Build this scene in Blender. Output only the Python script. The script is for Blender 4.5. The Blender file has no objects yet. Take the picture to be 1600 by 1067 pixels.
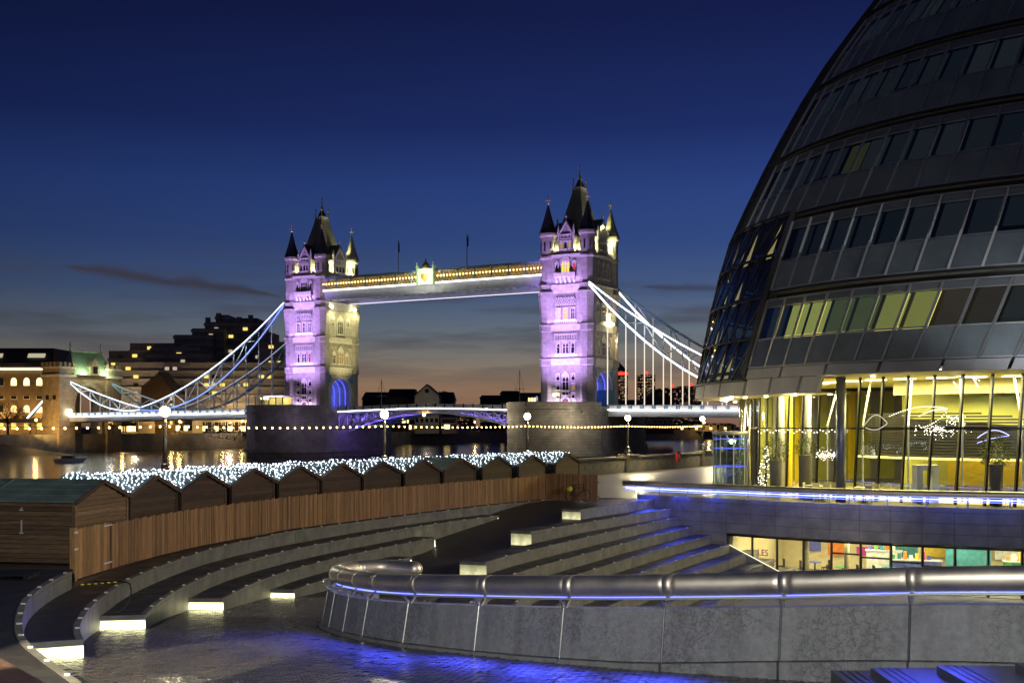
import bpy, bmesh, math, random
from mathutils import Vector, Matrix
from mathutils.geometry import tessellate_polygon
random.seed(7)
sc = bpy.context.scene
C = sc.collection
R_ = math.radians
PI = math.pi
# ------------------------------------------------------------------ camera
F = 1800.0; HZ = 665.0; CAMZ = 4.2
cam = bpy.data.cameras.new('camera'); camo = bpy.data.objects.new('camera', cam); C.objects.link(camo)
camo.location = (0, 0, CAMZ); camo.rotation_euler = (PI/2, 0, 0)
cam.sensor_width = 36; cam.lens = 36*F/1600; cam.shift_y = (HZ-533.5)/1600
cam.clip_start = .1; cam.clip_end = 6000
sc.camera = camo
# ------------------------------------------------------------------ world: clear twilight sky, faint streaks of cloud low down
w = bpy.data.worlds.new("World"); sc.world = w; w.use_nodes = True
nt = w.node_tree; N = nt.nodes; Lk = nt.links
bg = N['Background']
tc = N.new('ShaderNodeTexCoord')
sep = N.new('ShaderNodeSeparateXYZ'); Lk.new(tc.outputs['Generated'], sep.inputs[0])
asn = N.new('ShaderNodeMath'); asn.operation = 'ARCSINE'; Lk.new(sep.outputs[2], asn.inputs[0])
sca = N.new('ShaderNodeMath'); sca.operation = 'MULTIPLY'; sca.inputs[1].default_value = 1/R_(40); Lk.new(asn.outputs[0], sca.inputs[0])
ramp = N.new('ShaderNodeValToRGB'); Lk.new(sca.outputs[0], ramp.inputs[0])
stops = [(0, (.125, .070, .048)), (.026, (.170, .094, .058)), (.052, (.190, .120, .074)), (.0755, (.145, .120, .096)), (.115, (.084, .103, .126)), (.165, (.039, .064, .132)),
         (.225, (.0200, .0420, .133)), (.29, (.0145, .0329, .1285)), (.362, (.0079, .0165, .080)), (.49, (.0048, .0084, .0443)), (1, (.0042, .0072, .036))]
e = ramp.color_ramp.elements
while len(e) < len(stops): e.new(.5)
for el, (p, c) in zip(e, stops): el.position = p; el.color = (*c, 1)
# the dawn glow lies to the right of the view; the sky dims slowly away from it
dot = N.new('ShaderNodeVectorMath'); dot.operation = 'DOT_PRODUCT'; Lk.new(tc.outputs['Generated'], dot.inputs[0]); dot.inputs[1].default_value = (.42, .9075, 0)
az = N.new('ShaderNodeMapRange'); Lk.new(dot.outputs['Value'], az.inputs[0]); az.inputs[1].default_value = .55; az.inputs[2].default_value = 1; az.inputs[3].default_value = .50; az.inputs[4].default_value = 1.16
mulc = N.new('ShaderNodeMix'); mulc.data_type = 'RGBA'; mulc.blend_type = 'MULTIPLY'; mulc.inputs[0].default_value = 1
Lk.new(ramp.outputs[0], mulc.inputs[6]); Lk.new(az.outputs[0], mulc.inputs[7])
# clouds
mp = N.new('ShaderNodeMapping'); Lk.new(tc.outputs['Generated'], mp.inputs[0]); mp.inputs['Scale'].default_value = (3.4, 3.4, 30); mp.inputs['Location'].default_value = (.35, 0, .9)
nz = N.new('ShaderNodeTexNoise'); Lk.new(mp.outputs[0], nz.inputs[0]); nz.inputs['Scale'].default_value = 1.5; nz.inputs['Detail'].default_value = 6; nz.inputs['Roughness'].default_value = .55
cr = N.new('ShaderNodeMapRange'); Lk.new(nz.outputs[0], cr.inputs[0]); cr.inputs[1].default_value = .47; cr.inputs[2].default_value = .60
ce = N.new('ShaderNodeValToRGB'); Lk.new(sca.outputs[0], ce.inputs[0])
q = ce.color_ramp.elements
while len(q) < 5: q.new(.5)
for el, (p, c) in zip(q, [(0, .05), (.05, .30), (.13, .58), (.19, .2), (.25, 0)]): el.position = p; el.color = (c, c, c, 1)
cm = N.new('ShaderNodeMath'); cm.operation = 'MULTIPLY'; Lk.new(cr.outputs[0], cm.inputs[0]); Lk.new(ce.outputs[0], cm.inputs[1])
cmix = N.new('ShaderNodeMix'); cmix.data_type = 'RGBA'; Lk.new(cm.outputs[0], cmix.inputs[0]); Lk.new(mulc.outputs[2], cmix.inputs[6]); cmix.inputs[7].default_value = (.034, .032, .042, 1)
# one long thin streak of cloud low on the left, a short one low on the right
azm = N.new('ShaderNodeMath'); azm.operation = 'ARCTAN2'; Lk.new(sep.outputs[0], azm.inputs[0]); Lk.new(sep.outputs[1], azm.inputs[1])
def nm(op, a, b=None, c=None):
    n_ = N.new('ShaderNodeMath'); n_.operation = op
    for i_, v in enumerate((a, b, c)):
        if v is None: continue
        if isinstance(v, (int, float)): n_.inputs[i_].default_value = v
        else: Lk.new(v, n_.inputs[i_])
    return n_.outputs[0]
def streak(a0, e0, a1, e1, th, seed, amt):
    a0, e0, a1, e1, th = map(R_, (a0, e0, a1, e1, th)); am = (a0+a1)/2; ah = (a1-a0)/2; sl = (e1-e0)/(a1-a0)
    u = nm('DIVIDE', nm('SUBTRACT', azm.outputs[0], am), ah)
    wob = N.new('ShaderNodeTexNoise'); wob.noise_dimensions = '1D'; wob.inputs['Scale'].default_value = 14; wob.inputs['Detail'].default_value = 4; Lk.new(nm('ADD', azm.outputs[0], seed), wob.inputs['W'])
    line = nm('ADD', nm('MULTIPLY_ADD', nm('SUBTRACT', azm.outputs[0], am), sl, (e0+e1)/2), nm('MULTIPLY', nm('SUBTRACT', wob.outputs[0], .5), th*1.6))
    env = nm('MAXIMUM', nm('SUBTRACT', 1, nm('POWER', nm('ABSOLUTE', u), 2.2)), 0)
    thk = nm('MULTIPLY_ADD', nm('MULTIPLY', env, wob.outputs[0]), th*1.7, .0004)
    q = nm('DIVIDE', nm('SUBTRACT', asn.outputs[0], line), thk)
    return nm('MULTIPLY', nm('MULTIPLY', nm('POWER', 2.718, nm('MULTIPLY', nm('MULTIPLY', q, q), -1)), nm('MINIMUM', nm('MULTIPLY', env, 3), 1)), amt)
s1 = streak(-21.6, 7.35, -11.2, 6.35, .27, 3.1, .95); s2 = streak(6.3, 6.85, 11.5, 6.6, .16, 8.3, .65); s3 = streak(2.2, 5.4, 12, 5.1, .3, 5.7, .4)
sm_ = nm('MINIMUM', nm('ADD', nm('ADD', s1, s2), s3), .9)
cm2 = N.new('ShaderNodeMix'); cm2.data_type = 'RGBA'; Lk.new(sm_, cm2.inputs[0]); Lk.new(cmix.outputs[2], cm2.inputs[6]); cm2.inputs[7].default_value = (.028, .027, .040, 1)
Lk.new(cm2.outputs[2], bg.inputs[0]); bg.inputs[1].default_value = 1.0
# ------------------------------------------------------------------ view
vs = sc.view_settings; vs.view_transform = 'Standard'; vs.look = 'None'; vs.exposure = .55; vs.gamma = 1; vs.use_curve_mapping = False
cy = sc.cycles; cy.use_denoising = True; cy.max_bounces = 6; cy.diffuse_bounces = 2; cy.glossy_bounces = 3; cy.transparent_max_bounces = 12
cy.sample_clamp_indirect = 3; cy.sample_clamp_direct = 0; cy.caustics_reflective = False; cy.caustics_refractive = False; cy.use_light_tree = True
# ------------------------------------------------------------------ helpers
def mat(name, col, rough=.7, metal=0, var=.18, vs=2.0, bump=0, bs=20, emit=None, es=0, spec=.5, coat=0, detail=4, coord='Object', rvar=0):
    m = bpy.data.materials.new(name); m.use_nodes = True
    t = m.node_tree; n = t.nodes; l = t.links; b = n['Principled BSDF']
    b.inputs['Roughness'].default_value = rough; b.inputs['Metallic'].default_value = metal
    b.inputs['Specular IOR Level'].default_value = spec; b.inputs['Coat Weight'].default_value = coat; b.inputs['Coat Roughness'].default_value = .22
    b.inputs['Base Color'].default_value = (*col, 1)
    if var or bump or rvar:
        tcn = n.new('ShaderNodeTexCoord')
    if var:
        nz = n.new('ShaderNodeTexNoise'); l.new(tcn.outputs[coord], nz.inputs[0]); nz.inputs['Scale'].default_value = vs; nz.inputs['Detail'].default_value = detail; nz.inputs['Roughness'].default_value = .65
        mx = n.new('ShaderNodeMapRange'); l.new(nz.outputs[0], mx.inputs[0]); mx.inputs[1].default_value = .3; mx.inputs[2].default_value = .7; mx.inputs[3].default_value = 1-var; mx.inputs[4].default_value = 1+var
        mu = n.new('ShaderNodeMix'); mu.data_type = 'RGBA'; mu.blend_type = 'MULTIPLY'; mu.inputs[0].default_value = 1; mu.inputs[6].default_value = (*col, 1); l.new(mx.outputs[0], mu.inputs[7])
        l.new(mu.outputs[2], b.inputs['Base Color'])
        if rvar:
            rr = n.new('ShaderNodeMapRange'); l.new(nz.outputs[0], rr.inputs[0]); rr.inputs[1].default_value = .3; rr.inputs[2].default_value = .7; rr.inputs[3].default_value = max(.04, rough-rvar); rr.inputs[4].default_value = min(1, rough+rvar)
            l.new(rr.outputs[0], b.inputs['Roughness'])
    if bump:
        nb = n.new('ShaderNodeTexNoise'); l.new(tcn.outputs[coord], nb.inputs[0]); nb.inputs['Scale'].default_value = bs; nb.inputs['Detail'].default_value = 5
        bp = n.new('ShaderNodeBump'); bp.inputs['Strength'].default_value = bump; bp.inputs['Distance'].default_value = .05; l.new(nb.outputs[0], bp.inputs['Height']); l.new(bp.outputs[0], b.inputs['Normal'])
    if emit:
        b.inputs['Emission Color'].default_value = (*emit, 1); b.inputs['Emission Strength'].default_value = es
    return m
def brickmat(name, c1, c2, mortar, bw, bh, rough=.85, bump=.4, vert=True, msize=.02, var=.25, vs=.6, spec=.3, rot=0):
    m = mat(name, c1, rough, 0, 0, spec=spec)
    t = m.node_tree; n = t.nodes; l = t.links; b = n['Principled BSDF']
    tcn = n.new('ShaderNodeTexCoord')
    if vert:
        s = n.new('ShaderNodeSeparateXYZ'); l.new(tcn.outputs['Object'], s.inputs[0])
        ad = n.new('ShaderNodeMath'); l.new(s.outputs[0], ad.inputs[0]); l.new(s.outputs[1], ad.inputs[1])
        cb = n.new('ShaderNodeCombineXYZ'); l.new(ad.outputs[0], cb.inputs[0]); l.new(s.outputs[2], cb.inputs[1]); vec = cb.outputs[0]
    else:
        mpn = n.new('ShaderNodeMapping'); l.new(tcn.outputs['Object'], mpn.inputs[0]); mpn.inputs['Rotation'].default_value = (0, 0, rot); vec = mpn.outputs[0]
    br = n.new('ShaderNodeTexBrick'); l.new(vec, br.inputs[0]); br.inputs['Color1'].default_value = (*c1, 1); br.inputs['Color2'].default_value = (*c2, 1); br.inputs['Mortar'].default_value = (*mortar, 1)
    br.inputs['Scale'].default_value = 1; br.inputs['Mortar Size'].default_value = msize; br.inputs['Brick Width'].default_value = bw; br.inputs['Row Height'].default_value = bh
    nz = n.new('ShaderNodeTexNoise'); l.new(tcn.outputs['Object'], nz.inputs[0]); nz.inputs['Scale'].default_value = vs; nz.inputs['Detail'].default_value = 6; nz.inputs['Roughness'].default_value = .7
    mx = n.new('ShaderNodeMapRange'); l.new(nz.outputs[0], mx.inputs[0]); mx.inputs[1].default_value = .3; mx.inputs[2].default_value = .7; mx.inputs[3].default_value = 1-var; mx.inputs[4].default_value = 1+var
    mu = n.new('ShaderNodeMix'); mu.data_type = 'RGBA'; mu.blend_type = 'MULTIPLY'; mu.inputs[0].default_value = 1; l.new(br.outputs[0], mu.inputs[6]); l.new(mx.outputs[0], mu.inputs[7])
    l.new(mu.outputs[2], b.inputs['Base Color'])
    bp = n.new('ShaderNodeBump'); bp.inputs['Strength'].default_value = bump; bp.inputs['Distance'].default_value = .03
    iv = n.new('ShaderNodeMath'); iv.operation = 'SUBTRACT'; iv.inputs[0].default_value = 1; l.new(br.outputs['Fac'], iv.inputs[1])
    nb = n.new('ShaderNodeTexNoise'); l.new(tcn.outputs['Object'], nb.inputs[0]); nb.inputs['Scale'].default_value = 14; nb.inputs['Detail'].default_value = 4
    sm = n.new('ShaderNodeMath'); sm.operation = 'MULTIPLY_ADD'; l.new(nb.outputs[0], sm.inputs[0]); sm.inputs[1].default_value = .8; l.new(iv.outputs[0], sm.inputs[2])
    l.new(sm.outputs[0], bp.inputs['Height']); l.new(bp.outputs[0], b.inputs['Normal'])
    return m
def emis(name, col, s):
    m = bpy.data.materials.new(name); m.use_nodes = True; n = m.node_tree.nodes; n.clear()
    e = n.new('ShaderNodeEmission'); e.inputs[0].default_value = (*col, 1); e.inputs[1].default_value = s
    o = n.new('ShaderNodeOutputMaterial'); m.node_tree.links.new(e.outputs[0], o.inputs[0]); return m
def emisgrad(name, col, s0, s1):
    """glowing face: falloff of a recessed light put into the emission, slightly uneven"""
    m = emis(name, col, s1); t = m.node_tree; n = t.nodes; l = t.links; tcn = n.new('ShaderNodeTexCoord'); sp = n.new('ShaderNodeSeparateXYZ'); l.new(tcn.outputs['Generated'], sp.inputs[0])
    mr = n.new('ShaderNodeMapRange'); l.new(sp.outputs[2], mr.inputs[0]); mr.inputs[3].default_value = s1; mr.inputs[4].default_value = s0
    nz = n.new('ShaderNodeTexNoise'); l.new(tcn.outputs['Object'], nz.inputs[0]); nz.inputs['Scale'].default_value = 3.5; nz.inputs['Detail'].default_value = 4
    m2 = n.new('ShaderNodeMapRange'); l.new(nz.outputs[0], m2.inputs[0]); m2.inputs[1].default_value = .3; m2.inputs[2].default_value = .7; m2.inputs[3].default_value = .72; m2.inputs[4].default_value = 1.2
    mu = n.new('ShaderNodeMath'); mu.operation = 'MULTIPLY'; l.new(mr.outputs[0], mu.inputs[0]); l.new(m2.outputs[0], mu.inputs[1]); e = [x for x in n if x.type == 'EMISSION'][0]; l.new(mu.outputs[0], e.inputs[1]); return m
def glass(name, tint=(.8, .85, .85), refl=.9, rough=.02, ior=1.5):
    """thin pane: fresnel reflection over a tinted see-through sheet"""
    m = bpy.data.materials.new(name); m.use_nodes = True; t = m.node_tree; n = t.nodes; l = t.links; n.clear()
    tr = n.new('ShaderNodeBsdfTransparent'); tr.inputs[0].default_value = (*tint, 1)
    gl = n.new('ShaderNodeBsdfGlossy'); gl.inputs[0].default_value = (refl, refl, refl, 1); gl.inputs['Roughness'].default_value = rough
    f0 = 2*((ior-1)/(ior+1))**2; lw = n.new('ShaderNodeLayerWeight'); lw.inputs[0].default_value = .5
    pw_ = n.new('ShaderNodeMath'); pw_.operation = 'POWER'; l.new(lw.outputs['Facing'], pw_.inputs[0]); pw_.inputs[1].default_value = 5
    fr = n.new('ShaderNodeMapRange'); l.new(pw_.outputs[0], fr.inputs[0]); fr.inputs[3].default_value = f0; fr.inputs[4].default_value = 1
    mx = n.new('ShaderNodeMixShader'); l.new(fr.outputs[0], mx.inputs[0]); l.new(tr.outputs[0], mx.inputs[1]); l.new(gl.outputs[0], mx.inputs[2])
    o = n.new('ShaderNodeOutputMaterial'); l.new(mx.outputs[0], o.inputs[0]); return m

class MB:
    def __init__(s): s.v = []; s.f = []; s.m = []
    def add(s, vs, fs, mi=0):
        o = len(s.v); s.v += [tuple(p) for p in vs]; s.f += [tuple(i+o for i in f) for f in fs]; s.m += [mi]*len(fs); return s
    def box(s, x0, x1, y0, y1, z0, z1, mi=0):
        return s.add([(x0, y0, z0), (x1, y0, z0), (x1, y1, z0), (x0, y1, z0), (x0, y0, z1), (x1, y0, z1), (x1, y1, z1), (x0, y1, z1)],
                     [(0, 3, 2, 1), (4, 5, 6, 7), (0, 1, 5, 4), (1, 2, 6, 5), (2, 3, 7, 6), (3, 0, 4, 7)], mi)
    def hexa(s, b, t, mi=0):   # 4 bottom + 4 top points
        return s.add(list(b)+list(t), [(0, 3, 2, 1), (4, 5, 6, 7), (0, 1, 5, 4), (1, 2, 6, 5), (2, 3, 7, 6), (3, 0, 4, 7)], mi)
    def prism(s, poly, z0, z1, mi=0):
        n = len(poly); vs = [(p[0], p[1], z0) for p in poly]+[(p[0], p[1], z1) for p in poly]
        return s.add(vs, [tuple(range(n-1, -1, -1)), tuple(range(n, 2*n))]+[(i, (i+1) % n, n+(i+1) % n, n+i) for i in range(n)], mi)
    def extr(s, poly, vec, mi=0):
        n = len(poly); vec = Vector(vec); a = [Vector(p) for p in poly]; vs = a+[p+vec for p in a]
        return s.add(vs, [tuple(range(n-1, -1, -1)), tuple(range(n, 2*n))]+[(i, (i+1) % n, n+(i+1) % n, n+i) for i in range(n)], mi)
    def bar(s, p, q, w, h=None, mi=0):
        p = Vector(p); q = Vector(q); h = h or w; d = (q-p)
        if d.length < 1e-6: return s
        d.normalize(); up = Vector((0, 0, 1)) if abs(d.z) < .95 else Vector((0, 1, 0))
        a = d.cross(up).normalized()*w/2; b = a.cross(d).normalized()*h/2
        return s.hexa([p-a-b, p+a-b, p+a+b, p-a+b], [q-a-b, q+a-b, q+a+b, q-a+b], mi)
    def tube(s, path, r, n=8, caps=True, mi=0):
        path = [Vector(p) for p in path]; rings = []; k = len(path); up = Vector((0, 0, 1))
        for i, p in enumerate(path):
            d = (path[min(i+1, k-1)]-path[max(i-1, 0)]).normalized()
            u_ = up if abs(d.z) < .9 else Vector((0, 1, 0))
            a = d.cross(u_).normalized(); b = a.cross(d).normalized()
            rr = r[i] if isinstance(r, (list, tuple)) else r
            rings.append([p+(a*math.cos(2*PI*j/n)+b*math.sin(2*PI*j/n))*rr for j in range(n)])
        vs = [q for rg in rings for q in rg]; fs = []
        for i in range(k-1):
            for j in range(n): fs.append((i*n+j, i*n+(j+1) % n, (i+1)*n+(j+1) % n, (i+1)*n+j))
        if caps: fs += [tuple(range(n-1, -1, -1)), tuple(range((k-1)*n, k*n))]
        return s.add(vs, fs, mi)
    def lathe(s, prof, n=8, cx=0, cy=0, ph=0, mi=0):
        vs = []; fs = []; k = len(prof)
        for (r, z) in prof:
            for j in range(n):
                a = 2*PI*(j+.5)/n+ph; vs.append((cx+r*math.cos(a), cy+r*math.sin(a), z))
        for i in range(k-1):
            for j in range(n): fs.append((i*n+j, i*n+(j+1) % n, (i+1)*n+(j+1) % n, (i+1)*n+j))
        fs += [tuple(range(n-1, -1, -1)), tuple(range((k-1)*n, k*n))]
        return s.add(vs, fs, mi)
    def sph(s, c, r, n=8, m=6, mi=0):
        return s.lathe([(r*max(.02, math.sin(PI*i/m)), c[2]-r*math.cos(PI*i/m)) for i in range(m+1)], n, c[0], c[1], 0, mi)
    def mesh(s, name, mats, smooth=False):
        me = bpy.data.meshes.new(name); me.from_pydata(s.v, [], s.f)
        for m in (mats if isinstance(mats, (list, tuple)) else [mats]): me.materials.append(m)
        if any(s.m): me.polygons.foreach_set('material_index', s.m)
        if smooth: me.polygons.foreach_set('use_smooth', [len(f) == 4 for f in s.f])
        me.update(); return me
    def build(s, name, mats, parent=None, loc=None, rotz=0, smooth=False, kind=None):
        return put(name, s.mesh(name, mats, smooth), parent, loc, rotz, kind)
def put(name, me, parent=None, loc=None, rotz=0, kind=None):
    o = bpy.data.objects.new(name, me); C.objects.link(o)
    if loc is not None: o.location = loc
    if rotz: o.rotation_euler = (0, 0, rotz)
    if parent is not None: o.parent = parent
    if kind: o['kind'] = kind
    return o
def thing(name, label, cat, loc=(0, 0, 0), rotz=0, group=None):
    o = bpy.data.objects.new(name, None); C.objects.link(o); o.empty_display_size = .5
    o.location = loc; o.rotation_euler = (0, 0, rotz)
    return tag(o, label, cat, group)
def tag(o, label, cat, group=None):
    o['label'] = label; o['category'] = cat
    if group: o['group'] = group
    return o
def struct(o): o['kind'] = 'structure'; return o
def copy_tree(o, parent=None):
    c = o.copy(); C.objects.link(c); c.parent = parent
    for ch in list(o.children): copy_tree(ch, c)
    return c
def light(kind, name, loc, energy, col, parent=None, size=.5, size_y=None, aim=None, spot=None, blend=.5):
    l = bpy.data.lights.new(name, kind); l.energy = energy; l.color = col
    if kind == 'AREA':
        l.size = size
        if size_y: l.shape = 'RECTANGLE'; l.size_y = size_y
    else: l.shadow_soft_size = size
    if spot: l.spot_size = spot; l.spot_blend = blend
    o = bpy.data.objects.new(name, l); C.objects.link(o); o.location = loc
    if aim is not None: o.rotation_euler = (Vector(aim)-Vector(loc)).to_track_quat('-Z', 'Y').to_euler()
    if parent is not None: o.parent = parent
    return o
def at(px, py, d):            # a point seen at (px, py) of the photograph, d metres ahead
    return Vector(((px-800)/F*d, d, CAMZ+(HZ-py)/F*d))
def gp(px, py, z):            # where that sight line meets height z
    return at(px, py, (CAMZ-z)*F/(py-HZ))
def crom(pts, n=6):           # smooth curve through control points
    P = [Vector(p) for p in pts]; P = [P[0]*2-P[1]]+P+[P[-1]*2-P[-2]]; out = []
    for i in range(1, len(P)-2):
        for k in range(n):
            t = k/n; a, b, c, d = P[i-1], P[i], P[i+1], P[i+2]
            out.append(.5*((2*b)+(c-a)*t+(2*a-5*b+4*c-d)*t*t+(3*b-a-3*c+d)*t**3))
    out.append(P[-2]); return out
def offset2(path, o):         # offset a plan curve to its right by o
    out = []
    for i, p in enumerate(path):
        d = (path[min(i+1, len(path)-1)]-path[max(i-1, 0)]); d = Vector((d.x, d.y)).normalized()
        q = p.copy(); q.x += d.y*o; q.y -= d.x*o; out.append(q)
    return out
def resample(path, step):
    out = [path[0].copy()]; acc = 0
    for a, b in zip(path, path[1:]):
        L = (b-a).length; t = step-acc
        while t <= L: out.append(a+(b-a)*(t/L)); t += step
        acc = (acc+L) % step if L else acc
    if (out[-1]-path[-1]).length > step*.3: out.append(path[-1].copy())
    return out
U = Vector((.515, .857, 0)); NR = Vector((-.857, .515, 0))     # along the river, towards the river
TH = math.radians(29.6); AX = Vector((math.cos(TH), -math.sin(TH), 0)); EX = Vector((math.sin(TH), math.cos(TH), 0))
MID = Vector((-18.75, 310.65, 0))
def BF(l, w, z=0): return MID+AX*l+EX*w+Vector((0, 0, z))
BR = -TH
# ------------------------------------------------------------------ materials
m_stone = brickmat('portland_stone', (.36, .34, .31), (.30, .285, .26), (.17, .165, .15), 1.1, .42, var=.25, bump=.5)
m_stonel = mat('pale_stone_trim', (.58, .56, .52), .8, var=.2, vs=1.2, bump=.3, bs=6)
m_granite = brickmat('granite_blocks', (.27, .255, .23), (.22, .21, .19), (.09, .085, .08), 1.6, .7, var=.35, bump=.5, vs=.25)
m_slate = mat('dark_slate', (.035, .04, .042), .55, var=.3, vs=3, bump=.3, bs=5)
m_slatel = mat('slate_lit', (.20, .20, .16), .6, var=.25, vs=2, bump=.3, bs=6)  # paler copy for the floodlit roof and spire, light put into the colour
m_green = mat('green_copper', (.22, .36, .25), .6, var=.2, vs=1.5)
m_gold = mat('gilding', (.75, .55, .16), .3, 1, var=.1)
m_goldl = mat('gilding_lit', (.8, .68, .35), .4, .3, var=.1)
m_dark = mat('dark_metal', (.02, .02, .022), .45, .6, var=.1)
m_blackp = mat('black_paint', (.012, .012, .014), .35, 0, var=.1)
m_bluep = mat('bridge_blue_paint', (.16, .30, .48), .45, 0, var=.15, vs=.5)
m_whitep = mat('bridge_white_paint', (.62, .66, .70), .5, 0, var=.12, vs=.6)
m_steel = mat('painted_steel_grey', (.28, .31, .36), .5, 0, var=.15, vs=.6)
m_wglass = mat('dark_window_glass', (.015, .017, .022), .12, 0, var=0, spec=.6)
m_winY = emis('lit_window_amber', (1, .72, .16), .85)
m_winY2 = emis('lit_window_dim', (1, .62, .18), .3)
m_winW = emis('lit_window_warm', (1, .70, .26), 2.2)
m_winR = emis('lit_window_red', (.9, .08, .10), .5)
m_led = emis('white_led', (1, .95, .88), 3.2)
m_ledc = emis('cool_white_led', (.82, .88, 1), 2.6)
m_ledw = emis('warm_white_led', (1, .86, .52), 3.2)
m_ledb = emis('blue_led', (.10, .14, 1), 3.5)
m_ledp = emis('violet_led', (.42, .30, 1), 1.3)
m_globe = emis('lamp_globe', (1, .86, .48), 14)
m_bulb = emis('amber_bulb', (1, .56, .13), 22)
m_flood = emis('floodlight_lens', (1, .92, .50), 22)
m_netb = emis('ice_white_bulb', (.74, .83, 1), 10)
m_red = emis('red_beacon', (1, .06, .04), 1.1)
m_concrete = mat('concrete', (.25, .25, .24), .75, var=.2, vs=1.6, bump=.25, bs=25)
m_concd = mat('dark_concrete', (.085, .083, .08), .8, var=.3, vs=.4)
# ================================================================== GROUND
m_wet = brickmat('wet_brick_paving', (.036, .037, .042), (.028, .029, .034), (.014, .014, .016), .215, .108, rough=.46, bump=.9, vert=False, msize=.014, var=.35, vs=1.2, spec=.5, rot=.575)
m_wetd = mat('wet_dark_stone', (.034, .034, .035), .5, var=.3, vs=1.5, bump=.25, bs=9, spec=.35, rvar=.16)
m_prom = brickmat('promenade_setts', (.13, .125, .11), (.10, .097, .088), (.045, .043, .04), .4, .2, rough=.36, bump=.4, vert=False, msize=.02, var=.3, vs=.5, spec=.5, rot=.54)
m_redbrick = brickmat('reddish_brick_paving', (.13, .075, .055), (.10, .06, .045), (.04, .03, .028), .215, .108, rough=.55, bump=.4, vert=False, msize=.012, var=.3, vs=1.2, rot=.2)
def smax(a, b, k=.3): return .5*(a+b+math.sqrt((a-b)**2+k*k))
def zp(d):
    z = smax(1.417-.078*d, -5.116+.08*d)
    return -smax(-z, 0, .12) if d > 45 else z
def interp(x, T):
    if x <= T[0][0]: return T[0][1]
    for (a, va), (b, vb) in zip(T, T[1:]):
        if x <= b: return va+(vb-va)*(x-a)/(b-a)
    return T[-1][1]
def V2(p, z=0): return Vector((p[0], p[1], z))
# plan curves of the seat edges (near to far)
r0 = crom([V2(p) for p in [(-5.2, 15.2), (-6.4, 17.0), (-7.5, 18.6), (-8.4, 20.0), (-9.1, 21.4), (-9.8, 23.1), (-10.45, 24.9), (-10.95, 26.9), (-11.3, 29.2), (-11.55, 32.7), (-11.5, 36.3), (-11.1, 40), (-10.1, 44.4), (-8.9, 48.2), (-2.4, 60.8), (2.0, 67.2)]], 6)
r1 = crom([V2(p) for p in [(-8.45, 22.7), (-8.85, 23.6), (-9.3, 24.9), (-9.85, 27.1), (-10.15, 29), (-10.45, 31.5), (-10.5, 35), (-10.2, 39.6), (-9.3, 43.9), (-8.0, 47.8), (-1.6, 60), (2.8, 66.3)]], 6)
r2 = crom([V2(p) for p in [(-8.98, 28.2), (-9.3, 30.6), (-9.45, 33.5), (-9.3, 37.6), (-8.55, 41.8), (-7.1, 46.2), (-4.4, 52.8), (-.73, 59.4)]], 6)
r3 = crom([V2(p) for p in [(-8.45, 33.7), (-8.35, 36), (-8.1, 38.3), (-7.45, 41.5), (-6.2, 45.4), (-3.5, 52.1)]], 6)
r4 = crom([V2(p) for p in [(-7.25, 38.4), (-6.9, 40), (-6.3, 42), (-5.3, 45), (-4.2, 48)]], 6)
q3 = crom([V2(p) for p in [(-3.0, 27.5), (-2.75, 31), (-2.2, 36.5), (-.96, 43.1), (2.55, 51), (6.3, 58.6), (10.2, 66)]], 8)
q1 = crom([V2(p) for p in [(3.43, 57.7), (5.6, 61.6), (8.4, 66.4)]], 6)
q2 = crom([V2(p) for p in [(.85, 50.7), (4.2, 56.6), (9.3, 65.4)]], 6)
QW = [V2(p) for p in [(7.3, 66.8), (9, 64.9), (12, 62.5), (14.8, 60), (19, 57.2), (24.3, 54.7), (30, 53), (40, 51)]]   # line of the far retaining wall
# footpath ramp that dips between the two banks of seats
XR = [(5, 16), (16.4, 16), (16.9, 9.6), (17.5, 8.5), (18.5, 6.5), (19.6, 4.5), (20.7, 2.4), (21.8, .75), (23.1, -.85), (24.2, -2.1), (25.5, -3.15), (27, -4.05), (28.6, -4.7), (30.4, -4.7), (31, -3.6), (31.3, -3.0), (37, -2.3), (43.0, -1.3), (43.2, -1.6), (47, .2), (50.6, 1.7), (50.8, .5), (54, 2.3), (57.6, 4.3), (57.8, 3.2), (61.6, 5.4), (66.4, 8.2)]
mb = MB(); cols = 34; ds = [6+.4*i for i in range(152)]
for d in ds:
    xr = interp(d, XR)
    for j in range(cols+1):
        x_ = -16+(xr+16)*j/cols; mb.v.append((x_, d, zp(d)-.06*min(8, max(0, 3-x_))*interp(d, [(46, 0), (51, 1), (60, 1), (65, 0)])))
for i in range(len(ds)-1):
    for j in range(cols): a = i*(cols+1)+j; mb.f.append((a, a+1, a+cols+2, a+cols+1)); mb.m.append(0)
ramp_o = struct(mb.build('footpath', m_wet)); ramp_o['label'] = 'wet brick footpath dipping between the two banks of stone seats'
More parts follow.
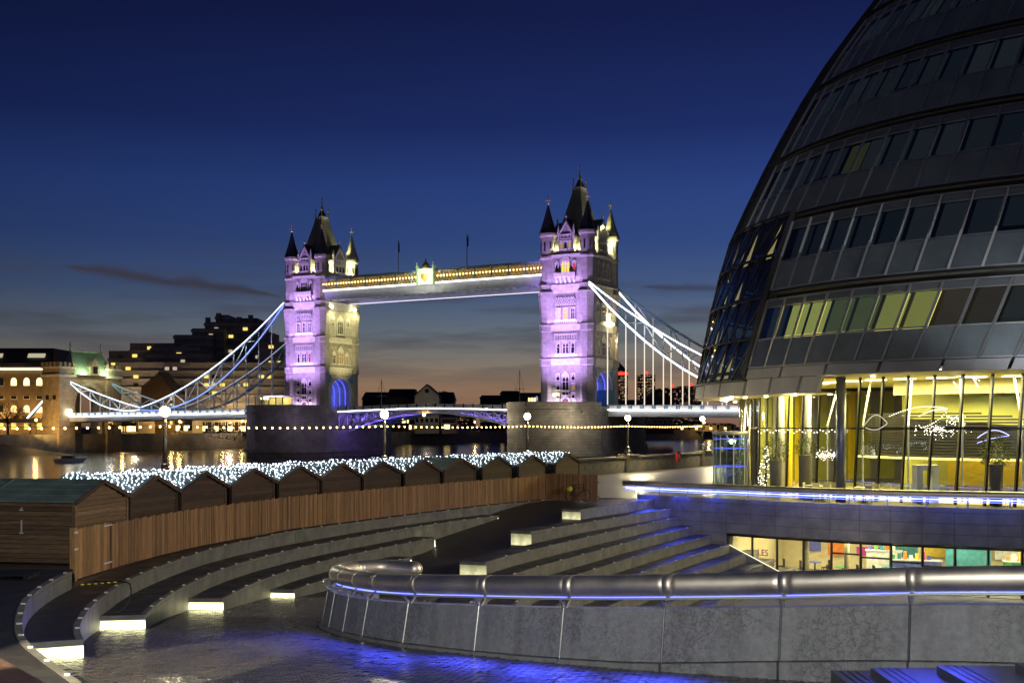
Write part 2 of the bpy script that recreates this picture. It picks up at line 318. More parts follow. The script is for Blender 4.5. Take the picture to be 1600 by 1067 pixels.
# bricks of the nearest paving, slightly uneven; the 300 nearest singly, the rest as one mass
sl = -.078
def brick_at(x, d, lift):
    return (x, d, 1.417+sl*d+smax(0, 0)*0+lift)
brd = math.radians(33); cu = Vector((math.cos(brd), math.sin(brd), 0)); cv = Vector((-math.sin(brd), math.cos(brd), 0))
bl, bw_ = .215, .105; cand = []
for i in range(-60, 190):
    for j in range(40, 430):
        p = cu*(i*bl+(bl/2 if j % 2 else 0))+cv*(j*bw_)
        if not (15.6 < p.y < 38.5): continue
        xl = interp(p.y, [(15, -5.0), (17, -6.2), (18.6, -7.3), (20, -8.2), (21.4, -8.9), (22.3, -9.3), (22.5, -8.2), (23.6, -8.6), (25, -9.1), (28, -10.0), (28.3, -8.9), (33, -9.4), (33.8, -8.4), (38.3, -8.2)]); xr = interp(p.y, XR)
        if p.x < xl+.1 or p.x > xr-.3: continue
        px = 800+p.x/p.y*F; py = HZ+(CAMZ-zp(p.y))*F/p.y
        if -20 < px < 1620 and py < 1090: cand.append((p.y+abs(p.x)*.2, p))
cand.sort(key=lambda t: t[0])
def brick_mesh(mb, o=(0, 0, 0), s=1):
    a = cu*(bl/2-.006); b = cv*(bw_/2-.006); up = Vector((0, 0, .022)); dn = Vector((0, 0, -.03)); o = Vector(o); pts = []
    for k, f in ((dn, 1), (up, .93)):
        for sa, sb in ((-1, -1), (1, -1), (1, 1), (-1, 1)):
            q = o+a*sa*f+b*sb*f+k; q.z += (q.y-o.y)*sl; pts.append(q)
    mb.add(pts, [(4, 5, 6, 7), (0, 1, 5, 4), (1, 2, 6, 5), (2, 3, 7, 6), (3, 0, 4, 7)], 0)
m_pav = [mat('paver_%s' % k, c, .34, var=.35, vs=2.2, bump=.35, bs=40, spec=.6, rvar=.12, coord='Object', coat=.5) for k, c in (('grey', (.046, .045, .045)), ('brown', (.056, .046, .038)), ('dark', (.031, .032, .036)))]
bmeshes = []
for m in m_pav:
    b = MB(); brick_mesh(b); bmeshes.append(b.mesh('paving_brick', m))
mass = MB()
for n_, (_, p) in enumerate(cand):
    lift = random.uniform(-.005, .006); z = zp(p.y)+lift
    if n_ < 290:
        put('paving_brick', bmeshes[random.choice((0, 0, 1, 2))], ramp_o, (p.x, p.y, z))
    else:
        k = len(mass.f); brick_mesh(mass, (p.x, p.y, z)); mi = random.choice((0, 0, 1, 2)); mass.m[k:] = [mi]*(len(mass.f)-k)
mass.build('paving_bricks', m_pav, ramp_o, kind='stuff')
# promenade, level then falling gently to the river wall
def polymesh(name, pts, m):
    t = tessellate_polygon([[Vector((p[0], p[1], 0)) for p in pts]])
    fs = []
    for a, b, c in t:
        A, B, D = [Vector(pts[k]) for k in (a, b, c)]
        fs.append((a, b, c) if (B-A).cross(D-A).z > 0 else (a, c, b))
    me = MB().add(pts, fs); return me.build(name, m)
def rw(t, perp, z=0): p = NR*perp+U*t; return (p.x, p.y, z)
inner = [(p.x, p.y, 0) for p in QW]+[(150, 30, 0), (230, 150, 0)]+[rw(230, 38), rw(-40, 38)]+[(-60, 8, 0), (-30, 24, 0)]+[(p.x, p.y, 0) for p in r0 if p.y > 28.5]
prom = struct(polymesh('promenade', inner, m_prom))
struct(MB().add([rw(-40, 38), rw(230, 38), rw(230, 51.5, -.65), rw(-40, 51.5, -.65)], [(0, 1, 2, 3)]).build('promenade_edge', m_prom))
struct(polymesh('amphitheatre_floor', [(-5, 26, -4.05), (2, 22, -4.05), (40, 18, -4.05), (40, 70, -4.05), (4, 70, -4.05)], m_concrete))
struct(polymesh('upper_paving', [(-60, -30, .9), (-30, -30, .9), (-4.4, 12.8, .9), (-6, 14.8, .9), (-7.2, 16.3, .9), (-9.2, 18.8, .9), (-11.0, 22, .9), (-12.4, 26, .9), (-13.2, 29, .9), (-20, 28, .9), (-60, 9, .9)], m_redbrick))
# ================================================================== SEATS
stud_me = MB().box(-.042, .042, -.02, .02, 0, .03).mesh('stud', mat('stainless_stud', (.85, .84, .80), .35, .3, var=0))
m_riser = mat('weathered_concrete', (.155, .156, .138), .6, var=.34, vs=1.6, bump=.15, bs=30)
m_light1 = emisgrad('seat_end_glow', (1, .95, .50), 1.6, 5.5)
m_light2 = emisgrad('seat_end_glow_soft', (1, .95, .52), .22, .75)  # end faces lit by recessed lamps, that light drawn as emission
def cut(path, y0=None, y1=None):
    return [p for p in path if (y0 is None or p.y >= y0) and (y1 is None or p.y <= y1)]
def seat(label, path, zt, depth, zb, near=None, far=None, studs=1.3, group=None, tread_m=None, block=2.0):
    t = thing('stone_seat', label, 'seat', (path[0].x, path[0].y, zb), 0, group)
    o = Vector((path[0].x, path[0].y, zb)); inn = [p-o for p in path]
    for p in inn: p.z = 0
    H = zt-zb
    a = offset2(inn, -.13); b = offset2(inn, -depth)
    mb = MB()       # tread slab
    for i in range(len(inn)-1):
        f = [(a[i].x, a[i].y, H-.01), (a[i+1].x, a[i+1].y, H-.01), (b[i+1].x, b[i+1].y, H-.01), (b[i].x, b[i].y, H-.01)]
        mb.add(f, [(0, 1, 2, 3)])
    k = len(inn)-1
    for i in (0, k): mb.add([(a[i].x, a[i].y, 0), (b[i].x, b[i].y, 0), (b[i].x, b[i].y, H-.01), (a[i].x, a[i].y, H-.01)], [(0, 1, 2, 3) if i else (3, 2, 1, 0)])
    mb.build('tread', tread_m or m_wetd, t)
    rs = resample(inn, block)
    fine = inn
    # riser blocks follow the curve, with open joints, each with a coping line
    def seg(p0, p1):
        s0 = min(range(len(fine)), key=lambda i: (fine[i]-p0).length); s1 = min(range(len(fine)), key=lambda i: (fine[i]-p1).length)
        return [p0]+[q for q in fine[s0+1:s1] if (q-p0).length > .12 and (q-p1).length > .12]+[p1]
    for p0, p1 in zip(rs, rs[1:]):
        sg = seg(p0, p1); d = (p1-p0).normalized(); sg[0] = sg[0]+d*.008; sg[-1] = sg[-1]-d*.008
        bk = offset2(sg, -.13); mb = MB(); cop = MB()
        for (m_, z0, z1, o_) in ((mb, 0, H-.095, 0), (cop, H-.083, H, .006)):
            fr = offset2(sg, o_)
            for i in range(len(sg)-1):
                m_.hexa([(fr[i].x, fr[i].y, z0), (fr[i+1].x, fr[i+1].y, z0), (bk[i+1].x, bk[i+1].y, z0), (bk[i].x, bk[i].y, z0)],
                        [(fr[i].x, fr[i].y, z1), (fr[i+1].x, fr[i+1].y, z1), (bk[i+1].x, bk[i+1].y, z1), (bk[i].x, bk[i].y, z1)])
        ro = mb.build('riser_block', m_riser, t); cop.build('coping', m_riser, ro)
    if studs:
        for p in resample(offset2(inn, -.05), studs)[1:-1]:
            put('stud', stud_me, t, (p.x, p.y, H), rotz=random.uniform(-.1, .1))
    for which, spec in (('near', near), ('far', far)):
        if not spec: continue
        i, j = (0, 1) if which == 'near' else (k, k-1)
        lm, hgt = spec
        P = inn[i]; Q = b[i]; out = (inn[i]-inn[j]).normalized(); e = (Q-P)
        P = P-e.normalized()*0.004; cap = MB(); lp = MB(); bk = MB()
        def slab(m_, z0, z1, o0, o1, P=P, Q=Q, out=out):
            p0 = P+out*o0; q0 = Q+out*o0; p1 = P+out*o1; q1 = Q+out*o1
            m_.hexa([(p0.x, p0.y, z0), (q0.x, q0.y, z0), (q1.x, q1.y, z0), (p1.x, p1.y, z0)], [(p0.x, p0.y, z1), (q0.x, q0.y, z1), (q1.x, q1.y, z1), (p1.x, p1.y, z1)])
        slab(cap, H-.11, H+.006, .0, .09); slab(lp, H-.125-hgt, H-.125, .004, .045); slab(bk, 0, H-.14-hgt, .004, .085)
        ec = cap.build('end_cap', m_riser, t); lp.build('end_glow', lm, t); bk.build('end_base', m_riser, t)
    return t
G1 = 'stone seats curving below the fence'
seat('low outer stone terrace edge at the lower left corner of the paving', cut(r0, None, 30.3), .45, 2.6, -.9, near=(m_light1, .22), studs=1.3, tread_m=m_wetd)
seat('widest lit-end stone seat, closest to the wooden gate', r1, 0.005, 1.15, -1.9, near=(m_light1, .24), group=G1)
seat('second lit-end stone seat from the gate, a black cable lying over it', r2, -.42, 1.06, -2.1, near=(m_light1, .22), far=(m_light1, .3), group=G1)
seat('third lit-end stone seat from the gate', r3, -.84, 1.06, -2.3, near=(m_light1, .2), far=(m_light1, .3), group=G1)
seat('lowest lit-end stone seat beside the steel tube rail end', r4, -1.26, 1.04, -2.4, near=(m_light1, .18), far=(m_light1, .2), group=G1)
G2 = 'amphitheatre steps below the promenade'
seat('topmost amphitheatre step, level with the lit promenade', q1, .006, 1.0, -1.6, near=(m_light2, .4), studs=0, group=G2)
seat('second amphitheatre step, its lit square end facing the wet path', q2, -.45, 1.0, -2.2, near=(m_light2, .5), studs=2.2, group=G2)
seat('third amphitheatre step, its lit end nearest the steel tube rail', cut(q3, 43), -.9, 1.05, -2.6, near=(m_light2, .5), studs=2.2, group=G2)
ords = ['fourth', 'fifth', 'sixth', 'seventh', 'eighth', 'ninth']
for k in range(6):
    pth = offset2(q3, 1.0*(k+1)); zt = -1.35-.45*k
    seat('%s amphitheatre step counted down from the promenade' % ords[k], cut(pth, 29+k*.6), zt, 1.05, min(-3.3, zt-.75), studs=2.4 if k < 3 else 0, group=G2)
# ================================================================== NEAR PARAPET WALL with the steel tube
WL = [(10.2, 16.3, .70, 1.62), (8.5, 17.3, .5, 1.45), (6.5, 18.4, .33, 1.28), (4.5, 19.5, .1, 1.07), (2.4, 20.6, -.15, .88), (.75, 21.7, -.28, .72), (-.85, 23.0, -.40, .56), (-2.1, 24.1, -.48, .43), (-3.15, 25.4, -.58, .30), (-4.05, 26.9, -.70, .18), (-4.72, 28.5, -.83, .08), (-4.85, 29.8, -.95, .02), (-4.45, 30.8, -1.0, 0), (-3.75, 31.2, -1.05, 0)]
wp = crom([Vector((x, y, zb)) for x, y, zb, zt in WL], 8); wt = crom([Vector((x, y, zt)) for x, y, zb, zt in WL], 8)
m_wall = mat('exposed_aggregate_concrete', (.27, .275, .28), .75, var=.2, vs=9, bump=.6, bs=70, detail=9)
# damp crazed stains
t_ = m_wall.node_tree; n_ = t_.nodes; l_ = t_.links
vo = n_.new('ShaderNodeTexVoronoi'); vo.feature = 'DISTANCE_TO_EDGE'; vo.inputs['Scale'].default_value = 5.5
tcw = n_.new('ShaderNodeTexCoord'); nw = n_.new('ShaderNodeTexNoise'); nw.inputs['Scale'].default_value = 3.5; nw.inputs['Detail'].default_value = 7; l_.new(tcw.outputs['Object'], nw.inputs[0])
vm = n_.new('ShaderNodeVectorMath'); vm.operation = 'MULTIPLY_ADD'; vm.inputs[1].default_value = (.9, .9, .9); l_.new(nw.outputs['Color'], vm.inputs[0]); l_.new(tcw.outputs['Object'], vm.inputs[2]); l_.new(vm.outputs[0], vo.inputs[0])
nl = n_.new('ShaderNodeTexNoise'); nl.inputs['Scale'].default_value = .55; nl.inputs['Detail'].default_value = 3; l_.new(tcw.outputs['Object'], nl.inputs[0])
r1_ = n_.new('ShaderNodeMapRange'); l_.new(vo.outputs[0], r1_.inputs[0]); r1_.inputs[1].default_value = .0; r1_.inputs[2].default_value = .10; r1_.inputs[3].default_value = .55; r1_.inputs[4].default_value = 1
r2_ = n_.new('ShaderNodeMapRange'); l_.new(nl.outputs[0], r2_.inputs[0]); r2_.inputs[1].default_value = .46; r2_.inputs[2].default_value = .6
mxa = n_.new('ShaderNodeMix'); l_.new(r2_.outputs[0], mxa.inputs[0]); mxa.inputs[2].default_value = 1; l_.new(r1_.outputs[0], mxa.inputs[3])
mm = n_.new('ShaderNodeMix'); mm.data_type = 'RGBA'; mm.blend_type = 'MULTIPLY'; mm.inputs[0].default_value = 1
bsdf = n_['Principled BSDF']; old = bsdf.inputs['Base Color'].links[0].from_socket; l_.new(old, mm.inputs[6]); l_.new(mxa.outputs[0], mm.inputs[7]); l_.new(mm.outputs[2], bsdf.inputs['Base Color'])
# rain streaks down the panels
mps = n_.new('ShaderNodeMapping'); mps.inputs['Scale'].default_value = (2.6, 2.6, .4); l_.new(tcw.outputs['Object'], mps.inputs[0]); ns = n_.new('ShaderNodeTexNoise'); ns.inputs['Scale'].default_value = 1.3; ns.inputs['Detail'].default_value = 6; l_.new(mps.outputs[0], ns.inputs[0])
r3_ = n_.new('ShaderNodeMapRange'); l_.new(ns.outputs[0], r3_.inputs[0]); r3_.inputs[1].default_value = .42; r3_.inputs[2].default_value = .66; r3_.inputs[3].default_value = 1.06; r3_.inputs[4].default_value = .80
m3 = n_.new('ShaderNodeMix'); m3.data_type = 'RGBA'; m3.blend_type = 'MULTIPLY'; m3.inputs[0].default_value = 1; l_.new(mm.outputs[2], m3.inputs[6]); l_.new(r3_.outputs[0], m3.inputs[7]); l_.new(m3.outputs[2], bsdf.inputs['Base Color'])
m_steelb = mat('brushed_stainless_steel', (.84, .77, .63), .48, 1, var=.12, vs=1.5, bump=.03, bs=200, rvar=.06)
m_steeld = mat('stainless_trim', (.66, .64, .58), .25, 1, var=.05)
pw = thing('parapet_wall', 'curved grey concrete parapet carrying a thick steel tube rail, in front of the amphitheatre', 'parapet', (0, 20, 0))
O = Vector((0, 20, 0))
wl = [p-O for p in wp]; wu = [p-O for p in wt]
inn_b = offset2(wl, .05); top_b = offset2(wu, .20)          # outer face, battered inwards
bk_b = offset2(wl, .50); bk_t = offset2(wu, .46)
core = MB()
for i in range(len(wl)-1):
    a0, a1 = offset2(wl, .09)[i], offset2(wl, .09)[i+1]; b0, b1 = offset2(wu, .235)[i], offset2(wu, .235)[i+1]
    core.hexa([a0+Vector((0, 0, -.5)), a1+Vector((0, 0, -.5)), bk_b[i+1]+Vector((0, 0, -3.4)), bk_b[i]+Vector((0, 0, -3.4))], [b0, b1, bk_t[i+1], bk_t[i]])
core.build('core', m_concd, pw)
cum = [0]
for i in range(len(wl)-1): cum.append(cum[-1]+(wl[i+1]-wl[i]).length)
def along(arr, s):
    for i in range(len(cum)-1):
        if s <= cum[i+1] or i == len(cum)-2:
            t = (s-cum[i])/(cum[i+1]-cum[i]); return arr[i]+(arr[i+1]-arr[i])*t
# joint stations chosen every couple of metres
st = [.2]; 
while st[-1] < cum[-1]-.5: st.append(st[-1]+(2.12 if st[-1] < 13 else 1.75 if st[-1] < 16 else 1.15))
st[-1] = cum[-1]
for s0, s1 in zip(st, st[1:]):
    n = max(2, int((s1-s0)/.35)); mbp = MB(); g = .022
    ss = [s0+g+(s1-s0-2*g)*k/n for k in range(n+1)]
    for k in range(n):
        A, B = along(inn_b, ss[k]), along(inn_b, ss[k+1]); D, E_ = along(top_b, ss[k]), along(top_b, ss[k+1])
        Ab, Bb, Db, Eb = along(bk_b, ss[k]), along(bk_b, ss[k+1]), along(bk_t, ss[k]), along(bk_t, ss[k+1])
        up = Vector((0, 0, .03))
        mid = Vector((0, 0, .12))
        mbp.hexa([A+mid, B+mid, Bb+mid, Ab+mid], [D+up, E_+up, Eb+up, Db+up])
    mbp.build('wall_panel', m_wall, pw)
    pl = MB()
    for k in range(n):
        A, B = along(offset2(wl, -.03), ss[k]), along(offset2(wl, -.03), ss[k+1]); Ab, Bb = along(bk_b, ss[k]), along(bk_b, ss[k+1])
        pl.hexa([A-Vector((0, 0, .4)), B-Vector((0, 0, .4)), Bb-Vector((0, 0, .4)), Ab-Vector((0, 0, .4))], [A+Vector((0, 0, .10)), B+Vector((0, 0, .10)), Bb+Vector((0, 0, .10)), Ab+Vector((0, 0, .10))])
    pl.build('plinth', m_wall, pw)
# tube rail
zt_of = lambda s: along(wu, s).z+.42
tp = []
for k in range(121):
    s = cum[-1]*k/120; p = along(offset2(wu, .42), s).copy(); p.z = zt_of(s); tp.append(p)
# run the far end back into the hairpin
e0 = tp[-1]; tp2 = tp+[e0+Vector((.35, -.05, .0)), e0+Vector((.7, -.25, .0)), e0+Vector((1.0, -.5, .01))]
m_joint = m_dark
nseg = 0; idxs = [0]
stt = []
for s in st: stt.append(min(range(len(tp)), key=lambda i: abs(cum[-1]*i/120-s)))
stt = sorted(set([0]+stt[:-1]))+[len(tp2)-1]
for i0, i1 in zip(stt, stt[1:]):
    pth = [p.copy() for p in tp2[i0:i1+1]]
    d = (pth[1]-pth[0]).normalized(); pth[0] = pth[0]+d*.004
    if i1 == len(tp2)-1:
        d = (pth[-1]-pth[-2]).normalized(); base = pth[-1]; rad = [.205]*len(pth)
        for q_ in range(1, 7): pth.append(base+d*.205*math.sin(q_*PI/12)); rad.append(max(.004, .205*math.cos(q_*PI/12)))
    else: rad = .205
    sgm = MB().tube(pth, rad, 28).build('tube_section', m_steelb, pw, smooth=True)
    d = (pth[-1]-pth[-2]).normalized()
    if i1 != len(tp2)-1: MB().tube([pth[-1]-d*.09, pth[-1]+d*.09], .2085, 28).build('sleeve', m_steelb, pw, smooth=True)
thin = []
for k in range(101):
    s = cum[-1]*k/100; p = along(offset2(wu, .06), s).copy(); p.z = along(wu, s).z+.22; thin.append(p)
MB().tube(thin, .022, 10).build('thin_rail', mat('pale_rail', (.62, .60, .54), .35, .4, var=.05), pw, smooth=True)
led = []
for k in range(101):
    s = cum[-1]*k/100; p = along(offset2(wu, .40), s).copy(); p.z = zt_of(s)-.222; led.append(p)
MB().tube(led, .016, 6).build('light_strip', m_ledb, pw)
for s, e_ in ((4.2, 10), (8.6, 60), (10.9, 80), (13.0, 80), (15.0, 70), (16.6, 60), (17.9, 45)):
    p = along(offset2(wu, .02 if s < 14 else -.22), s)+Vector((0, 0, .20 if s < 14 else .02)); q = along(offset2(wu, -1.5 if s < 14 else -2.6), s)+Vector((0, 0, -1.2))
    lo_ = light('AREA', 'blue_strip_lamp', p, e_, (.05, .07, 1), pw, size=1.7, size_y=.04, aim=q)
    d_ = (along(wu, s+.2)-along(wu, s-.2)); zz = -(q-p).normalized(); xx = d_.normalized(); yy = zz.cross(xx).normalized(); xx = yy.cross(zz)
    lo_.data.spread = R_(75 if s < 14.5 else 105)
    lo_.rotation_euler = Matrix((xx, yy, zz)).transposed().to_euler()
m_brk = mat('bracket_steel', (.45, .47, .5), .4, .8, var=.05)
for s in st[:-1]:
    if s < .5: continue
    A = along(offset2(wu, .24), s); T = along(thin and offset2(wu, .06), s).copy(); T.z = along(wu, s).z+.22
    B = along(offset2(wu, .42), s).copy(); B.z = zt_of(s)-.19
    br = MB(); br.bar(A+Vector((0, 0, .0)), T, .03, .05).bar(A+Vector((0, 0, .02)), B, .07, .05)
    br.build('bracket', m_brk, pw)
    A0 = along(offset2(wl, .045), s)+Vector((0, 0, .11)); A1 = along(offset2(wu, .195), s)+Vector((0, 0, .03))
    MB().bar(A0, A1, .022, .03).build('joint_strip', m_steeld, pw)
# ================================================================== FAR RETAINING WALL, its rail and the cafe glazing below
m_tile = mat('grey_wall_tile', (.19, .195, .205), .45, var=.4, vs=.7, bump=.1, bs=30, detail=7)
tw = thing('retaining_wall', 'tiled grey wall with a steel tube rail and blue light line, below the glass building', 'wall', (14, 60, 0))
O = Vector((14, 60, 0)); qw = crom([p-O for p in QW], 10)
cq = [0]
for i in range(len(qw)-1): cq.append(cq[-1]+(qw[i+1]-qw[i]).length)
def aq(s, off=0, z=0):
    arr = offset2(qw, off) if off else qw
    for i in range(len(cq)-1):
        if s <= cq[i+1] or i == len(cq)-2:
            t = (s-cq[i])/(cq[i+1]-cq[i]); p = arr[i]+(arr[i+1]-arr[i])*t; return Vector((p.x, p.y, z))
TS = [1.5*k for k in range(int(cq[-1]/1.5)+1)]
sG = 6.1                                                     # the glazing starts here
core = MB()
n = 60
for k in range(n):
    s0, s1 = cq[-1]*k/n, cq[-1]*(k+1)/n; zb = -4.3 if s1 < sG+.1 else -1.66
    a, b, c, d = aq(s0, .05), aq(s1, .05), aq(s1, -.5), aq(s0, -.5)
    core.hexa([p+Vector((0, 0, zb)) for p in (a, b, c, d)], [p+Vector((0, 0, .22)) for p in (a, b, c, d)])
core.build('core', m_concd, tw)
tile_rows = [(.24, -.02), (-.02, -.55), (-.55, -1.08), (-1.08, -1.62)]
for s0, s1 in zip(TS, TS[1:]):
    rows = tile_rows+([(-1.62, -2.15), (-2.15, -2.7), (-2.7, -3.3), (-3.3, -3.9)] if s1 <= sG+.5 else [])
    for z1, z0 in rows:
        m_ = MB(); g = .01; sm = (s0+s1)/2; pr = .075+random.uniform(0, .006)
        for a_, b_ in ((s0+g, sm), (sm, s1-g)):
            a, b, c, d = aq(a_, pr), aq(b_, pr), aq(b_, .03), aq(a_, .03)
            m_.hexa([p+Vector((0, 0, z0+g)) for p in (a, b, c, d)], [p+Vector((0, 0, z1-g)) for p in (a, b, c, d)])
        m_.build('wall_tile', m_tile, tw)
ur = [aq(cq[-1]*k/80, .22, .86+.12*max(0, (k-30)/50)) for k in range(81)]
ur = [ur[0]+Vector((-.6, .5, 0))]+ur
MB().tube(ur, .17, 16).build('tube_rail', m_steelb, tw, smooth=True)
MB().tube([p+Vector((0, 0, -.25))+Vector((.1, -.12, 0)) for p in ur], .024, 8).build('light_strip', emis('blue_white_led', (.20, .28, 1), 5), tw)
MB().tube([p+Vector((0, 0, -.36))+Vector((.02, -.02, 0)) for p in ur], .02, 6).build('lower_light_strip', m_ledb, tw)
for s, e_ in ((1.0, 45), (3.2, 50), (5.4, 40), (8, 9), (10, 9), (12, 9), (14, 9), (16, 9), (18, 9), (20, 9)):
    p = aq(s, .32, .50); light('AREA', 'blue_strip_lamp', p, e_, (.05, .08, 1), tw, size=1.2 if s < 6 else 1.9, aim=aq(s, 1.7 if s < 6 else .34, -1.0))
cb = MB()
for k in range(0, 81, 4):
    p = ur[k+1]; cb.bar(p+Vector((0, 0, -.62)), p+Vector((0, 0, -.12)), .06, .06)
cb.build('rail_posts', m_steel, tw)
# --- cafe below
m_frame = mat('dark_bronze_frame', (.022, .02, .016), .4, .5, var=.05)
m_pane = glass('clear_pane')
cg = thing('glazed_shopfront', 'brightly lit lower-floor cafe glazing under the tiled wall', 'shopfront', (14, 60, -4.05))
gs = [s for s in TS if s >= sG-.2]
Z0 = .0; Z1 = 4.05-1.68
for k, (s0, s1) in enumerate(zip(gs, gs[1:])):
    a, b = aq(s0, -.12), aq(s1, -.12)
    MB().bar(a+Vector((0, 0, Z0)), a+Vector((0, 0, Z1)), .10, .14).build('mullion', m_frame, cg)
    d = (b-a).normalized()
    p = a+d*.06; q = b-d*.06
    MB().add([p+Vector((0, 0, .05)), q+Vector((0, 0, .05)), q+Vector((0, 0, Z1-.08)), p+Vector((0, 0, Z1-.08))], [(0, 1, 2, 3)]).build('pane', m_pane, cg)
    MB().bar(a+Vector((0, 0, Z1-.05)), b+Vector((0, 0, Z1-.05)), .14, .10).build('head_frame', m_frame, cg)
    if k in (4, 5, 6, 7, 8): MB().bar(p+Vector((0, 0, Z1-.62-.13*(k-4)*(k > 4))), q+Vector((0, 0, Z1-.62-.13*(k-4))), .07, .09).build('transom', m_frame, cg)
a, b = aq(sG+.05, -.02), aq(sG+3.6, -.02)
MB().hexa([a+Vector((0, 0, 0)), b+Vector((0, 0, 0)), b+Vector((-.05, .08, 0)), a+Vector((-.05, .08, 0))], [a+Vector((0, 0, 1.75)), b+Vector((0, 0, .35)), b+Vector((-.05, .08, .35)), a+Vector((-.05, .08, 1.75))]).build('sloping_sill', m_tile, cg)
MB().bar(a+Vector((0, 0, 1.78)), b+Vector((0, 0, .38)), .03, .03).build('sill_light', emis('sill_led', (1, .9, .6), 1.3), cg)
m_cafe = mat('cafe_cream_wall', (.72, .62, .36), .7, var=.1)
bk = MB(); o_ = -6.5
for k in range(14):
    s0, s1 = sG+(cq[-1]-sG)*k/14, sG+(cq[-1]-sG)*(k+1)/14
    a, b = aq(s0, o_), aq(s1, o_); bk.hexa([a, b, aq(s1, o_-.2), aq(s0, o_-.2)], [p+Vector((0, 0, 2.45)) for p in (a, b, aq(s1, o_-.2), aq(s0, o_-.2))])
bk.build('rear_wall', m_cafe, cg)
MB().hexa([aq(sG, -.5), aq(sG, o_), aq(sG-.2, o_), aq(sG-.2, -.5)], [p+Vector((0, 0, 2.45)) for p in (aq(sG, -.5), aq(sG, o_), aq(sG-.2, o_), aq(sG-.2, -.5))]).build('side_wall', m_cafe, cg)
cl = MB(); fl = MB()
for k in range(14):
    s0, s1 = sG+(cq[-1]-sG)*k/14, sG+(cq[-1]-sG)*(k+1)/14
    cl.hexa([p+Vector((0, 0, 2.46)) for p in (aq(s0, -.3), aq(s1, -.3), aq(s1, o_), aq(s0, o_))], [p+Vector((0, 0, 2.6)) for p in (aq(s0, -.3), aq(s1, -.3), aq(s1, o_), aq(s0, o_))])
    fl.hexa([p+Vector((0, 0, -.1)) for p in (aq(s0, .05), aq(s1, .05), aq(s1, o_), aq(s0, o_))], [p+Vector((0, 0, .02)) for p in (aq(s0, .05), aq(s1, .05), aq(s1, o_), aq(s0, o_))])
cl.build('ceiling', m_cafe, cg); fl.build('floor', m_concrete, cg)
m_ceil = emis('ceiling_light', (1, .86, .48), 34)
for k in range(9):
    s = sG+1.2+k*2.6
    for off in (-1.8, -4.2):
        p = aq(s, off, 2.43); MB().box(-.45, .45, -.25, .25, -.02, .01).build('ceiling_light', m_ceil, cg, p)
cm_ = [mat('poster_'+n__, c_, .6, var=.3, vs=4) for n__, c_ in (('magenta', (.5, .04, .28)), ('blue', (.10, .12, .45)), ('green', (.10, .42, .12)), ('teal', (.05, .25, .3)), ('orange', (.7, .22, .03)), ('white', (.8, .8, .75)), ('yellow', (.75, .55, .05)))]
random.seed(3)
cname = ['magenta', 'blue', 'green', 'teal', 'orange', 'white', 'yellow']
for k in range(7):
    s = sG+1.6+k*2.15; h = random.uniform(.5, .95); wd = random.uniform(.35, .8); p = aq(s, -6.35, random.uniform(.9, 1.3))
    tag(MB().box(-wd, wd, -.02, .02, 0, h).build('wall_poster', cm_[(k*3+1) % 7], None, p+O+Vector((0, 0, -4.05)), rotz=-.35), '%s poster on the rear wall of the lower-floor cafe' % cname[(k*3+1) % 7], 'poster', 'posters in the lower cafe')
    s = sG+1.0+k*2.3; p = aq(s, -2.6-1.2*(k % 2), 0.02); cn = cname[k]
    cf = thing('cafe_table', 'small %s-topped cafe table behind the lower windows' % cn, 'table', p+O+Vector((0, 0, -4.05)), 0, 'tables in the lower cafe')
    MB().lathe([(.36, .72), (.36, .76)], 14).build('table_top', cm_[k], cf); MB().lathe([(.22, 0), (.22, .03), (.04, .05), (.04, .72)], 10).build('pedestal', m_dark, cf)
    for sg in (-1, 1):
        ch = thing('cafe_chair', 'dark low-backed chair to the %s of the %s-topped cafe table' % ('left' if sg < 0 else 'right', cn), 'chair', p+O+Vector((sg*.62, .1*sg, -4.05)), 0 if sg < 0 else PI, 'chairs in the lower cafe')
        MB().box(-.2, .2, -.2, .2, .42, .46).build('seat', m_dark, ch); MB().box(-.22, -.18, -.19, .19, .46, .85).build('backrest', m_dark, ch)
        for lx in (-.17, .17):
            for ly in (-.17, .17): MB().bar((lx, ly, 0), (lx, ly, .42), .03).build('leg', m_dark, ch)
for k, (s, off, wd, h, c_) in enumerate(((sG+4.0, -1.4, .16, 2.4, 5), (sG+7.2, -5.2, .9, 1.5, 5), (sG+9.3, -4.6, 1.3, 1.15, 1), (sG+12.2, -5, 1.1, 1.9, 3), (sG+15.3, -4.8, 1.0, 1.3, 2), (sG+6.2, -1.6, .14, 2.4, 5))):
    nm = 'cafe_column' if wd < .2 else 'cafe_counter'; t_c = thing(nm, ('round white column %s inside the lower cafe' % ('near the sloping sill' if k == 0 else 'behind the orange lettering')) if wd < .2 else '%s-fronted serving counter in the lower cafe' % cname[c_], 'column' if wd < .2 else 'counter', aq(s, off, .02)+O+Vector((0, 0, -4.05)), -.35)
    if wd < .2: MB().lathe([(wd, 0), (wd, h)], 14).build('shaft', m_cafe, t_c, smooth=True)
    else: MB().box(-wd, wd, -.3, .3, 0, h-.06).build('front', cm_[c_], t_c); MB().box(-wd-.06, wd+.06, -.36, .36, h-.055, h).build('worktop', m_whitep, t_c); [MB().box(-wd+.1+.3*q, -wd+.28+.3*q, -.12, .12, h+.002, h+.2+.1*(q % 3)).build('jar', cm_[(q+k) % 7], t_c) for q in range(int(wd*6))]
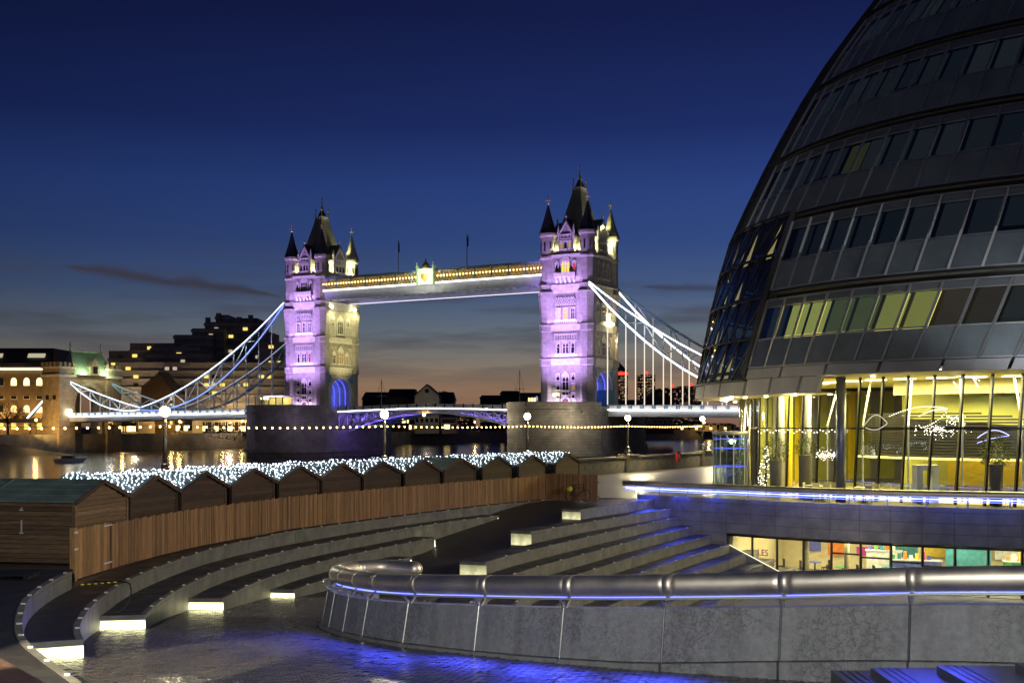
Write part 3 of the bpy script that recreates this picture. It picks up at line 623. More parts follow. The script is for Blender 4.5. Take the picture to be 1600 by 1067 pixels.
# magenta cut-out letters and dots on the glass, two red round stickers
for (s, z, txt, c_, sz) in ((sG+1.75, 1.35, 'LES', 0, .46), (sG+5.2, 1.45, 'TSSV', 4, .22)):
    cu_ = bpy.data.curves.new('lettering', 'FONT'); cu_.body = txt; cu_.size = sz; cu_.extrude = .004; cu_.materials.append(cm_[c_])
    a, b = aq(s, -.06), aq(s+.5, -.06); tmp_ = bpy.data.objects.new('lettering_source', cu_); me_ = bpy.data.meshes.new_from_object(tmp_); bpy.data.objects.remove(tmp_); ob = bpy.data.objects.new('window_lettering', me_); C.objects.link(ob); ob.parent = cg; ob.location = a+Vector((0, 0, z)); ob.rotation_euler = (PI/2, 0, math.atan2(b.y-a.y, b.x-a.x))
for (s, z) in ((sG+13.4, .62), (sG+14.9, .58)):
    a, b = aq(s, -.05), aq(s+.5, -.05); ng = math.atan2(b.y-a.y, b.x-a.x)
    sk = MB(); sk.add([(math.cos(2*PI*i/20)*.16, -.004, math.sin(2*PI*i/20)*.16) for i in range(20)], [tuple(range(20))], 0); sk.box(-.10, .10, -.012, -.006, -.025, .025, 1)
    o2 = sk.build('round_sticker', [mat('sticker_red', (.7, .03, .03), .5, var=0, emit=(1, .05, .03), es=.15), mat('sticker_white', (.8, .8, .8), .5, var=0)], cg, a+Vector((0, 0, z)), ng)
# ================================================================== STAIR at the lower right
sr = thing('stair', 'dark stone stair rising at the lower right corner below the parapet', 'stairs', (7, 15.5, 0))
m_stair = mat('dark_stair_stone', (.07, .07, .075), .35, var=.25, vs=2, bump=.2, bs=20, spec=.6)
for k, (x0, d0, d1, z1) in enumerate(((-1.95, .1, 2.75, .33), (-1.45, -.4, 2.35, .46), (-.6, -.9, 1.9, .59), (.4, -1.4, 1.5, .72))):
    s_ = MB().box(x0, 8, d0-1.2, d1-.02*k, -.6, z1).build('step', m_stair, sr)
    for j in range(3): MB().box(x0+.12+.12*j, x0+.15+.12*j, d0-1.2, d1-.05, z1, z1+.006).build('grip_strip', m_dark, s_)
# ================================================================== MARKET HUTS
def woodmat(name, c, var=.35, rough=.65, sx=.6, sy=.6, sz=9):
    m = mat(name, c, rough, var=0); t = m.node_tree; n = t.nodes; l = t.links; b = n['Principled BSDF']
    tcn = n.new('ShaderNodeTexCoord'); oi = n.new('ShaderNodeObjectInfo'); mp = n.new('ShaderNodeMapping'); l.new(tcn.outputs['Object'], mp.inputs[0]); mp.inputs['Scale'].default_value = (sx, sy, sz)
    ad = n.new('ShaderNodeVectorMath'); ad.operation = 'ADD'; l.new(mp.outputs[0], ad.inputs[0])
    cx = n.new('ShaderNodeMath'); cx.operation = 'MULTIPLY'; cx.inputs[1].default_value = 37; l.new(oi.outputs['Random'], cx.inputs[0]); l.new(cx.outputs[0], ad.inputs[1])
    nz = n.new('ShaderNodeTexNoise'); l.new(ad.outputs[0], nz.inputs[0]); nz.inputs['Scale'].default_value = 3.2; nz.inputs['Detail'].default_value = 6; nz.inputs['Distortion'].default_value = .6
    mr = n.new('ShaderNodeMapRange'); l.new(nz.outputs[0], mr.inputs[0]); mr.inputs[1].default_value = .3; mr.inputs[2].default_value = .7; mr.inputs[3].default_value = 1-var; mr.inputs[4].default_value = 1+var
    m2 = n.new('ShaderNodeMapRange'); l.new(oi.outputs['Random'], m2.inputs[0]); m2.inputs[3].default_value = .66; m2.inputs[4].default_value = 1.32
    mm = n.new('ShaderNodeMath'); mm.operation = 'MULTIPLY'; l.new(mr.outputs[0], mm.inputs[0]); l.new(m2.outputs[0], mm.inputs[1])
    mx = n.new('ShaderNodeMix'); mx.data_type = 'RGBA'; mx.blend_type = 'MULTIPLY'; mx.inputs[0].default_value = 1; mx.inputs[6].default_value = (*c, 1); l.new(mm.outputs[0], mx.inputs[7]); l.new(mx.outputs[2], b.inputs['Base Color'])
    bp = n.new('ShaderNodeBump'); bp.inputs['Strength'].default_value = .3; bp.inputs['Distance'].default_value = .02; l.new(nz.outputs[0], bp.inputs['Height']); l.new(bp.outputs[0], b.inputs['Normal'])
    return m
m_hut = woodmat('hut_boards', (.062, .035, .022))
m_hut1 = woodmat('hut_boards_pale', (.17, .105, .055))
m_roof = mat('green_felt_roof', (.16, .225, .20), .6, var=.4, vs=1.2, bump=.3, bs=30)
m_fence = woodmat('fence_planks', (.255, .142, .062), sx=9, sy=9, sz=.5)
m_gate = woodmat('gate_planks', (.30, .17, .065), sx=7, sy=7, sz=.6)
def board_run(mbs, x0, x1, y, z0, z1, axis='x', th=.042):
    if axis == 'x': mbs.hexa([(x0, y-th, z0), (x1, y-th, z0), (x1, y+.01, z0), (x0, y+.01, z0)], [(x0, y-th*.35, z1), (x1, y-th*.35, z1), (x1, y+.01, z1), (x0, y+.01, z1)])
HWD, EAV, RDG, HDP, BH = 1.52, 1.93, 2.48, 3.3, .142
hut_me = {}
def hut(i, p, ang, label, depth=HDP, mb_=None, side=False, net=True, sc_=1.0):
    bm_ = mb_ or m_hut
    t = thing('market_hut', label, 'hut', (p[0], p[1], 0), ang, 'timber huts in a row behind the fence')
    z = .05; k = 0
    while z < RDG-.12:
        z1 = min(z+BH, RDG-.03); hw = HWD-.08 if z1 <= EAV else (HWD-.08)*(RDG-z1+.03)/(RDG-EAV+.03)
        key = ('g', k, bm_.name)
        if key not in hut_me:
            b = MB(); board_run(b, -hw, hw, 0, z, z1-.016); hut_me[key] = b.mesh('board', bm_)
        put('board', hut_me[key], t); z += BH; k += 1
    if side or i < 3:
        z = .05; k = 0
        while z < EAV-.02:
            key = ('s', k, bm_.name, depth)
            if key not in hut_me:
                b = MB(); x = -HWD+.04; z1 = min(z+BH, EAV)-.016
                b.hexa([(x-.045, 0.05, z), (x+.01, .05, z), (x+.01, depth, z), (x-.045, depth, z)], [(x-.008, .05, z1), (x+.01, .05, z1), (x+.01, depth, z1), (x-.008, depth, z1)])
                hut_me[key] = b.mesh('board', bm_)
            put('board', hut_me[key], t); z += BH; k += 1
    for sx in (-1, 1): MB().box(sx*(HWD-.05)-.055, sx*(HWD-.05)+.055, -.05, .06, 0, EAV-.02).build('corner_post', bm_, t)
    bd = MB(); bd.prism([(-HWD+.07, .03), (HWD-.07, .03), (HWD-.07, depth), (-HWD+.07, depth)], .03, EAV-.03)
    bd.add([(-HWD+.07, .03, EAV-.03), (HWD-.07, .03, EAV-.03), (0, .03, RDG-.05), (-HWD+.07, depth, EAV-.03), (HWD-.07, depth, EAV-.03), (0, depth, RDG-.05)], [(0, 1, 2), (5, 4, 3), (0, 2, 5, 3), (2, 1, 4, 5)])
    bd.build('inner_wall', m_dark, t)
    for sx in (-1, 1):
        ov = .12; sl_ = (RDG-EAV)/HWD; ex = HWD+.12; ez = EAV-.12*sl_
        n_ = 4; rp = thing_part = MB()
        rp.hexa([(sx*.0, -ov, RDG), (sx*ex, -ov, ez), (sx*ex, depth+.1, ez), (0, depth+.1, RDG)], [(0, -ov, RDG+.045), (sx*ex, -ov, ez+.045), (sx*ex, depth+.1, ez+.045), (0, depth+.1, RDG+.045)])
        ro = rp.build('roof_panel', m_roof, t)
        bt = MB()
        for q in range(1, 4):
            f = q/4; bt.bar((sx*ex*f, -ov, RDG+(ez-RDG)*f+.05), (sx*ex*f, depth+.1, RDG+(ez-RDG)*f+.05), .03, .022)
        bt.bar((sx*.02, depth*.5, RDG+.05), (sx*ex, depth*.5, ez+.05), .04, .022)
        bt.build('batten', m_roof, ro)
        MB().bar((0, -ov-.01, RDG-.02), (sx*ex, -ov-.01, ez-.02), .03, .13).build('bargeboard', m_hut, t)
    if net:
        nt_ = thing('light_net', 'net of tiny white lights over the roof of '+label.split(',')[0], 'fairy lights', (p[0], p[1], 0), ang, 'nets of white lights on the hut roofs')
        b = MB()
        sides = (-1, 1) if net is True else (net,)
        for sx in sides:
            na, nc = (11, 17) if i < 5 else (9, 13)
            for a in range(na):
                for c in range(nc):
                    f = (a+.5+random.uniform(-.35, .35))/na; yy = (c+.5*(a % 2)+random.uniform(-.3, .3))/nc*depth
                    r = random.choice((.012, .016, .021, .028)); X = sx*f*(HWD+.1); Z = RDG-(RDG-EAV)*f*(HWD+.1)/HWD+.075+random.uniform(0, .05)
                    b.add([(X-r, yy, Z), (X+r, yy, Z), (X, yy-r, Z), (X, yy+r, Z), (X, yy, Z-r), (X, yy, Z+r)], [(0, 2, 5), (2, 1, 5), (1, 3, 5), (3, 0, 5), (2, 0, 4), (1, 2, 4), (3, 1, 4), (0, 3, 4)])
        b.build('bulbs', m_netb, nt_, kind='stuff')
        cb_ = MB()
        for sx in sides:
            for c in range(8):
                yy = c/7*depth; cb_.bar((0, yy, RDG+.07), (sx*(HWD+.1), yy+random.uniform(-.2, .2), EAV+.03), .012)
        cb_.build('cord', m_dark, nt_)
    return t
HP = [(-12.9, 36.2), (-12.25, 39.4), (-11.4, 42.6), (-10.3, 45.8), (-9.05, 48.9), (-7.7, 51.9), (-6.2, 54.9), (-4.5, 57.8), (-2.75, 60.8), (-.85, 64), (1.15, 67.3), (3.4, 71)]
nth = ['first', 'second', 'third', 'fourth', 'fifth', 'sixth', 'seventh', 'eighth', 'ninth', 'tenth', 'eleventh', 'last']
for i, p in enumerate(HP):
    a = Vector(HP[max(0, i-1)]); b = Vector(HP[min(len(HP)-1, i+1)]); d = b-a; ang = math.atan2(d.y, d.x)
    if i == 0: lab = 'first timber hut by the gate, its plain green roof and long side wall showing'
    elif i == 8: lab = 'ninth timber hut from the gate, its near roof slope left bare of lights'
    elif i == 11: lab = 'last timber hut of the row, next to the lit river wall'
    else: lab = '%s timber hut from the gate, only its dark gable showing above the fence' % nth[i]
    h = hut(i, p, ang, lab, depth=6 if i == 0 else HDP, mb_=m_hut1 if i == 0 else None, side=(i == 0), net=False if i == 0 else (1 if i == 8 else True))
    if i == 0:
        for (yy, zz, L_) in ((1.75, 1.62, .1), (1.75, .92, .42), (4.1, .92, .42)):
            k_ = MB(); k_.box(-HWD-.03, -HWD-.0, yy-.018, yy+.018, zz, zz+L_); k_.box(-HWD-.04, -HWD, yy-.06, yy+.06, zz, zz+.035)
            k_.build('hook', m_whitep, h)
# ================================================================== FENCE
fp = []
for p in r1:
    if 33.6 <= p.y <= 66.3:
        o = interp(p.y, [(34, 1.2), (38, .85), (44, .32), (67, .28)]); i = r1.index(p); d = (r1[min(i+1, len(r1)-1)]-r1[i-1]).normalized(); fp.append(Vector((p.x-d.y*o, p.y+d.x*o, 0)))
fe = Vector((4.75, 63.4, 0))
plank = {}
def fence(label, path, h=1.34, wdt=.125, material=None, jitter=.012):
    t = thing('plank_fence', label, 'fence', (path[0].x, path[0].y, 0)); o = Vector((path[0].x, path[0].y, 0))
    pts = resample([p-o for p in path], wdt)
    for k, (a, b) in enumerate(zip(pts, pts[1:])):
        hv = k % 5; key = (hv, material.name, h)
        if key not in plank:
            hh = h+(.012*(hv-2)); wd = wdt/2-.005; plank[key] = MB().hexa([(-wd, -.012, .03), (wd, -.012, .03), (wd, .012, .03), (-wd, .012, .03)], [(-wd, -.012, hh), (wd, -.012, hh), (wd, .012, hh), (-wd, .012, hh)]).mesh('plank', material)
        m_ = (a+b)/2; ang = math.atan2(b.y-a.y, b.x-a.x)+random.uniform(-.05, .05); n_ = Vector((math.sin(ang), -math.cos(ang), 0))*random.uniform(-jitter, jitter)
        put('plank', plank[key], t, m_+n_, ang)
    for z in (.3, 1.08):
        r = MB(); pp = offset2(resample([p-o for p in path], 1.0), -.05)
        for a, b in zip(pp, pp[1:]): r.bar(a+Vector((0, 0, z)), b+Vector((0, 0, z)), .035, .08)
        r.build('rail', material, t)
    for a in resample([p-o for p in path], 2.4):
        MB().box(-.045, .045, -.045, .045, 0, h-.05).build('post', material, t, offset2([a, a+Vector((.1, .1, 0))], -.12)[0])
    return t
fence('long curved fence of upright brown planks in front of the huts', fp, material=m_fence)
fence('short fence end of upright planks turned towards the viewer, a bicycle leaning on it', [fp[-1]+Vector((.05, 0, 0)), fe], h=1.5, material=m_fence)
# gate
g0 = fp[0]+Vector((0, -.08, 0)); g1 = Vector((-11.82, 31.1, 0)); gd = (g1-g0); gl = gd.length; ga = math.atan2(gd.y, gd.x)
gt = thing('plank_gate', 'open gate of light brown planks with white hinges at the near end of the fence', 'gate', g0, ga)
for k in range(10):
    x0 = .06+k*(gl-.1)/10; x1 = x0+(gl-.1)/10-.008
    MB().box(x0, x1, -.014, .014, .04, 1.40+.012*math.sin(k*2)).build('plank', m_gate, gt)
for z in (.25, 1.2): MB().box(.06, gl-.05, -.05, -.016, z, z+.1).build('ledge', m_gate, gt)
for z in (.22, 1.3): MB().box(-.05, .55, .016, .03, z, z+.035).build('hinge', m_whitep, gt)
MB().box(gl-.03, gl+.1, -.08, .06, 0, 1.45).build('gate_post', m_gate, gt)
for z in (1.3, .85): MB().box(gl-.06, gl+.14, .062, .085, z, z+.05).build('latch', m_whitep, gt)
hz = MB(); a = gp(126, 913, .02); b = gp(197, 907.5, .02)
for k in range(14): hz.bar(a+(b-a)*(k/14), a+(b-a)*((k+1)/14), .07, .02, k % 2)
tag(hz.build('hazard_strip', [mat('hazard_yellow', (.6, .48, .03), .5, var=.1, emit=(1, .8, .1), es=.05), m_blackp]), 'yellow and black striped strip on the ground below the open gate', 'hazard strip')
cbp = [Vector((-11.2, 30.9, .03)), gp(197, 909, .02), gp(203, 913, .02)+Vector((.02, 0, -.1)), gp(204, 930, -.3), gp(198, 945, -.40), gp(186, 955, -.40), gp(178, 960, -.41)+Vector((0, -.1, 0)), gp(188, 970, -.62), gp(212, 978, -.75), gp(228, 979, -.72)]
tag(MB().tube(crom(cbp, 6), .018, 6).build('power_cable', m_blackp), 'black cable hanging from the hazard strip down over the stone seats', 'cable')
pt = thing('pallet', 'dark low pallet stack lying beside the first hut', 'pallet', gp(8, 903, .45), .1)
for k in range(5): MB().box(-1.0, .75, -.4+.2*k, -.26+.2*k, .10, .14).build('slat', m_dark, pt)
for k in range(3): MB().box(-.95+.75*k, -.83+.75*k, -.4, .55, 0, .10).build('bearer', m_dark, pt)
# ================================================================== BICYCLE
bd_ = (fe-fp[-1]); ba = math.atan2(bd_.y, bd_.x); bo = fp[-1]+bd_*.70+Vector((math.sin(ba), -math.cos(ba), 0))*.42
bk_ = thing('bicycle', 'dark bicycle with a yellow basket bag leaning on the end of the plank fence', 'bicycle', (bo.x, bo.y, 0), ba)
for sx in (-.52, .52):
    wh = MB().tube([(sx+.33*math.cos(2*PI*k/24), 0, .35+.33*math.sin(2*PI*k/24)) for k in range(25)], .018, 6, False).build('wheel', m_blackp, bk_)
    sp = MB()
    for k in range(8): sp.bar((sx, 0, .35), (sx+.32*math.cos(PI*k/4), 0, .35+.32*math.sin(PI*k/4)), .006)
    sp.build('spokes', m_steeld, wh); MB().tube([(sx+.31*math.cos(2*PI*k/24), 0, .35+.31*math.sin(2*PI*k/24)) for k in range(25)], .008, 5, False).build('rim', m_steeld, wh)
fr = MB()
for a, b in (((-.52, 0, .35), (-.08, 0, .32)), ((-.52, 0, .35), (-.2, 0, .78)), ((-.08, 0, .32), (-.22, 0, .88)), ((-.2, 0, .76), (.36, 0, .80)), ((-.08, 0, .32), (.38, 0, .72)), ((.36, 0, .86), (.52, 0, .35))): fr.tube([a, b], .017, 6)
fr.build('frame', m_dark, bk_)
MB().tube([(.30, -.26, .98), (.36, -.1, 1.0), (.36, .1, 1.0), (.30, .26, .98)], .014, 6).tube([(.36, 0, .84), (.36, 0, 1.0)], .014, 6).build('handlebar', m_dark, bk_)
MB().hexa([(-.36, -.07, .90), (-.08, -.02, .90), (-.08, .02, .90), (-.36, .07, .90)], [(-.36, -.08, .95), (-.08, -.025, .94), (-.08, .025, .94), (-.36, .08, .95)]).build('saddle', m_blackp, bk_)
MB().lathe([(.05, .56), (.15, .60), (.17, .72), (.13, .82), (.03, .85)], 12, -.45, -.12).build('basket_bag', mat('yellow_bag', (.62, .58, .04), .5, var=.1), bk_, smooth=True)
MB().tube([(-.08, -.06, .32), (.0, -.1, .2)], .012, 5).lathe([(.09, .0), (.09, .02)], 12).build('crank', m_steeld, bk_)
# ================================================================== RIVER WALL, LAMPS, FESTOON
PERP = 52.0
m_rw = mat('river_wall_stone', (.34, .32, .26), .75, var=.25, vs=.8, bump=.3, bs=10)
rwl = thing('river_wall', 'pale stone river wall along the promenade edge', 'wall', (NR*PERP)+U*90, math.atan2(U.y, U.x))
RA = math.atan2(U.y, U.x)
MB().box(-130, 130, -.30, .5, -7, .82).build('core', m_granite, rwl)
bme = {}
for row, (z0, z1) in enumerate(((-.68, -.18), (-.17, .34), (.35, .84))):
    x = -48+(row % 2)*.9
    while x < 62:
        key = row
        if key not in bme: bme[key] = MB().box(-.885, .885, -.35, -.28, z0, z1).mesh('stone_block', m_rw)
        put('stone_block', bme[key], rwl, (x, random.uniform(-.008, .008), 0)); x += 1.8
cpm = MB().box(-1.19, 1.19, -.42, .55, .85, 1.02).mesh('coping_stone', m_rw)
for k in range(-22, 28): put('coping_stone', cpm, rwl, (k*2.4, 0, 0))
LT = [47.2-21, 47.2, 68.2, 89.2, 110.2, 131.2, 152.2]
lname = ['unseen', 'white globe lamp post nearest the first huts, the largest of the row', 'globe lamp post before the shadowed far bridge pier', 'globe lamp post in front of the lit near bridge pier', 'globe lamp post on the wall beside the red box', 'globe lamp post beside the glass building', 'far']
def lamp(tpos, label):
    p = NR*PERP+U*tpos
    t = thing('lamp_post', label, 'lamp post', (p.x, p.y, 1.03), RA, 'globe lamp posts along the river wall')
    ped = MB().box(-1.1, 1.1, -.75, .6, -1.7, .06); ped.box(-1.2, 1.2, -.82, .66, .065, .17); ped.build('pedestal', m_rw, t)
    MB().lathe([(.46, .17), (.46, .30), (.38, .34), (.38, .52), (.28, .6), (.22, .85), (.26, .9), (.18, 1.0)], 8).build('base', m_blackp, t)
    MB().lathe([(.14, 1.0), (.115, 2.0), (.10, 3.3), (.15, 3.4), (.10, 3.48), (.10, 3.62), (.2, 3.7)], 12).build('column', m_blackp, t, smooth=True)
    MB().sph((0, 0, 4.0), .30, 18, 12).build('globe', m_globe, t, smooth=True)
    MB().lathe([(.12, 4.28), (.06, 4.36), (.02, 4.5)], 8).build('finial', m_blackp, t)
    light('POINT', 'lamp_light', (0, -1.3, 4.0), 1700, (1, .84, .48), t, size=.3)
    return t
for tpos, lb in zip(LT[1:6], lname[1:6]): lamp(tpos, lb)
spn = ['far left', 'between the two leftmost lamp posts', 'in front of the far bridge tower', 'below the bascule span', 'across the near pier', 'below the right side span', 'beside the glass building']
bulb_me = MB().sph((0, 0, 0), .052, 8, 6).mesh('bulb', m_bulb)
fst = ['left of the largest globe lamp', 'right of the largest globe lamp', 'reaching left from the near pier lamp', 'reaching right from the near pier lamp', 'above the red lifebuoy case', 'right of the last lamp, mostly hidden']
for k in range(5):
    ta, tb = LT[k], LT[k+1]; p = NR*PERP+U*ta
    t = thing('festoon_string', 'string of small amber bulbs '+fst[k], 'string lights', (p.x, p.y, 4.17), RA, 'amber bulb strings between the lamp posts')
    L_ = tb-ta; n_ = 29
    cb_ = MB().tube([(L_*j/12, 0, .06-.10*math.sin(PI*j/12)) for j in range(13)], .012, 4); cb_.build('cable', m_blackp, t)
    for j in range(n_): x = L_*(j+.5)/n_; put('bulb', bulb_me, t, (x, 0, -.02-.10*math.sin(PI*x/L_)))
p = NR*(PERP-.5)+U*122.4
lb_ = thing('lifebuoy_case', 'red lifebuoy case standing against the river wall', 'lifebuoy case', (p.x, p.y, .1), RA)
MB().box(-.42, .42, -.16, .1, 0, 1.15).build('case', mat('red_plastic', (.55, .02, .02), .4, var=.1), lb_); MB().box(-.2, .2, -.175, -.162, .45, .85).build('label_plate', m_whitep, lb_); MB().box(-.46, .46, -.2, .12, 1.152, 1.2).build('lid', mat('red_lid', (.6, .02, .02), .4, var=.1), lb_)
# a street lamp behind the viewer lights the near paving, as its pool of light in the picture shows
def street_lamp(x, y, z, label, en, aim, spot, col=(1, .88, .62)):
    t = thing('street_lamp', label, 'street lamp', (x, y, z), 0)
    MB().lathe([(.16, 0), (.16, .5), (.09, .6), (.06, 7)], 12).build('column', m_dark, t, smooth=True)
    MB().bar((0, 0, 7), (0, .9, 7.2), .08).build('arm', m_dark, t); MB().box(-.2, .2, .6, 1.3, 7.16, 7.3).build('lantern', m_dark, t)
    light('SPOT', 'lamp_light', (0, 1.0, 7.1), en, col, t, size=.12, aim=aim, spot=spot, blend=.25)
street_lamp(-1.5, -3, 2.4, 'tall street lamp behind the viewer that lights the near paving', 10500, (-1.5, 22, -2.6), R_(150), (.97, .96, .92))
street_lamp(-10.5, 4.0, .9, 'street lamp beyond the lower left corner that throws a pool of light on the paving', 36000, (3.9, 16.4, -1.2), R_(12.5), (1, .84, .56))
street_lamp(23, 27, .9, 'tall street lamp beyond the right edge that lights the steps and the fence', 14000, (-24, 16, -1), R_(104), (1, .85, .62))
street_lamp(27.5, 40, .2, 'added unseen lamp beyond the right edge, aimed up to brighten the glass facade', 10500, (6, 16, 19), R_(110), (.92, .97, 1))  # unseen lamp made up to lift the facade panels
# ================================================================== RIVER AND FAR BANK
m_water = mat('river_water', (.012, .016, .022), .16, var=0, spec=.5)
t_ = m_water.node_tree; n_ = t_.nodes; l_ = t_.links; tcw = n_.new('ShaderNodeTexCoord'); mpw = n_.new('ShaderNodeMapping'); mpw.inputs['Scale'].default_value = (.5, .12, 1); l_.new(tcw.outputs['Object'], mpw.inputs[0])
nw = n_.new('ShaderNodeTexNoise'); nw.inputs['Scale'].default_value = 1.2; nw.inputs['Detail'].default_value = 5; l_.new(mpw.outputs[0], nw.inputs[0]); bpw = n_.new('ShaderNodeBump'); bpw.inputs['Strength'].default_value = .16; bpw.inputs['Distance'].default_value = .3; l_.new(nw.outputs[0], bpw.inputs['Height']); l_.new(bpw.outputs[0], n_['Principled BSDF'].inputs['Normal'])
WZ = -4.2
struct(MB().add([(-900, -200, WZ), (2500, -200, WZ), (2500, 3500, WZ), (-900, 3500, WZ)], [(0, 1, 2, 3)]).build('river', m_water))
m_land = mat('far_bank_ground', (.03, .03, .028), .9, var=.3, vs=.05)
NB = [(-420, -60), (-330, 60), (-240, 205), (-155, 352), (-100, 445), (-55, 520), (0, 600), (70, 680), (170, 770), (320, 860), (520, 930), (900, 1000)]   # north bank edge
bank = [(x, y, .6) for x, y in NB]
struct(polymesh('far_bank', bank+[(2400, 1000, .6), (2400, 3400, .6), (-900, 3400, .6), (-900, -60, .6)], m_land))
qb = thing('embankment_wall', 'dark stone embankment wall along the far bank', 'wall', (0, 0, 0))
q_ = MB()
for a, b in zip(NB, NB[1:]):
    q_.hexa([(a[0], a[1], -8), (b[0], b[1], -8), (b[0]-2, b[1]+2, -8), (a[0]-2, a[1]+2, -8)], [(a[0], a[1], 1.5), (b[0], b[1], 1.5), (b[0]-2, b[1]+2, 1.5), (a[0]-2, a[1]+2, 1.5)])
q_.build('wall', m_granite, qb)
m_mud = mat('foreshore_mud', (.035, .032, .026), .6, var=.3, vs=.2, bump=.4, bs=2)
struct(MB().add([(-330, 60, -1.5), (-240, 205, -1.5), (-155, 352, -1.5), (-128, 338, -4.4), (-195, 195, -4.4), (-280, 50, -4.4)], [(0, 5, 4, 1), (1, 4, 3, 2)]).build('foreshore_beach', m_mud))
# ================================================================== BRIDGE TOWERS
PT = 8.8        # top of the piers
HX, HY, CX, CY = 7.3, 8.6, 6.45, 7.75
TC = [(-5.45, -6.75), (5.45, -6.75), (5.45, 6.75), (-5.45, 6.75)]
def fpt(f, u, o, z):
    return {'W': (u, -CY-o, z), 'E': (-u, CY+o, z), 'S': (CX+o, u, z), 'N': (-CX-o, -u, z)}[f]
def fbox(mb, f, u0, u1, o0, o1, z0, z1, mi=0):
    a = fpt(f, u0, o0, z0); b = fpt(f, u1, o1, z1)
    return mb.box(min(a[0], b[0]), max(a[0], b[0]), min(a[1], b[1]), max(a[1], b[1]), z0, z1, mi)
def window(root, f, u, z0, wd, h, lights=2, pane=None, o=0, hood=True, transom=True):
    b = MB(); fw = .16; g = lambda u0, u1, o0, o1, a, c: fbox(b, f, u0, u1, o+o0, o+o1, a, c)
    g(u-wd/2-fw, u-wd/2, 0, .28, z0, z0+h); g(u+wd/2, u+wd/2+fw, 0, .28, z0, z0+h); g(u-wd/2-fw-.1, u+wd/2+fw+.1, 0, .42, z0-.22, z0-.005); g(u-wd/2-fw, u+wd/2+fw, 0, .28, z0+h+.003, z0+h+.24)
    for k in range(1, lights): x = u-wd/2+wd*k/lights; g(x-.06, x+.06, .02, .2, z0+.002, z0+h-.002)
    if transom: g(u-wd/2+.01, u+wd/2-.01, .03, .17, z0+h*.58, z0+h*.58+.12)
    for k in range(lights):      # pointed heads
        x0 = u-wd/2+wd*k/lights+.06; x1 = u-wd/2+wd*(k+1)/lights-.06; zt = z0+h-.004
        for xa, sg in ((x0, 1), (x1, -1)):
            b.extr([fpt(f, xa, o+.05, zt), fpt(f, (x0+x1)/2, o+.05, zt), fpt(f, xa, o+.05, zt-min(.7, (x1-x0)))], Vector(fpt(f, 0, .12, 0))-Vector(fpt(f, 0, 0, 0)))
    if hood:
        zt = z0+h+.27
        b.extr([fpt(f, u-wd/2-fw-.1, o+.03, zt), fpt(f, u+wd/2+fw+.1, o+.03, zt), fpt(f, u, o+.03, zt+wd*.55+.2)], Vector(fpt(f, 0, .22, 0))-Vector(fpt(f, 0, 0, 0)))
    wo = b.build('window', m_stonel, root)
    p = MB(); fbox(p, f, u-wd/2, u+wd/2, o+.015, o+.04, z0, z0+h); p.build('pane', pane or m_wglass, wo)
    return wo
def arcade(root, f, u0, u1, z0, z1, n, o=.0, name='arcade'):
    b = MB(); st_ = (u1-u0)/n
    for k in range(n+1): x = u0+st_*k; fbox(b, f, x-.07, x+.07, o, o+.22, z0, z1)
    for k in range(n):
        x = u0+st_*k; vec = Vector(fpt(f, 0, .18, 0))-Vector(fpt(f, 0, 0, 0))
        for xa in (x+.07, x+st_-.07): b.extr([fpt(f, xa, o+.01, z1), fpt(f, x+st_/2, o+.01, z1), fpt(f, xa, o+.01, z1-st_*.5)], vec)
    fbox(b, f, u0-.1, u1+.1, o, o+.3, z1+.003, z1+.2); fbox(b, f, u0-.1, u1+.1, o, o+.3, z0-.2, z0-.003)
    return b.build(name, m_stonel, root)
def corbels(root, f, u0, u1, z0, rows, n):
    b = MB()
    for r in range(rows):
        for k in range(n):
            x = u0+(u1-u0)*(k+(.5 if r % 2 else .0)+.15)/n
            if x+.32 < u1: fbox(b, f, x, x+(u1-u0)/n*.5, 0, .18+.12*r, z0+r*.5, z0+r*.5+.36)
    return b.build('corbel_table', m_stonel, root)
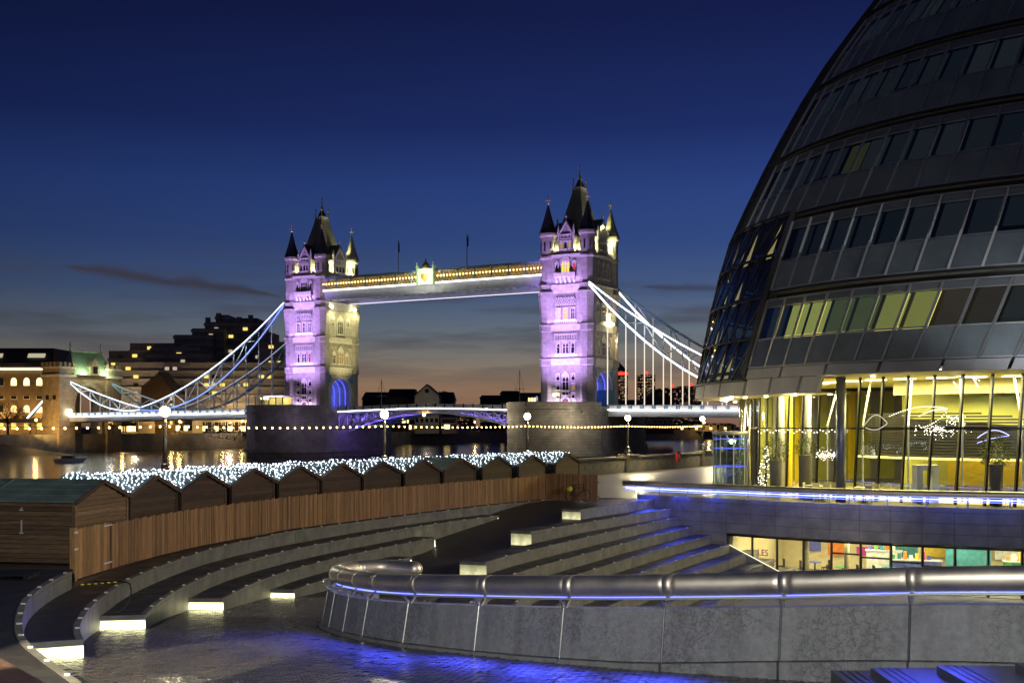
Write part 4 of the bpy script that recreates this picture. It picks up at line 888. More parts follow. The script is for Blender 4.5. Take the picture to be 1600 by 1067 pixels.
def make_tower(lit):
    t = thing('bridge_tower', '', 'tower', (0, 0, 0), BR)
    # ground stage with the road arch
    b = MB(); hw_, sp_, ap = 4.4, 4.4, 8.8
    b.box(-CX, CX, -CY, -hw_, 0, 10.3); b.box(-CX, CX, hw_, CY, 0, 10.3); n = 16
    for k in range(n):
        t0 = PI*k/n; t1 = PI*(k+1)/n; y0, z0 = hw_*math.cos(t0), sp_+(ap-sp_)*math.sin(t0)**.85; y1, z1 = hw_*math.cos(t1), sp_+(ap-sp_)*math.sin(t1)**.85
        b.hexa([(-CX, y1, z1), (CX, y1, z1), (CX, y0, z0), (-CX, y0, z0)], [(-CX, y1, 10.3), (CX, y1, 10.3), (CX, y0, 10.3), (-CX, y0, 10.3)])
    b.build('ground_stage', m_stone, t)
    for f, x in (('S', CX), ('N', -CX)):
        for r_, o_ in ((0, .35), (.45, .22), (.9, .12)):
            pth = [(x+(o_-.1 if x > 0 else -o_+.1), (hw_+r_)*math.cos(PI*k/20), sp_+(ap-sp_+r_)*math.sin(PI*k/20)**.85) for k in range(21)]
            MB().tube([(pth[0][0], pth[0][1], 0)]+pth+[(pth[-1][0], pth[-1][1], 0)], .16, 6).build('arch_moulding', m_stonel, t)
    for k in range(6):
        x = -5+2*k; pth = [(x, (hw_-.12)*math.cos(PI*j/18), sp_+(ap-sp_-.12)*math.sin(PI*j/18)**.85) for j in range(19)]
        rb_ = MB().tube([(x, pth[0][1], 1.2)]+pth+[(x, pth[-1][1], 1.2)], .12, 5).build('vault_rib', emis('blue_vault_light', (.10, .12, 1), 1.3) if k == 0 else rib_m[0], t)
        if k == 0: rib_m[0] = rb_.data.materials[0]
    # upper stages and the string courses between
    for (z0, z1, nm) in ((12.0, 18.8, 'second_stage'), (20.3, 28.1, 'third_stage'), (30.2, 36.9, 'fourth_stage')): MB().box(-CX, CX, -CY, CY, z0, z1).build(nm, m_stone, t)
    for z0, z1, o in ((10.3, 11.7, .30), (18.8, 20.05, .28), (28.1, 29.9, .32), (36.9, 37.3, .3)):
        c = MB().box(-CX-o, CX+o, -CY-o, CY+o, z0, z1).box(-CX-o-.18, CX+o+.18, -CY-o-.18, CY+o+.18, z1+.002, z1+.26)
        c.build('string_course', m_stonel, t)
    prof = [(1.98, 0), (1.98, .8), (1.85, 1.0), (1.85, 10.1), (2.15, 10.4), (2.15, 11.6), (2.32, 11.72), (2.32, 12.0), (1.85, 12.1), (1.85, 18.5), (2.1, 18.85), (2.1, 20.0), (2.28, 20.1), (2.28, 20.42), (1.9, 20.5), (1.9, 22.3), (2.45, 27.2), (2.5, 28.0), (2.62, 28.1), (2.62, 28.45), (2.15, 28.55), (2.15, 29.8), (2.38, 29.95), (2.38, 30.25), (1.88, 30.35), (1.88, 36.5), (2.2, 36.85), (2.2, 37.2), (1.86, 37.3), (1.86, 42.1), (2.25, 42.55), (2.25, 43.1)]
    for k, (x, y) in enumerate(TC):
        tr = MB().lathe(prof, 8, x, y).build('turret', m_stone, t)
        MB().lathe([(2.4, 43.12), (2.2, 43.4), (1.15, 46.5), (.14, 50.4)], 8, x, y).build('spire', m_slatel if k == 2 else m_slate, tr)
        fn = MB().lathe([(.14, 50.4), (.3, 50.6), (.1, 50.8), (.1, 52.5)], 6, x, y).box(x-.55, x+.55, y-.1, y+.1, 51.3, 51.55).box(x-.1, x+.1, y-.55, y+.55, 51.32, 51.53); fn.sph((x, y, 52.5), .22, 6, 4); fn.sph((x-.55, y, 51.42), .17, 6, 4); fn.sph((x+.55, y, 51.42), .17, 6, 4)
        fn.build('finial', m_goldl, tr)
        nb = MB()
        for j in range(8):
            a = 2*PI*j/8; r_ = 1.86*math.cos(PI/8)+.02; nb.bar((x+r_*math.cos(a), y+r_*math.sin(a), 38.6), (x+r_*math.cos(a), y+r_*math.sin(a), 40.9), .42, .06)
        nb.build('slit_windows', m_wglass, tr)
    # battlements
    for f, hw in (('W', 3.6), ('E', 3.6), ('S', 4.9), ('N', 4.9)):
        m_ = MB(); fbox(m_, f, -hw, hw, -.35, .12, 37.3, 38.1); k = -hw
        while k < hw-.4: fbox(m_, f, k+.05, k+.55, -.35, .12, 38.102, 38.7); k += .9
        m_.build('battlement', m_stone, t)
    # dormers
    for f, hw in (('W', 2.1), ('E', 2.1), ('S', 2.7), ('N', 2.7)):
        d = MB(); vec = Vector(fpt(f, 0, -3.2, 0))-Vector(fpt(f, 0, 0, 0)); ap = 46.0 if hw < 2.5 else 46.4
        d.extr([fpt(f, -hw, -.05, 37.2), fpt(f, hw, -.05, 37.2), fpt(f, hw, -.05, 42.4), fpt(f, 0, -.05, ap), fpt(f, -hw, -.05, 42.4)], vec); do = d.build('dormer', m_stone, t)
        r = MB()
        for sg in (-1, 1): r.hexa([fpt(f, sg*(hw+.25), .1, 42.1), fpt(f, 0, .1, ap+.15), fpt(f, 0, -3.4, ap+.15), fpt(f, sg*(hw+.25), -3.4, 42.1)], [fpt(f, sg*(hw+.25), .1, 42.4), fpt(f, 0, .1, ap+.45), fpt(f, 0, -3.4, ap+.45), fpt(f, sg*(hw+.25), -3.4, 42.4)])
        r.build('dormer_roof', m_slate, do)
        pc = MB()
        for u in (-hw, hw): c = fpt(f, u, -.1, 0); pc.lathe([(.3, 41), (.3, 43.4), (.36, 43.5), (.05, 45)], 6, c[0], c[1])
        c = fpt(f, 0, -.1, 0); pc.lathe([(.2, ap), (.12, ap+.6), (.3, ap+.8), (.04, ap+1.6)], 6, c[0], c[1]); pc.build('pinnacle', m_stonel, do)
        for u in (-hw*.52, 0, hw*.52): window(t, f, u, 38.9, hw*.36, 1.9, 1, m_winY2 if (f == 'W' and lit and u) else None, -.03, False, False)
        arcade(t, f, -hw*.7, hw*.7, 41.5, 42.3, 3, -.02, 'tracery')
        vec2 = Vector(fpt(f, 0, .12, 0))-Vector(fpt(f, 0, 0, 0)); tr_ = MB()
        for sg in (-1, 1): tr_.extr([fpt(f, sg*hw*.95, 0, 42.5), fpt(f, sg*hw*.7, 0, 42.5), fpt(f, 0, 0, ap-.9), fpt(f, 0, 0, ap-.2)], vec2)
        tr_.build('gable_trim', m_stonel, do)
    # main roof
    rf = MB(); lv = [(5.0, 6.2, 38.6), (3.7, 4.9, 43.2), (2.45, 3.5, 48), (1.35, 2.0, 53.2), (1.05, 1.6, 55.0)]
    for (a, b_, z0), (c, d, z1) in zip(lv, lv[1:]): rf.hexa([(-a, -b_, z0), (a, -b_, z0), (a, b_, z0), (-a, b_, z0)], [(-c, -d, z1), (c, -d, z1), (c, d, z1), (-c, d, z1)])
    ro = rf.build('roof', m_slatel, t)
    l2 = MB().box(-1.15, 1.15, -1.7, 1.7, 53.3, 53.6).box(-1.2, 1.2, -1.75, 1.75, 54.9, 55.2)
    for x in (-1.1, -.37, .37, 1.1):
        for y in (-1.65, 1.65): l2.box(x-.1, x+.1, y-.1, y+.1, 53.6, 54.9)
    for y in (-.8, 0, .8):
        for x in (-1.1, 1.1): l2.box(x-.1, x+.1, y-.1, y+.1, 53.6, 54.9)
    l2.build('lantern', m_stonel, ro)
    MB().lathe([(1.3, 55.2), (1.1, 56), (.5, 57), (.3, 57.6)], 8).build('crown_base', m_slate, ro)
    cr = MB().lathe([(.3, 57.5), (.55, 57.7), (.2, 58.2), (.12, 60.2)], 8).sph((0, 0, 60.3), .28, 8, 6).sph((0, 0, 60.9), .14, 6, 4)
    for x, y in ((-1.1, -1.5), (1.1, -1.5), (1.1, 1.5), (-1.1, 1.5)): cr.lathe([(.12, 55.2), (.12, 56.8), (.3, 57.0), (.05, 57.5)], 6, x, y)
    cr.build('crown_finial', m_gold, ro)
    # windows of the river face
    yl = m_winY if lit else None
    for f in ('W', 'E'):
        W_ = f == 'W'
        window(t, f, 0, 4.2, 1.7, 3.4, 2); window(t, f, 0, 2.95, 1.7, .9, 2, None, 0, False, False)
        for u in (-2.1, 2.1):
            window(t, f, u, 6.6, .9, 1.5, 1, None, 0, False); window(t, f, u, 4.3, .9, 1.4, 1, m_winY2 if (W_ and lit and u > 0) else None, 0, False); window(t, f, u, 2.2, .8, 1.2, 1, None, 0, False)
        dr = MB(); vec = Vector(fpt(f, 0, .35, 0))-Vector(fpt(f, 0, 0, 0)); n = 10
        for k in range(n):
            t0, t1 = PI*k/n, PI*(k+1)/n; dr.extr([fpt(f, 1.25*math.cos(t0), 0, 1.3+1.25*math.sin(t0)), fpt(f, .95*math.cos(t0), 0, 1.3+.95*math.sin(t0)), fpt(f, .95*math.cos(t1), 0, 1.3+.95*math.sin(t1)), fpt(f, 1.25*math.cos(t1), 0, 1.3+1.25*math.sin(t1))], vec)
        for sg in (-1, 1): fbox(dr, f, sg*.95, sg*1.25, 0, .35, 0, 1.3)
        do = dr.build('doorway', m_stonel, t); dd = MB(); fbox(dd, f, -.9, .9, .01, .06, 0, 1.9); dd.build('door', mat('door_wood', (.10, .04, .03), .6), do) if W_ else None
        for u in (-2.3, 2.3): window(t, f, u, .4, .55, 1.2, 1, None, 0, False, False)
        arcade(t, f, -3.0, 3.0, 16.6, 17.9, 9, 0, 'blind_arcade')
        for u in (-2.0, -.42, .42, 2.0): window(t, f, u, 13.2, .62 if abs(u) < 1 else .8, 2.6, 1, (m_winR if u > 1 and not lit else None) if W_ else None, 0, False)
        bp = MB(); fbox(bp, f, -3.1, 3.1, 0, .12, 12.4, 13.0); bp.build('panel', m_stonel, t); bp = MB(); fbox(bp, f, -3.1, 3.1, 0, .2, 16.05, 16.35); bp.build('panel', m_stonel, t)
        corbels(t, f, -3.0, 3.0, 25.1, 4, 9)
        for u in (-2.0, 0, 2.0): window(t, f, u, 21.6, .95, 2.7, 2, m_winY if (W_ and lit and u < 1) else None, 0, False)
        arcade(t, f, -3.0, 3.0, 20.6, 21.2, 10, 0, 'blind_arcade')
        window(t, f, 0, 33.0, 2.2, 2.9, 3, yl if W_ else None, .1)
        for u in (-2.4, 2.4): window(t, f, u, 33.6, .6, 1.8, 1, m_winR if (W_ and lit and u > 0) else None, 0, True, False)
        bc = MB(); fbox(bc, f, -2.9, 2.9, 0, .95, 31.9, 32.2); fbox(bc, f, -2.9, 2.9, .8, .95, 32.2, 33.0)
        for k in range(5): fbox(bc, f, -2.4+1.2*k-.2, -2.4+1.2*k+.2, 0, .7, 31.2, 31.89); fbox(bc, f, -2.4+1.2*k-.2, -2.4+1.2*k+.2, 0, .4, 30.5, 31.19)
        bc.build('balcony', m_stonel, t)
    # windows of the road faces
    for f in ('S', 'N'):
        S_ = f == 'S'
        window(t, f, 0, 13.0, 2.4, 3.4, 3, m_winY2 if (S_ and not lit) else None)
        for u in (-2.9, 2.9): window(t, f, u, 13.0, 1.3, 2.4, 2, m_winY2 if (S_ and not lit and u > 0) else None)
        for u in (-4.4, 4.4): arcade(t, f, u-.5, u+.5, 12.6, 17.4, 2, 0, 'niche')
        window(t, f, 0, 21.4, 2.3, 3.8, 3, None); arcade(t, f, -4.4, -2.4, 20.7, 23.4, 4); arcade(t, f, 2.4, 4.4, 20.7, 23.4, 4)
        for u in (-3.3, 3.3): window(t, f, u, 23.7, 1.2, 1.7, 2)
        for u in (-2.6, 0, 2.6): window(t, f, u, 32.0, 1.2, 3.2, 2)
        corbels(t, f, -2.4, 2.4, 29.0, 3, 6); arcade(t, f, -4.8, 4.8, 9.2, 10.0, 14, 0, 'blind_arcade')
        for u in (-5.1, 5.1): 
            sh = MB(); fbox(sh, f, u-.7, u+.7, .05, .35, 7.6, 9.6); sh.build('shield', mat('shield_blue', (.08, .30, .50), .5), t) if S_ else None
    return t
rib_m = [None]
VIO = (.57, .34, 1.0); YEL = (1, .93, .42)
def tower_lights(t, left):
    L_ = lambda *a, **k: light(*a, parent=t, **k)
    for u in (-3.2, 3.2): L_('SPOT', 'floodlight', (u, -25.5, .6), 62000 if not left else 56000, VIO, size=.5, aim=(u*.4, -CY, 17), spot=R_(62), blend=.8)
    L_('SPOT', 'floodlight', (0, -26.5, .8), 90000, VIO, size=.5, aim=(0, -CY, 33), spot=R_(36), blend=.9)
    L_('AREA', 'ledge_light', (0, -CY-1.0, .25), 620, (.74, .5, 1), size=9, size_y=.3, aim=(0, -CY-.2, 9))
    L_('AREA', 'ledge_light', (0, -CY-1.0, 12.2), 260, VIO, size=9, size_y=.2, aim=(0, -CY-.25, 19))
    L_('AREA', 'ledge_light', (0, -CY-1.0, 20.5), 260, VIO, size=9, size_y=.2, aim=(0, -CY-.25, 28))
    L_('AREA', 'ledge_light', (0, -CY-1.1, 30.4), 240, VIO, size=9, size_y=.2, aim=(0, -CY-.25, 37))
    for x, y in ((-3.1, -6.6), (3.1, -6.6), (5.7, -4.0), (5.7, 4.0), (-5.7, 0)): L_('POINT', 'roof_light', (x, y, 39.2), 420, YEL, size=.25)
    L_('POINT', 'roof_light', (6.6, 3.9, 40.5), 500, YEL, size=.25)
    for a_, b_ in (((6.3, -3.9, 39.6), (2.4, -2.0, 47)), ((6.3, 3.9, 39.6), (2.4, 1.8, 48))): L_('SPOT', 'roof_light', a_, 3800, YEL, size=.25, aim=b_, spot=R_(70), blend=.8)
    L_('SPOT', 'turret_light', (7.4, 4.2, 39.0), 2200, YEL, size=.2, aim=(5.4, 6.75, 46), spot=R_(60), blend=.7)
    L_('SPOT', 'spire_light', (4.4, 3.5, 44.6), 1500, YEL, size=.2, aim=(5.45, 6.75, 47.2), spot=R_(75), blend=.7)
    fx = MB()
    for x, y in ((-3.1, -6.9), (3.1, -6.9), (5.9, -3.9), (5.9, 3.9)): fx.box(x-.2, x+.2, y-.2, y+.2, 38.2, 38.5)
    fx.build('light_fitting', m_dark, t)
    L_('POINT', 'arch_light', (0, 0, 3.4), 900, (.10, .14, 1), size=.8)
    if left:
        for y in (-4.9, 5.2): L_('SPOT', 'face_light', (CX+3.0, y, 28.4), 1700, YEL, size=.25, aim=(CX, y*.5, 16), spot=R_(150), blend=.6)
        L_('SPOT', 'face_light', (CX+16, 0, 1.0), 17000, (1, .85, .34), size=.5, aim=(CX, 0, 22), spot=R_(60), blend=.9)
        for y in (-5.2, 5.4): MB().sph((CX+1.2, y, 28.7), .42, 8, 6).build('floodlight', m_flood, t)
    else:
        L_('SPOT', 'face_light', (CX+1.6, 2.2, 21.3), 900, (1, .80, .45), size=.25, aim=(CX, 2.2, 26), spot=R_(150), blend=.6)
        L_('POINT', 'face_light', (CX+2.4, 6.2, 16.6), 320, (1, .72, .32), size=.25)
        L_('SPOT', 'face_light', (CX+14, 1, 1.0), 1300, (1, .80, .5), size=.5, aim=(CX, 0, 20), spot=R_(70), blend=.9)
        fx = MB()
        for y in (1.4, 2.6, 3.8): fx.sph((CX+.8, y, 20.9), .42, 8, 6)
        fx.build('floodlight', m_flood, t); MB().sph((CX+.4, -1.2, 44.6), .34, 8, 6).build('floodlight', m_flood, t); MB().sph((-2.6, -CY-1.1, 3.0), .36, 8, 6).build('floodlight', m_flood, t); MB().sph((CX+.6, 6.6, 16.9), .26, 8, 6).build('floodlight', m_flood, t)
        MB().box(CX-2.5, CX+1.2, .6, 4.2, 0, 4.3).build('barrier', mat('teal_hoarding', (.05, .22, .32), .5), t)
tr_R = make_tower(True); tr_L = make_tower(False)
tr_R.location = BF(41.2, 0, PT); tr_L.location = BF(-41.2, 0, PT)
tr_R['label'] = 'nearer stone bridge tower with pointed turrets, its river face lit violet'; tr_L['label'] = 'farther stone bridge tower, one face violet and its road face lit yellow'
for t in (tr_R, tr_L): t['group'] = 'twin gothic bridge towers'
tower_lights(tr_R, False); tower_lights(tr_L, True)
# ================================================================== PIERS
def pier(l, label):
    t = thing('bridge_pier', label, 'pier', BF(l, 0, -8), BR, 'stone piers under the towers')
    pl = [(-12, -13), (-8.5, -22), (0, -28), (8.5, -22), (12, -13), (12, 13), (8.5, 22), (0, 28), (-8.5, 22), (-12, 13)]
    MB().prism(pl, 0, 15.4).build('body', m_granite, t)
    sc2 = lambda k: [(x*k, y*k) for x, y in pl]
    MB().prism(sc2(1.03), 15.402, 15.9).prism(sc2(1.0), 15.91, PT+8-.01).prism(sc2(1.045), 5.0, 5.8).build('coping', m_stonel if False else m_granite, t)
    pr = MB(); pp = [Vector((x, y, 0)) for x, y in sc2(1.0)]+[Vector((-12, -13, 0))]
    for a, b in list(zip(pp, pp[1:])):
        if abs(a.x) == 12 and abs(b.x) == 12 and a.x == b.x: continue
        pr.bar(a+Vector((0, 0, PT+8.5)), b+Vector((0, 0, PT+8.5)), .45, 1.0)
    pr.build('parapet', m_granite, t)
    for u in (-6, 0, 6): MB().sph((u, -25.9+abs(u)*.7, 14.2), .22, 6, 4).build('navigation_light', emis('violet_marker', (.25, .15, 1), 3), t)
    e_, c_ = (2100, (1, .82, .55)) if l > 0 else (300, (.75, .6, 1))
    for sg in (-1, 1):
        MB().bar((sg*10.2, -20, 15.2), (sg*13.5, -26, 15.6), .15).build('fill_bracket', m_dark, t); light('POINT', 'pier_fill', (sg*13.5, -26, 14.8), e_, c_, t, size=.3)  # invented lights and arms added to brighten the pier faces
    return t
pier(41.2, 'nearer grey stone bridge pier with pointed cutwater'); pier(-41.2, 'farther dark stone bridge pier behind the white fairy lights')
# lit cabin on the far pier
cbn = thing('pier_cabin', 'lit glass cabin with a flat roof at the foot of the farther tower', 'cabin', BF(-45, -16, PT), BR)
MB().box(-5.2, 5.2, -2.6, 2.6, 3.3, 3.6).build('roof', m_whitep, cbn)
for x in (-4.9, -2.5, 0, 2.5, 4.9): MB().box(x-.1, x+.1, -2.4, -2.2, 0, 3.3).build('post', m_dark, cbn)
for x in (-4.8, -2.4, .1, 2.6): MB().box(x, x+2.2, -2.32, -2.27, .9, 3.2).build('pane', m_pane, cbn); 
MB().box(-4.9, 4.9, -2.35, -2.25, 0, .85).build('balustrade', m_whitep, cbn); MB().box(-4.9, 4.9, 1.6, 1.8, 0, 3.2).build('rear_wall', mat('cabin_wall', (.6, .5, .25), .6), cbn)
light('POINT', 'cabin_light', (-2, -.4, 2.7), 260, (1, .78, .35), cbn, size=.3); light('POINT', 'cabin_light', (2.6, -.4, 2.7), 260, (1, .78, .35), cbn, size=.3)
for x in (-3.6, -2.6, -1.4): MB().sph((x, -1.2, 2.9), .2, 6, 4).build('ceiling_lamp', m_flood, cbn)
kb = thing('pier_kiosk', 'small amber lit kiosk beside the foot of the nearer tower', 'kiosk', BF(32.6, -8.5, PT), BR)
MB().box(-1.2, 1.2, -1, 1, 2.6, 2.9).build('roof', m_slate, kb); MB().box(-1.1, 1.1, -.9, .9, 0, 2.6).build('walls', m_stonel, kb)
for x in (-.75, 0, .75): MB().box(x-.25, x+.25, -.95, -.91, .8, 2.3).build('window', m_winW, kb)
# ================================================================== WALKWAYS
m_lat = mat('lattice_paint', (.42, .40, .30), .5, var=.15)
wlab = ['high-level walkway nearer the viewer, amber lattice above a white light line', 'high-level walkway behind, its underside showing below the first']
for side, lb in ((-1, wlab[0]), (1, wlab[1])):
    t = thing('high_walkway', lb, 'walkway', BF(0, side*5.7, 39.6), BR)
    H2 = 34.9; w2 = 1.9
    g = MB().box(-H2, H2, -w2, w2, 0, .25); 
    for k in range(29): x = -H2+k*2.49; g.box(x-.12, x+.12, -w2, w2, -.35, -.003)
    g.box(-H2, H2, -w2-.06, -w2+.12, -.5, 1.9).box(-H2, H2, w2-.12, w2+.06, -.5, 1.9); g.build('girder', m_steel, t)
    MB().box(-H2, H2, -w2-.12, w2+.12, 5.35, 5.6).box(-H2, H2, -w2-.2, w2+.2, 5.61, 5.75).build('roof', m_bluep, t)
    MB().box(-H2, H2, -w2-.16, -w2+.1, 1.92, 2.25).build('lower_chord', m_whitep, t)
    MB().box(-H2, H2, -.3, .3, 2.4, 5.2).build('amber_screen', emis('walkway_glow', (1, .62, .14), .17) if side < 0 else m_dark, t)
    if side < 0:
        MB().box(-H2+.4, H2-.4, -w2-.34, -w2-.20, 1.98, 2.3).build('light_strip', m_led, t)
        for k in range(14):
            x0 = -H2+k*2*H2/14; x1 = x0+2*H2/14; lp = MB(); nn = 5
            for j in range(nn):
                a = x0+(x1-x0)*j/nn; b = x0+(x1-x0)*(j+1)/nn; lp.bar((a, -w2, 2.35), (b, -w2, 5.3), .14, .08); lp.bar((a, -w2-.05, 5.3), (b, -w2-.05, 2.35), .14, .08)
            lp.box(x0, x1, -w2-.1, -w2+.1, 5.1, 5.34); po = lp.build('lattice_panel', m_lat, t); MB().box(x0-.22, x0+.22, -w2-.14, -w2+.2, 2.26, 5.5).build('post', m_bluep, t)
            for j in range(5): MB().sph((x0+(j+.5)*(x1-x0)/5, -w2-.2, 3.9), .13, 6, 4).build('lamp', m_bulb, po)
        light('AREA', 'walkway_light', (0, -w2-1.2, 2.0), 260, (1, .9, .8), t, size=66, size_y=.3, aim=(0, -w2+.3, -1.6))
light('AREA', 'soffit_fill', BF(0, -3.4, 35.5), 1500, (.78, .74, 1), None, size=62, size_y=.8, aim=BF(0, -3.2, 40)).rotation_euler = (PI, 0, BR)  # area lamp floating below, added to brighten the walkway undersides
es = thing('soffit_light_line', 'thin pale light line along the lower edge of the rear walkway', 'light strip', BF(0, 3.6, 38.9), BR); MB().box(-34, 34, -.1, .1, 0, .14).build('light_strip', emis('lilac_led', (.8, .78, 1), 1.2), es)
# crest
ct = thing('crest', 'gilded and white coat of arms plate with a crown in the middle of the walkway', 'crest', BF(0, -8.1, 41.9), BR)
MB().box(-1.9, 1.9, -.15, .15, -.4, 3.3).build('plate', m_whitep, ct)
for x in (-2.2, 2.2): MB().lathe([(.35, -.6), (.35, 3.6), (.5, 3.7), (.1, 4.4), (.25, 4.6), (.05, 5)], 8, x, -.1).build('pillar', m_green, ct)
sh = MB(); sh.extr([(-1.0, -.35, 2.2), (-1.0, -.35, 1.0), (0, -.35, .1), (1.0, -.35, 1.0), (1.0, -.35, 2.2)], (0, .2, 0)); sh.build('shield', m_gold, ct)
for sg in (-1, 1): MB().tube([(sg*1.2, -.3, .3), (sg*1.55, -.3, 1.2), (sg*1.25, -.3, 2.0), (sg*1.5, -.3, 2.6)], .2, 6).build('supporter', m_goldl, ct)
MB().lathe([(.9, 3.3), (.95, 3.9), (.7, 4.5), (.2, 4.9), (.25, 5.3), (.05, 5.7)], 10).build('crown', m_gold, ct); MB().box(-1.5, 1.5, -.32, -.16, 2.45, 2.85).build('scroll', m_goldl, ct)
light('POINT', 'crest_light', (0, -3.4, 1.6), 1500, (1, .95, .65), ct, size=.3)
ct.scale = (1.18, 1, 1.1)
for l, nm in ((-10.5, 'flagpole on the walkway to the left of the gilded crest'), (11.3, 'flagpole on the walkway to the right of the gilded crest')):
    f = thing('flagpole', nm, 'flagpole', BF(l, -5.7, 45.3), BR, 'flagpoles on the walkway'); MB().lathe([(.12, 0), (.06, 8.6)], 8).sph((0, 0, 8.7), .16, 6, 4).build('pole', m_dark, f)
    fl_ = MB(); 
    for k in range(4): fl_.hexa([(.06+.1*k, .05*math.sin(k*2), 5.6), (.16+.1*k, .05*math.sin(k*2+2), 5.5), (.16+.1*k, .05*math.sin(k*2+2)+.02, 5.5), (.06+.1*k, .05*math.sin(k*2)+.02, 5.6)], [(.06+.1*k, .05*math.sin(k*2), 8.3), (.16+.1*k, .05*math.sin(k*2+2), 8.2), (.16+.1*k, .05*math.sin(k*2+2)+.02, 8.2), (.06+.1*k, .05*math.sin(k*2)+.02, 8.3)])
    fl_.build('flag', mat('flag_cloth', (.05, .03, .08), .8), f)
# ================================================================== SIDE SPANS
def para(tv, a, b, sag): return a+(b-a)*tv-4*sag*tv*(1-tv)
def span(sg):
    nm = 'left' if sg < 0 else 'right'
    dk = thing('side_span_deck', 'side span deck with a white light line, %s' % ('left of the farther tower' if sg < 0 else 'between the nearer tower and the glass building'), 'bridge deck', BF(sg*95, 0, 0), BR)
    z_ = lambda x: 7.9-.9*(abs(x)-53)/84      # |l| from 53 to 137
    l0, l1 = 53, 137; n = 28
    for k in range(n):
        a = l0+(l1-l0)*k/n; b = l0+(l1-l0)*(k+1)/n; xa, xb = sg*a-sg*95, sg*b-sg*95; x0, x1 = min(xa, xb), max(xa, xb); za, zb = (z_(a), z_(b)) if sg > 0 else (z_(b), z_(a))
        MB().hexa([(x0, -9, za-1.5), (x1, -9, zb-1.5), (x1, 9, zb-1.5), (x0, 9, za-1.5)], [(x0, -9, za), (x1, -9, zb), (x1, 9, zb), (x0, 9, za)]).build('deck_section', m_steel, dk)
        pn = MB(); pn.hexa([(x0+.5, -9.02, za+.3), (x1-.5, -9.02, zb+.3), (x1-.5, -8.94, zb+.3), (x0+.5, -8.94, za+.3)], [(x0+.5, -9.02, za+1.15), (x1-.5, -9.02, zb+1.15), (x1-.5, -8.94, zb+1.15), (x0+.5, -8.94, za+1.15)]); pn.build('parapet_panel', m_whitep, dk)
        MB().box(x0-.25, x0+.25, -9.1, -8.85, za, za+1.35).build('parapet_post', m_bluep, dk)
        MB().bar((x0, -9, za+1.28), (x1, -9, zb+1.28), .14, .12).build('handrail', m_bluep, dk)
        MB().bar((x0, -9.22, za+.08), (x1, -9.22, zb+.08), .16, .26).build('light_strip', m_led, dk)
    light('AREA', 'strip_light', (0, -10.1, 7.6), 500, (1, .93, .85), dk, size=80, size_y=.3, aim=(0, -9, 8.2))
    for w, wl_ in ((-8.4, 'near'), (8.4, 'far')):
        ch = thing('suspension_chain', '%s lattice suspension chain %s' % ('brightly lit nearer' if w < 0 else 'dimmer farther', 'left of the farther tower' if sg < 0 else 'right of the nearer tower'), 'bridge chain', BF(sg*95, w, 0), BR)
        def seg(la, za, lb, zb, su, slw, n, bl):
            up, lo = [], []
            for k in range(n+1):
                v = k/n; x = sg*(la+(lb-la)*v)-sg*95; up.append(Vector((x, 0, para(v, za, zb, su)+.35*math.sin(PI*v)))); lo.append(Vector((x, 0, para(v, za, zb, slw)-.35)))
            u_ = MB(); l_ = MB(); s_ = MB(); s2 = MB(); br_ = MB()
            for a, b in zip(up, up[1:]): u_.bar(a, b, .5, .55); s_.bar(a+Vector((0, -.3, .18)), b+Vector((0, -.3, .18)), .1, .20 if sg < 0 else .28)
            for a, b in zip(lo, lo[1:]): l_.bar(a, b, .5, .55); s2.bar(a+Vector((0, -.3, -.1)), b+Vector((0, -.3, -.1)), .1, .2 if sg < 0 else .34)
            for k in range(1, n):
                br_.bar(up[k], lo[k], .3)
                if k < n-1: br_.bar(up[k] if k % 2 else lo[k], lo[k+1] if k % 2 else up[k+1], .28)
            u_.build('upper_chord', m_bluep, ch); l_.build('lower_chord', m_bluep, ch); br_.build('bracing', m_whitep, ch)
            if w < 0:
                s_.build('light_strip', m_ledc if sg < 0 else m_led, ch)
                s2.build('lower_light_strip', (m_ledc if bl else emis('blue_chain_led', (.25, .35, 1), 1.4)) if sg < 0 else m_led, ch)
            elif sg > 0: s2.build('lower_light_strip', m_led, ch)
            else: s_.build('light_strip', emis('dim_chain_led', (.8, .85, 1), .35), ch)
            return lo
        lo1 = seg(48, 38.9, 105.5, 9.6, 4.4, 9.0, 12, False); lo2 = seg(105.5, 9.6, 137, 18.2, .8, 3.2, 7, True)
        if w < 0:
            for q in (lo1[3], lo1[6], lo1[9], lo2[2], lo2[5]): light('POINT', 'chain_fill', q+Vector((0, -4, 1.5)), 420, (.85, .9, 1), ch, size=.4)  # floating points added to brighten the lattice bracing
        c_ = MB().lathe([(.9, -.35), (.9, .35)], 12); pin = c_.build('pin', m_bluep, ch, (sg*105.5-sg*95, 0, 9.6)); pin.rotation_euler = (PI/2, 0, 0)
        for q in lo1[1:-1]+lo2[1:-1]:
            x = abs(q.x+sg*95); zz = z_(x)
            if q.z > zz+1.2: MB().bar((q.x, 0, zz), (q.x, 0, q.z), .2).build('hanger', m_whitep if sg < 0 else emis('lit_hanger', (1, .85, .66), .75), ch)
span(-1); span(1)
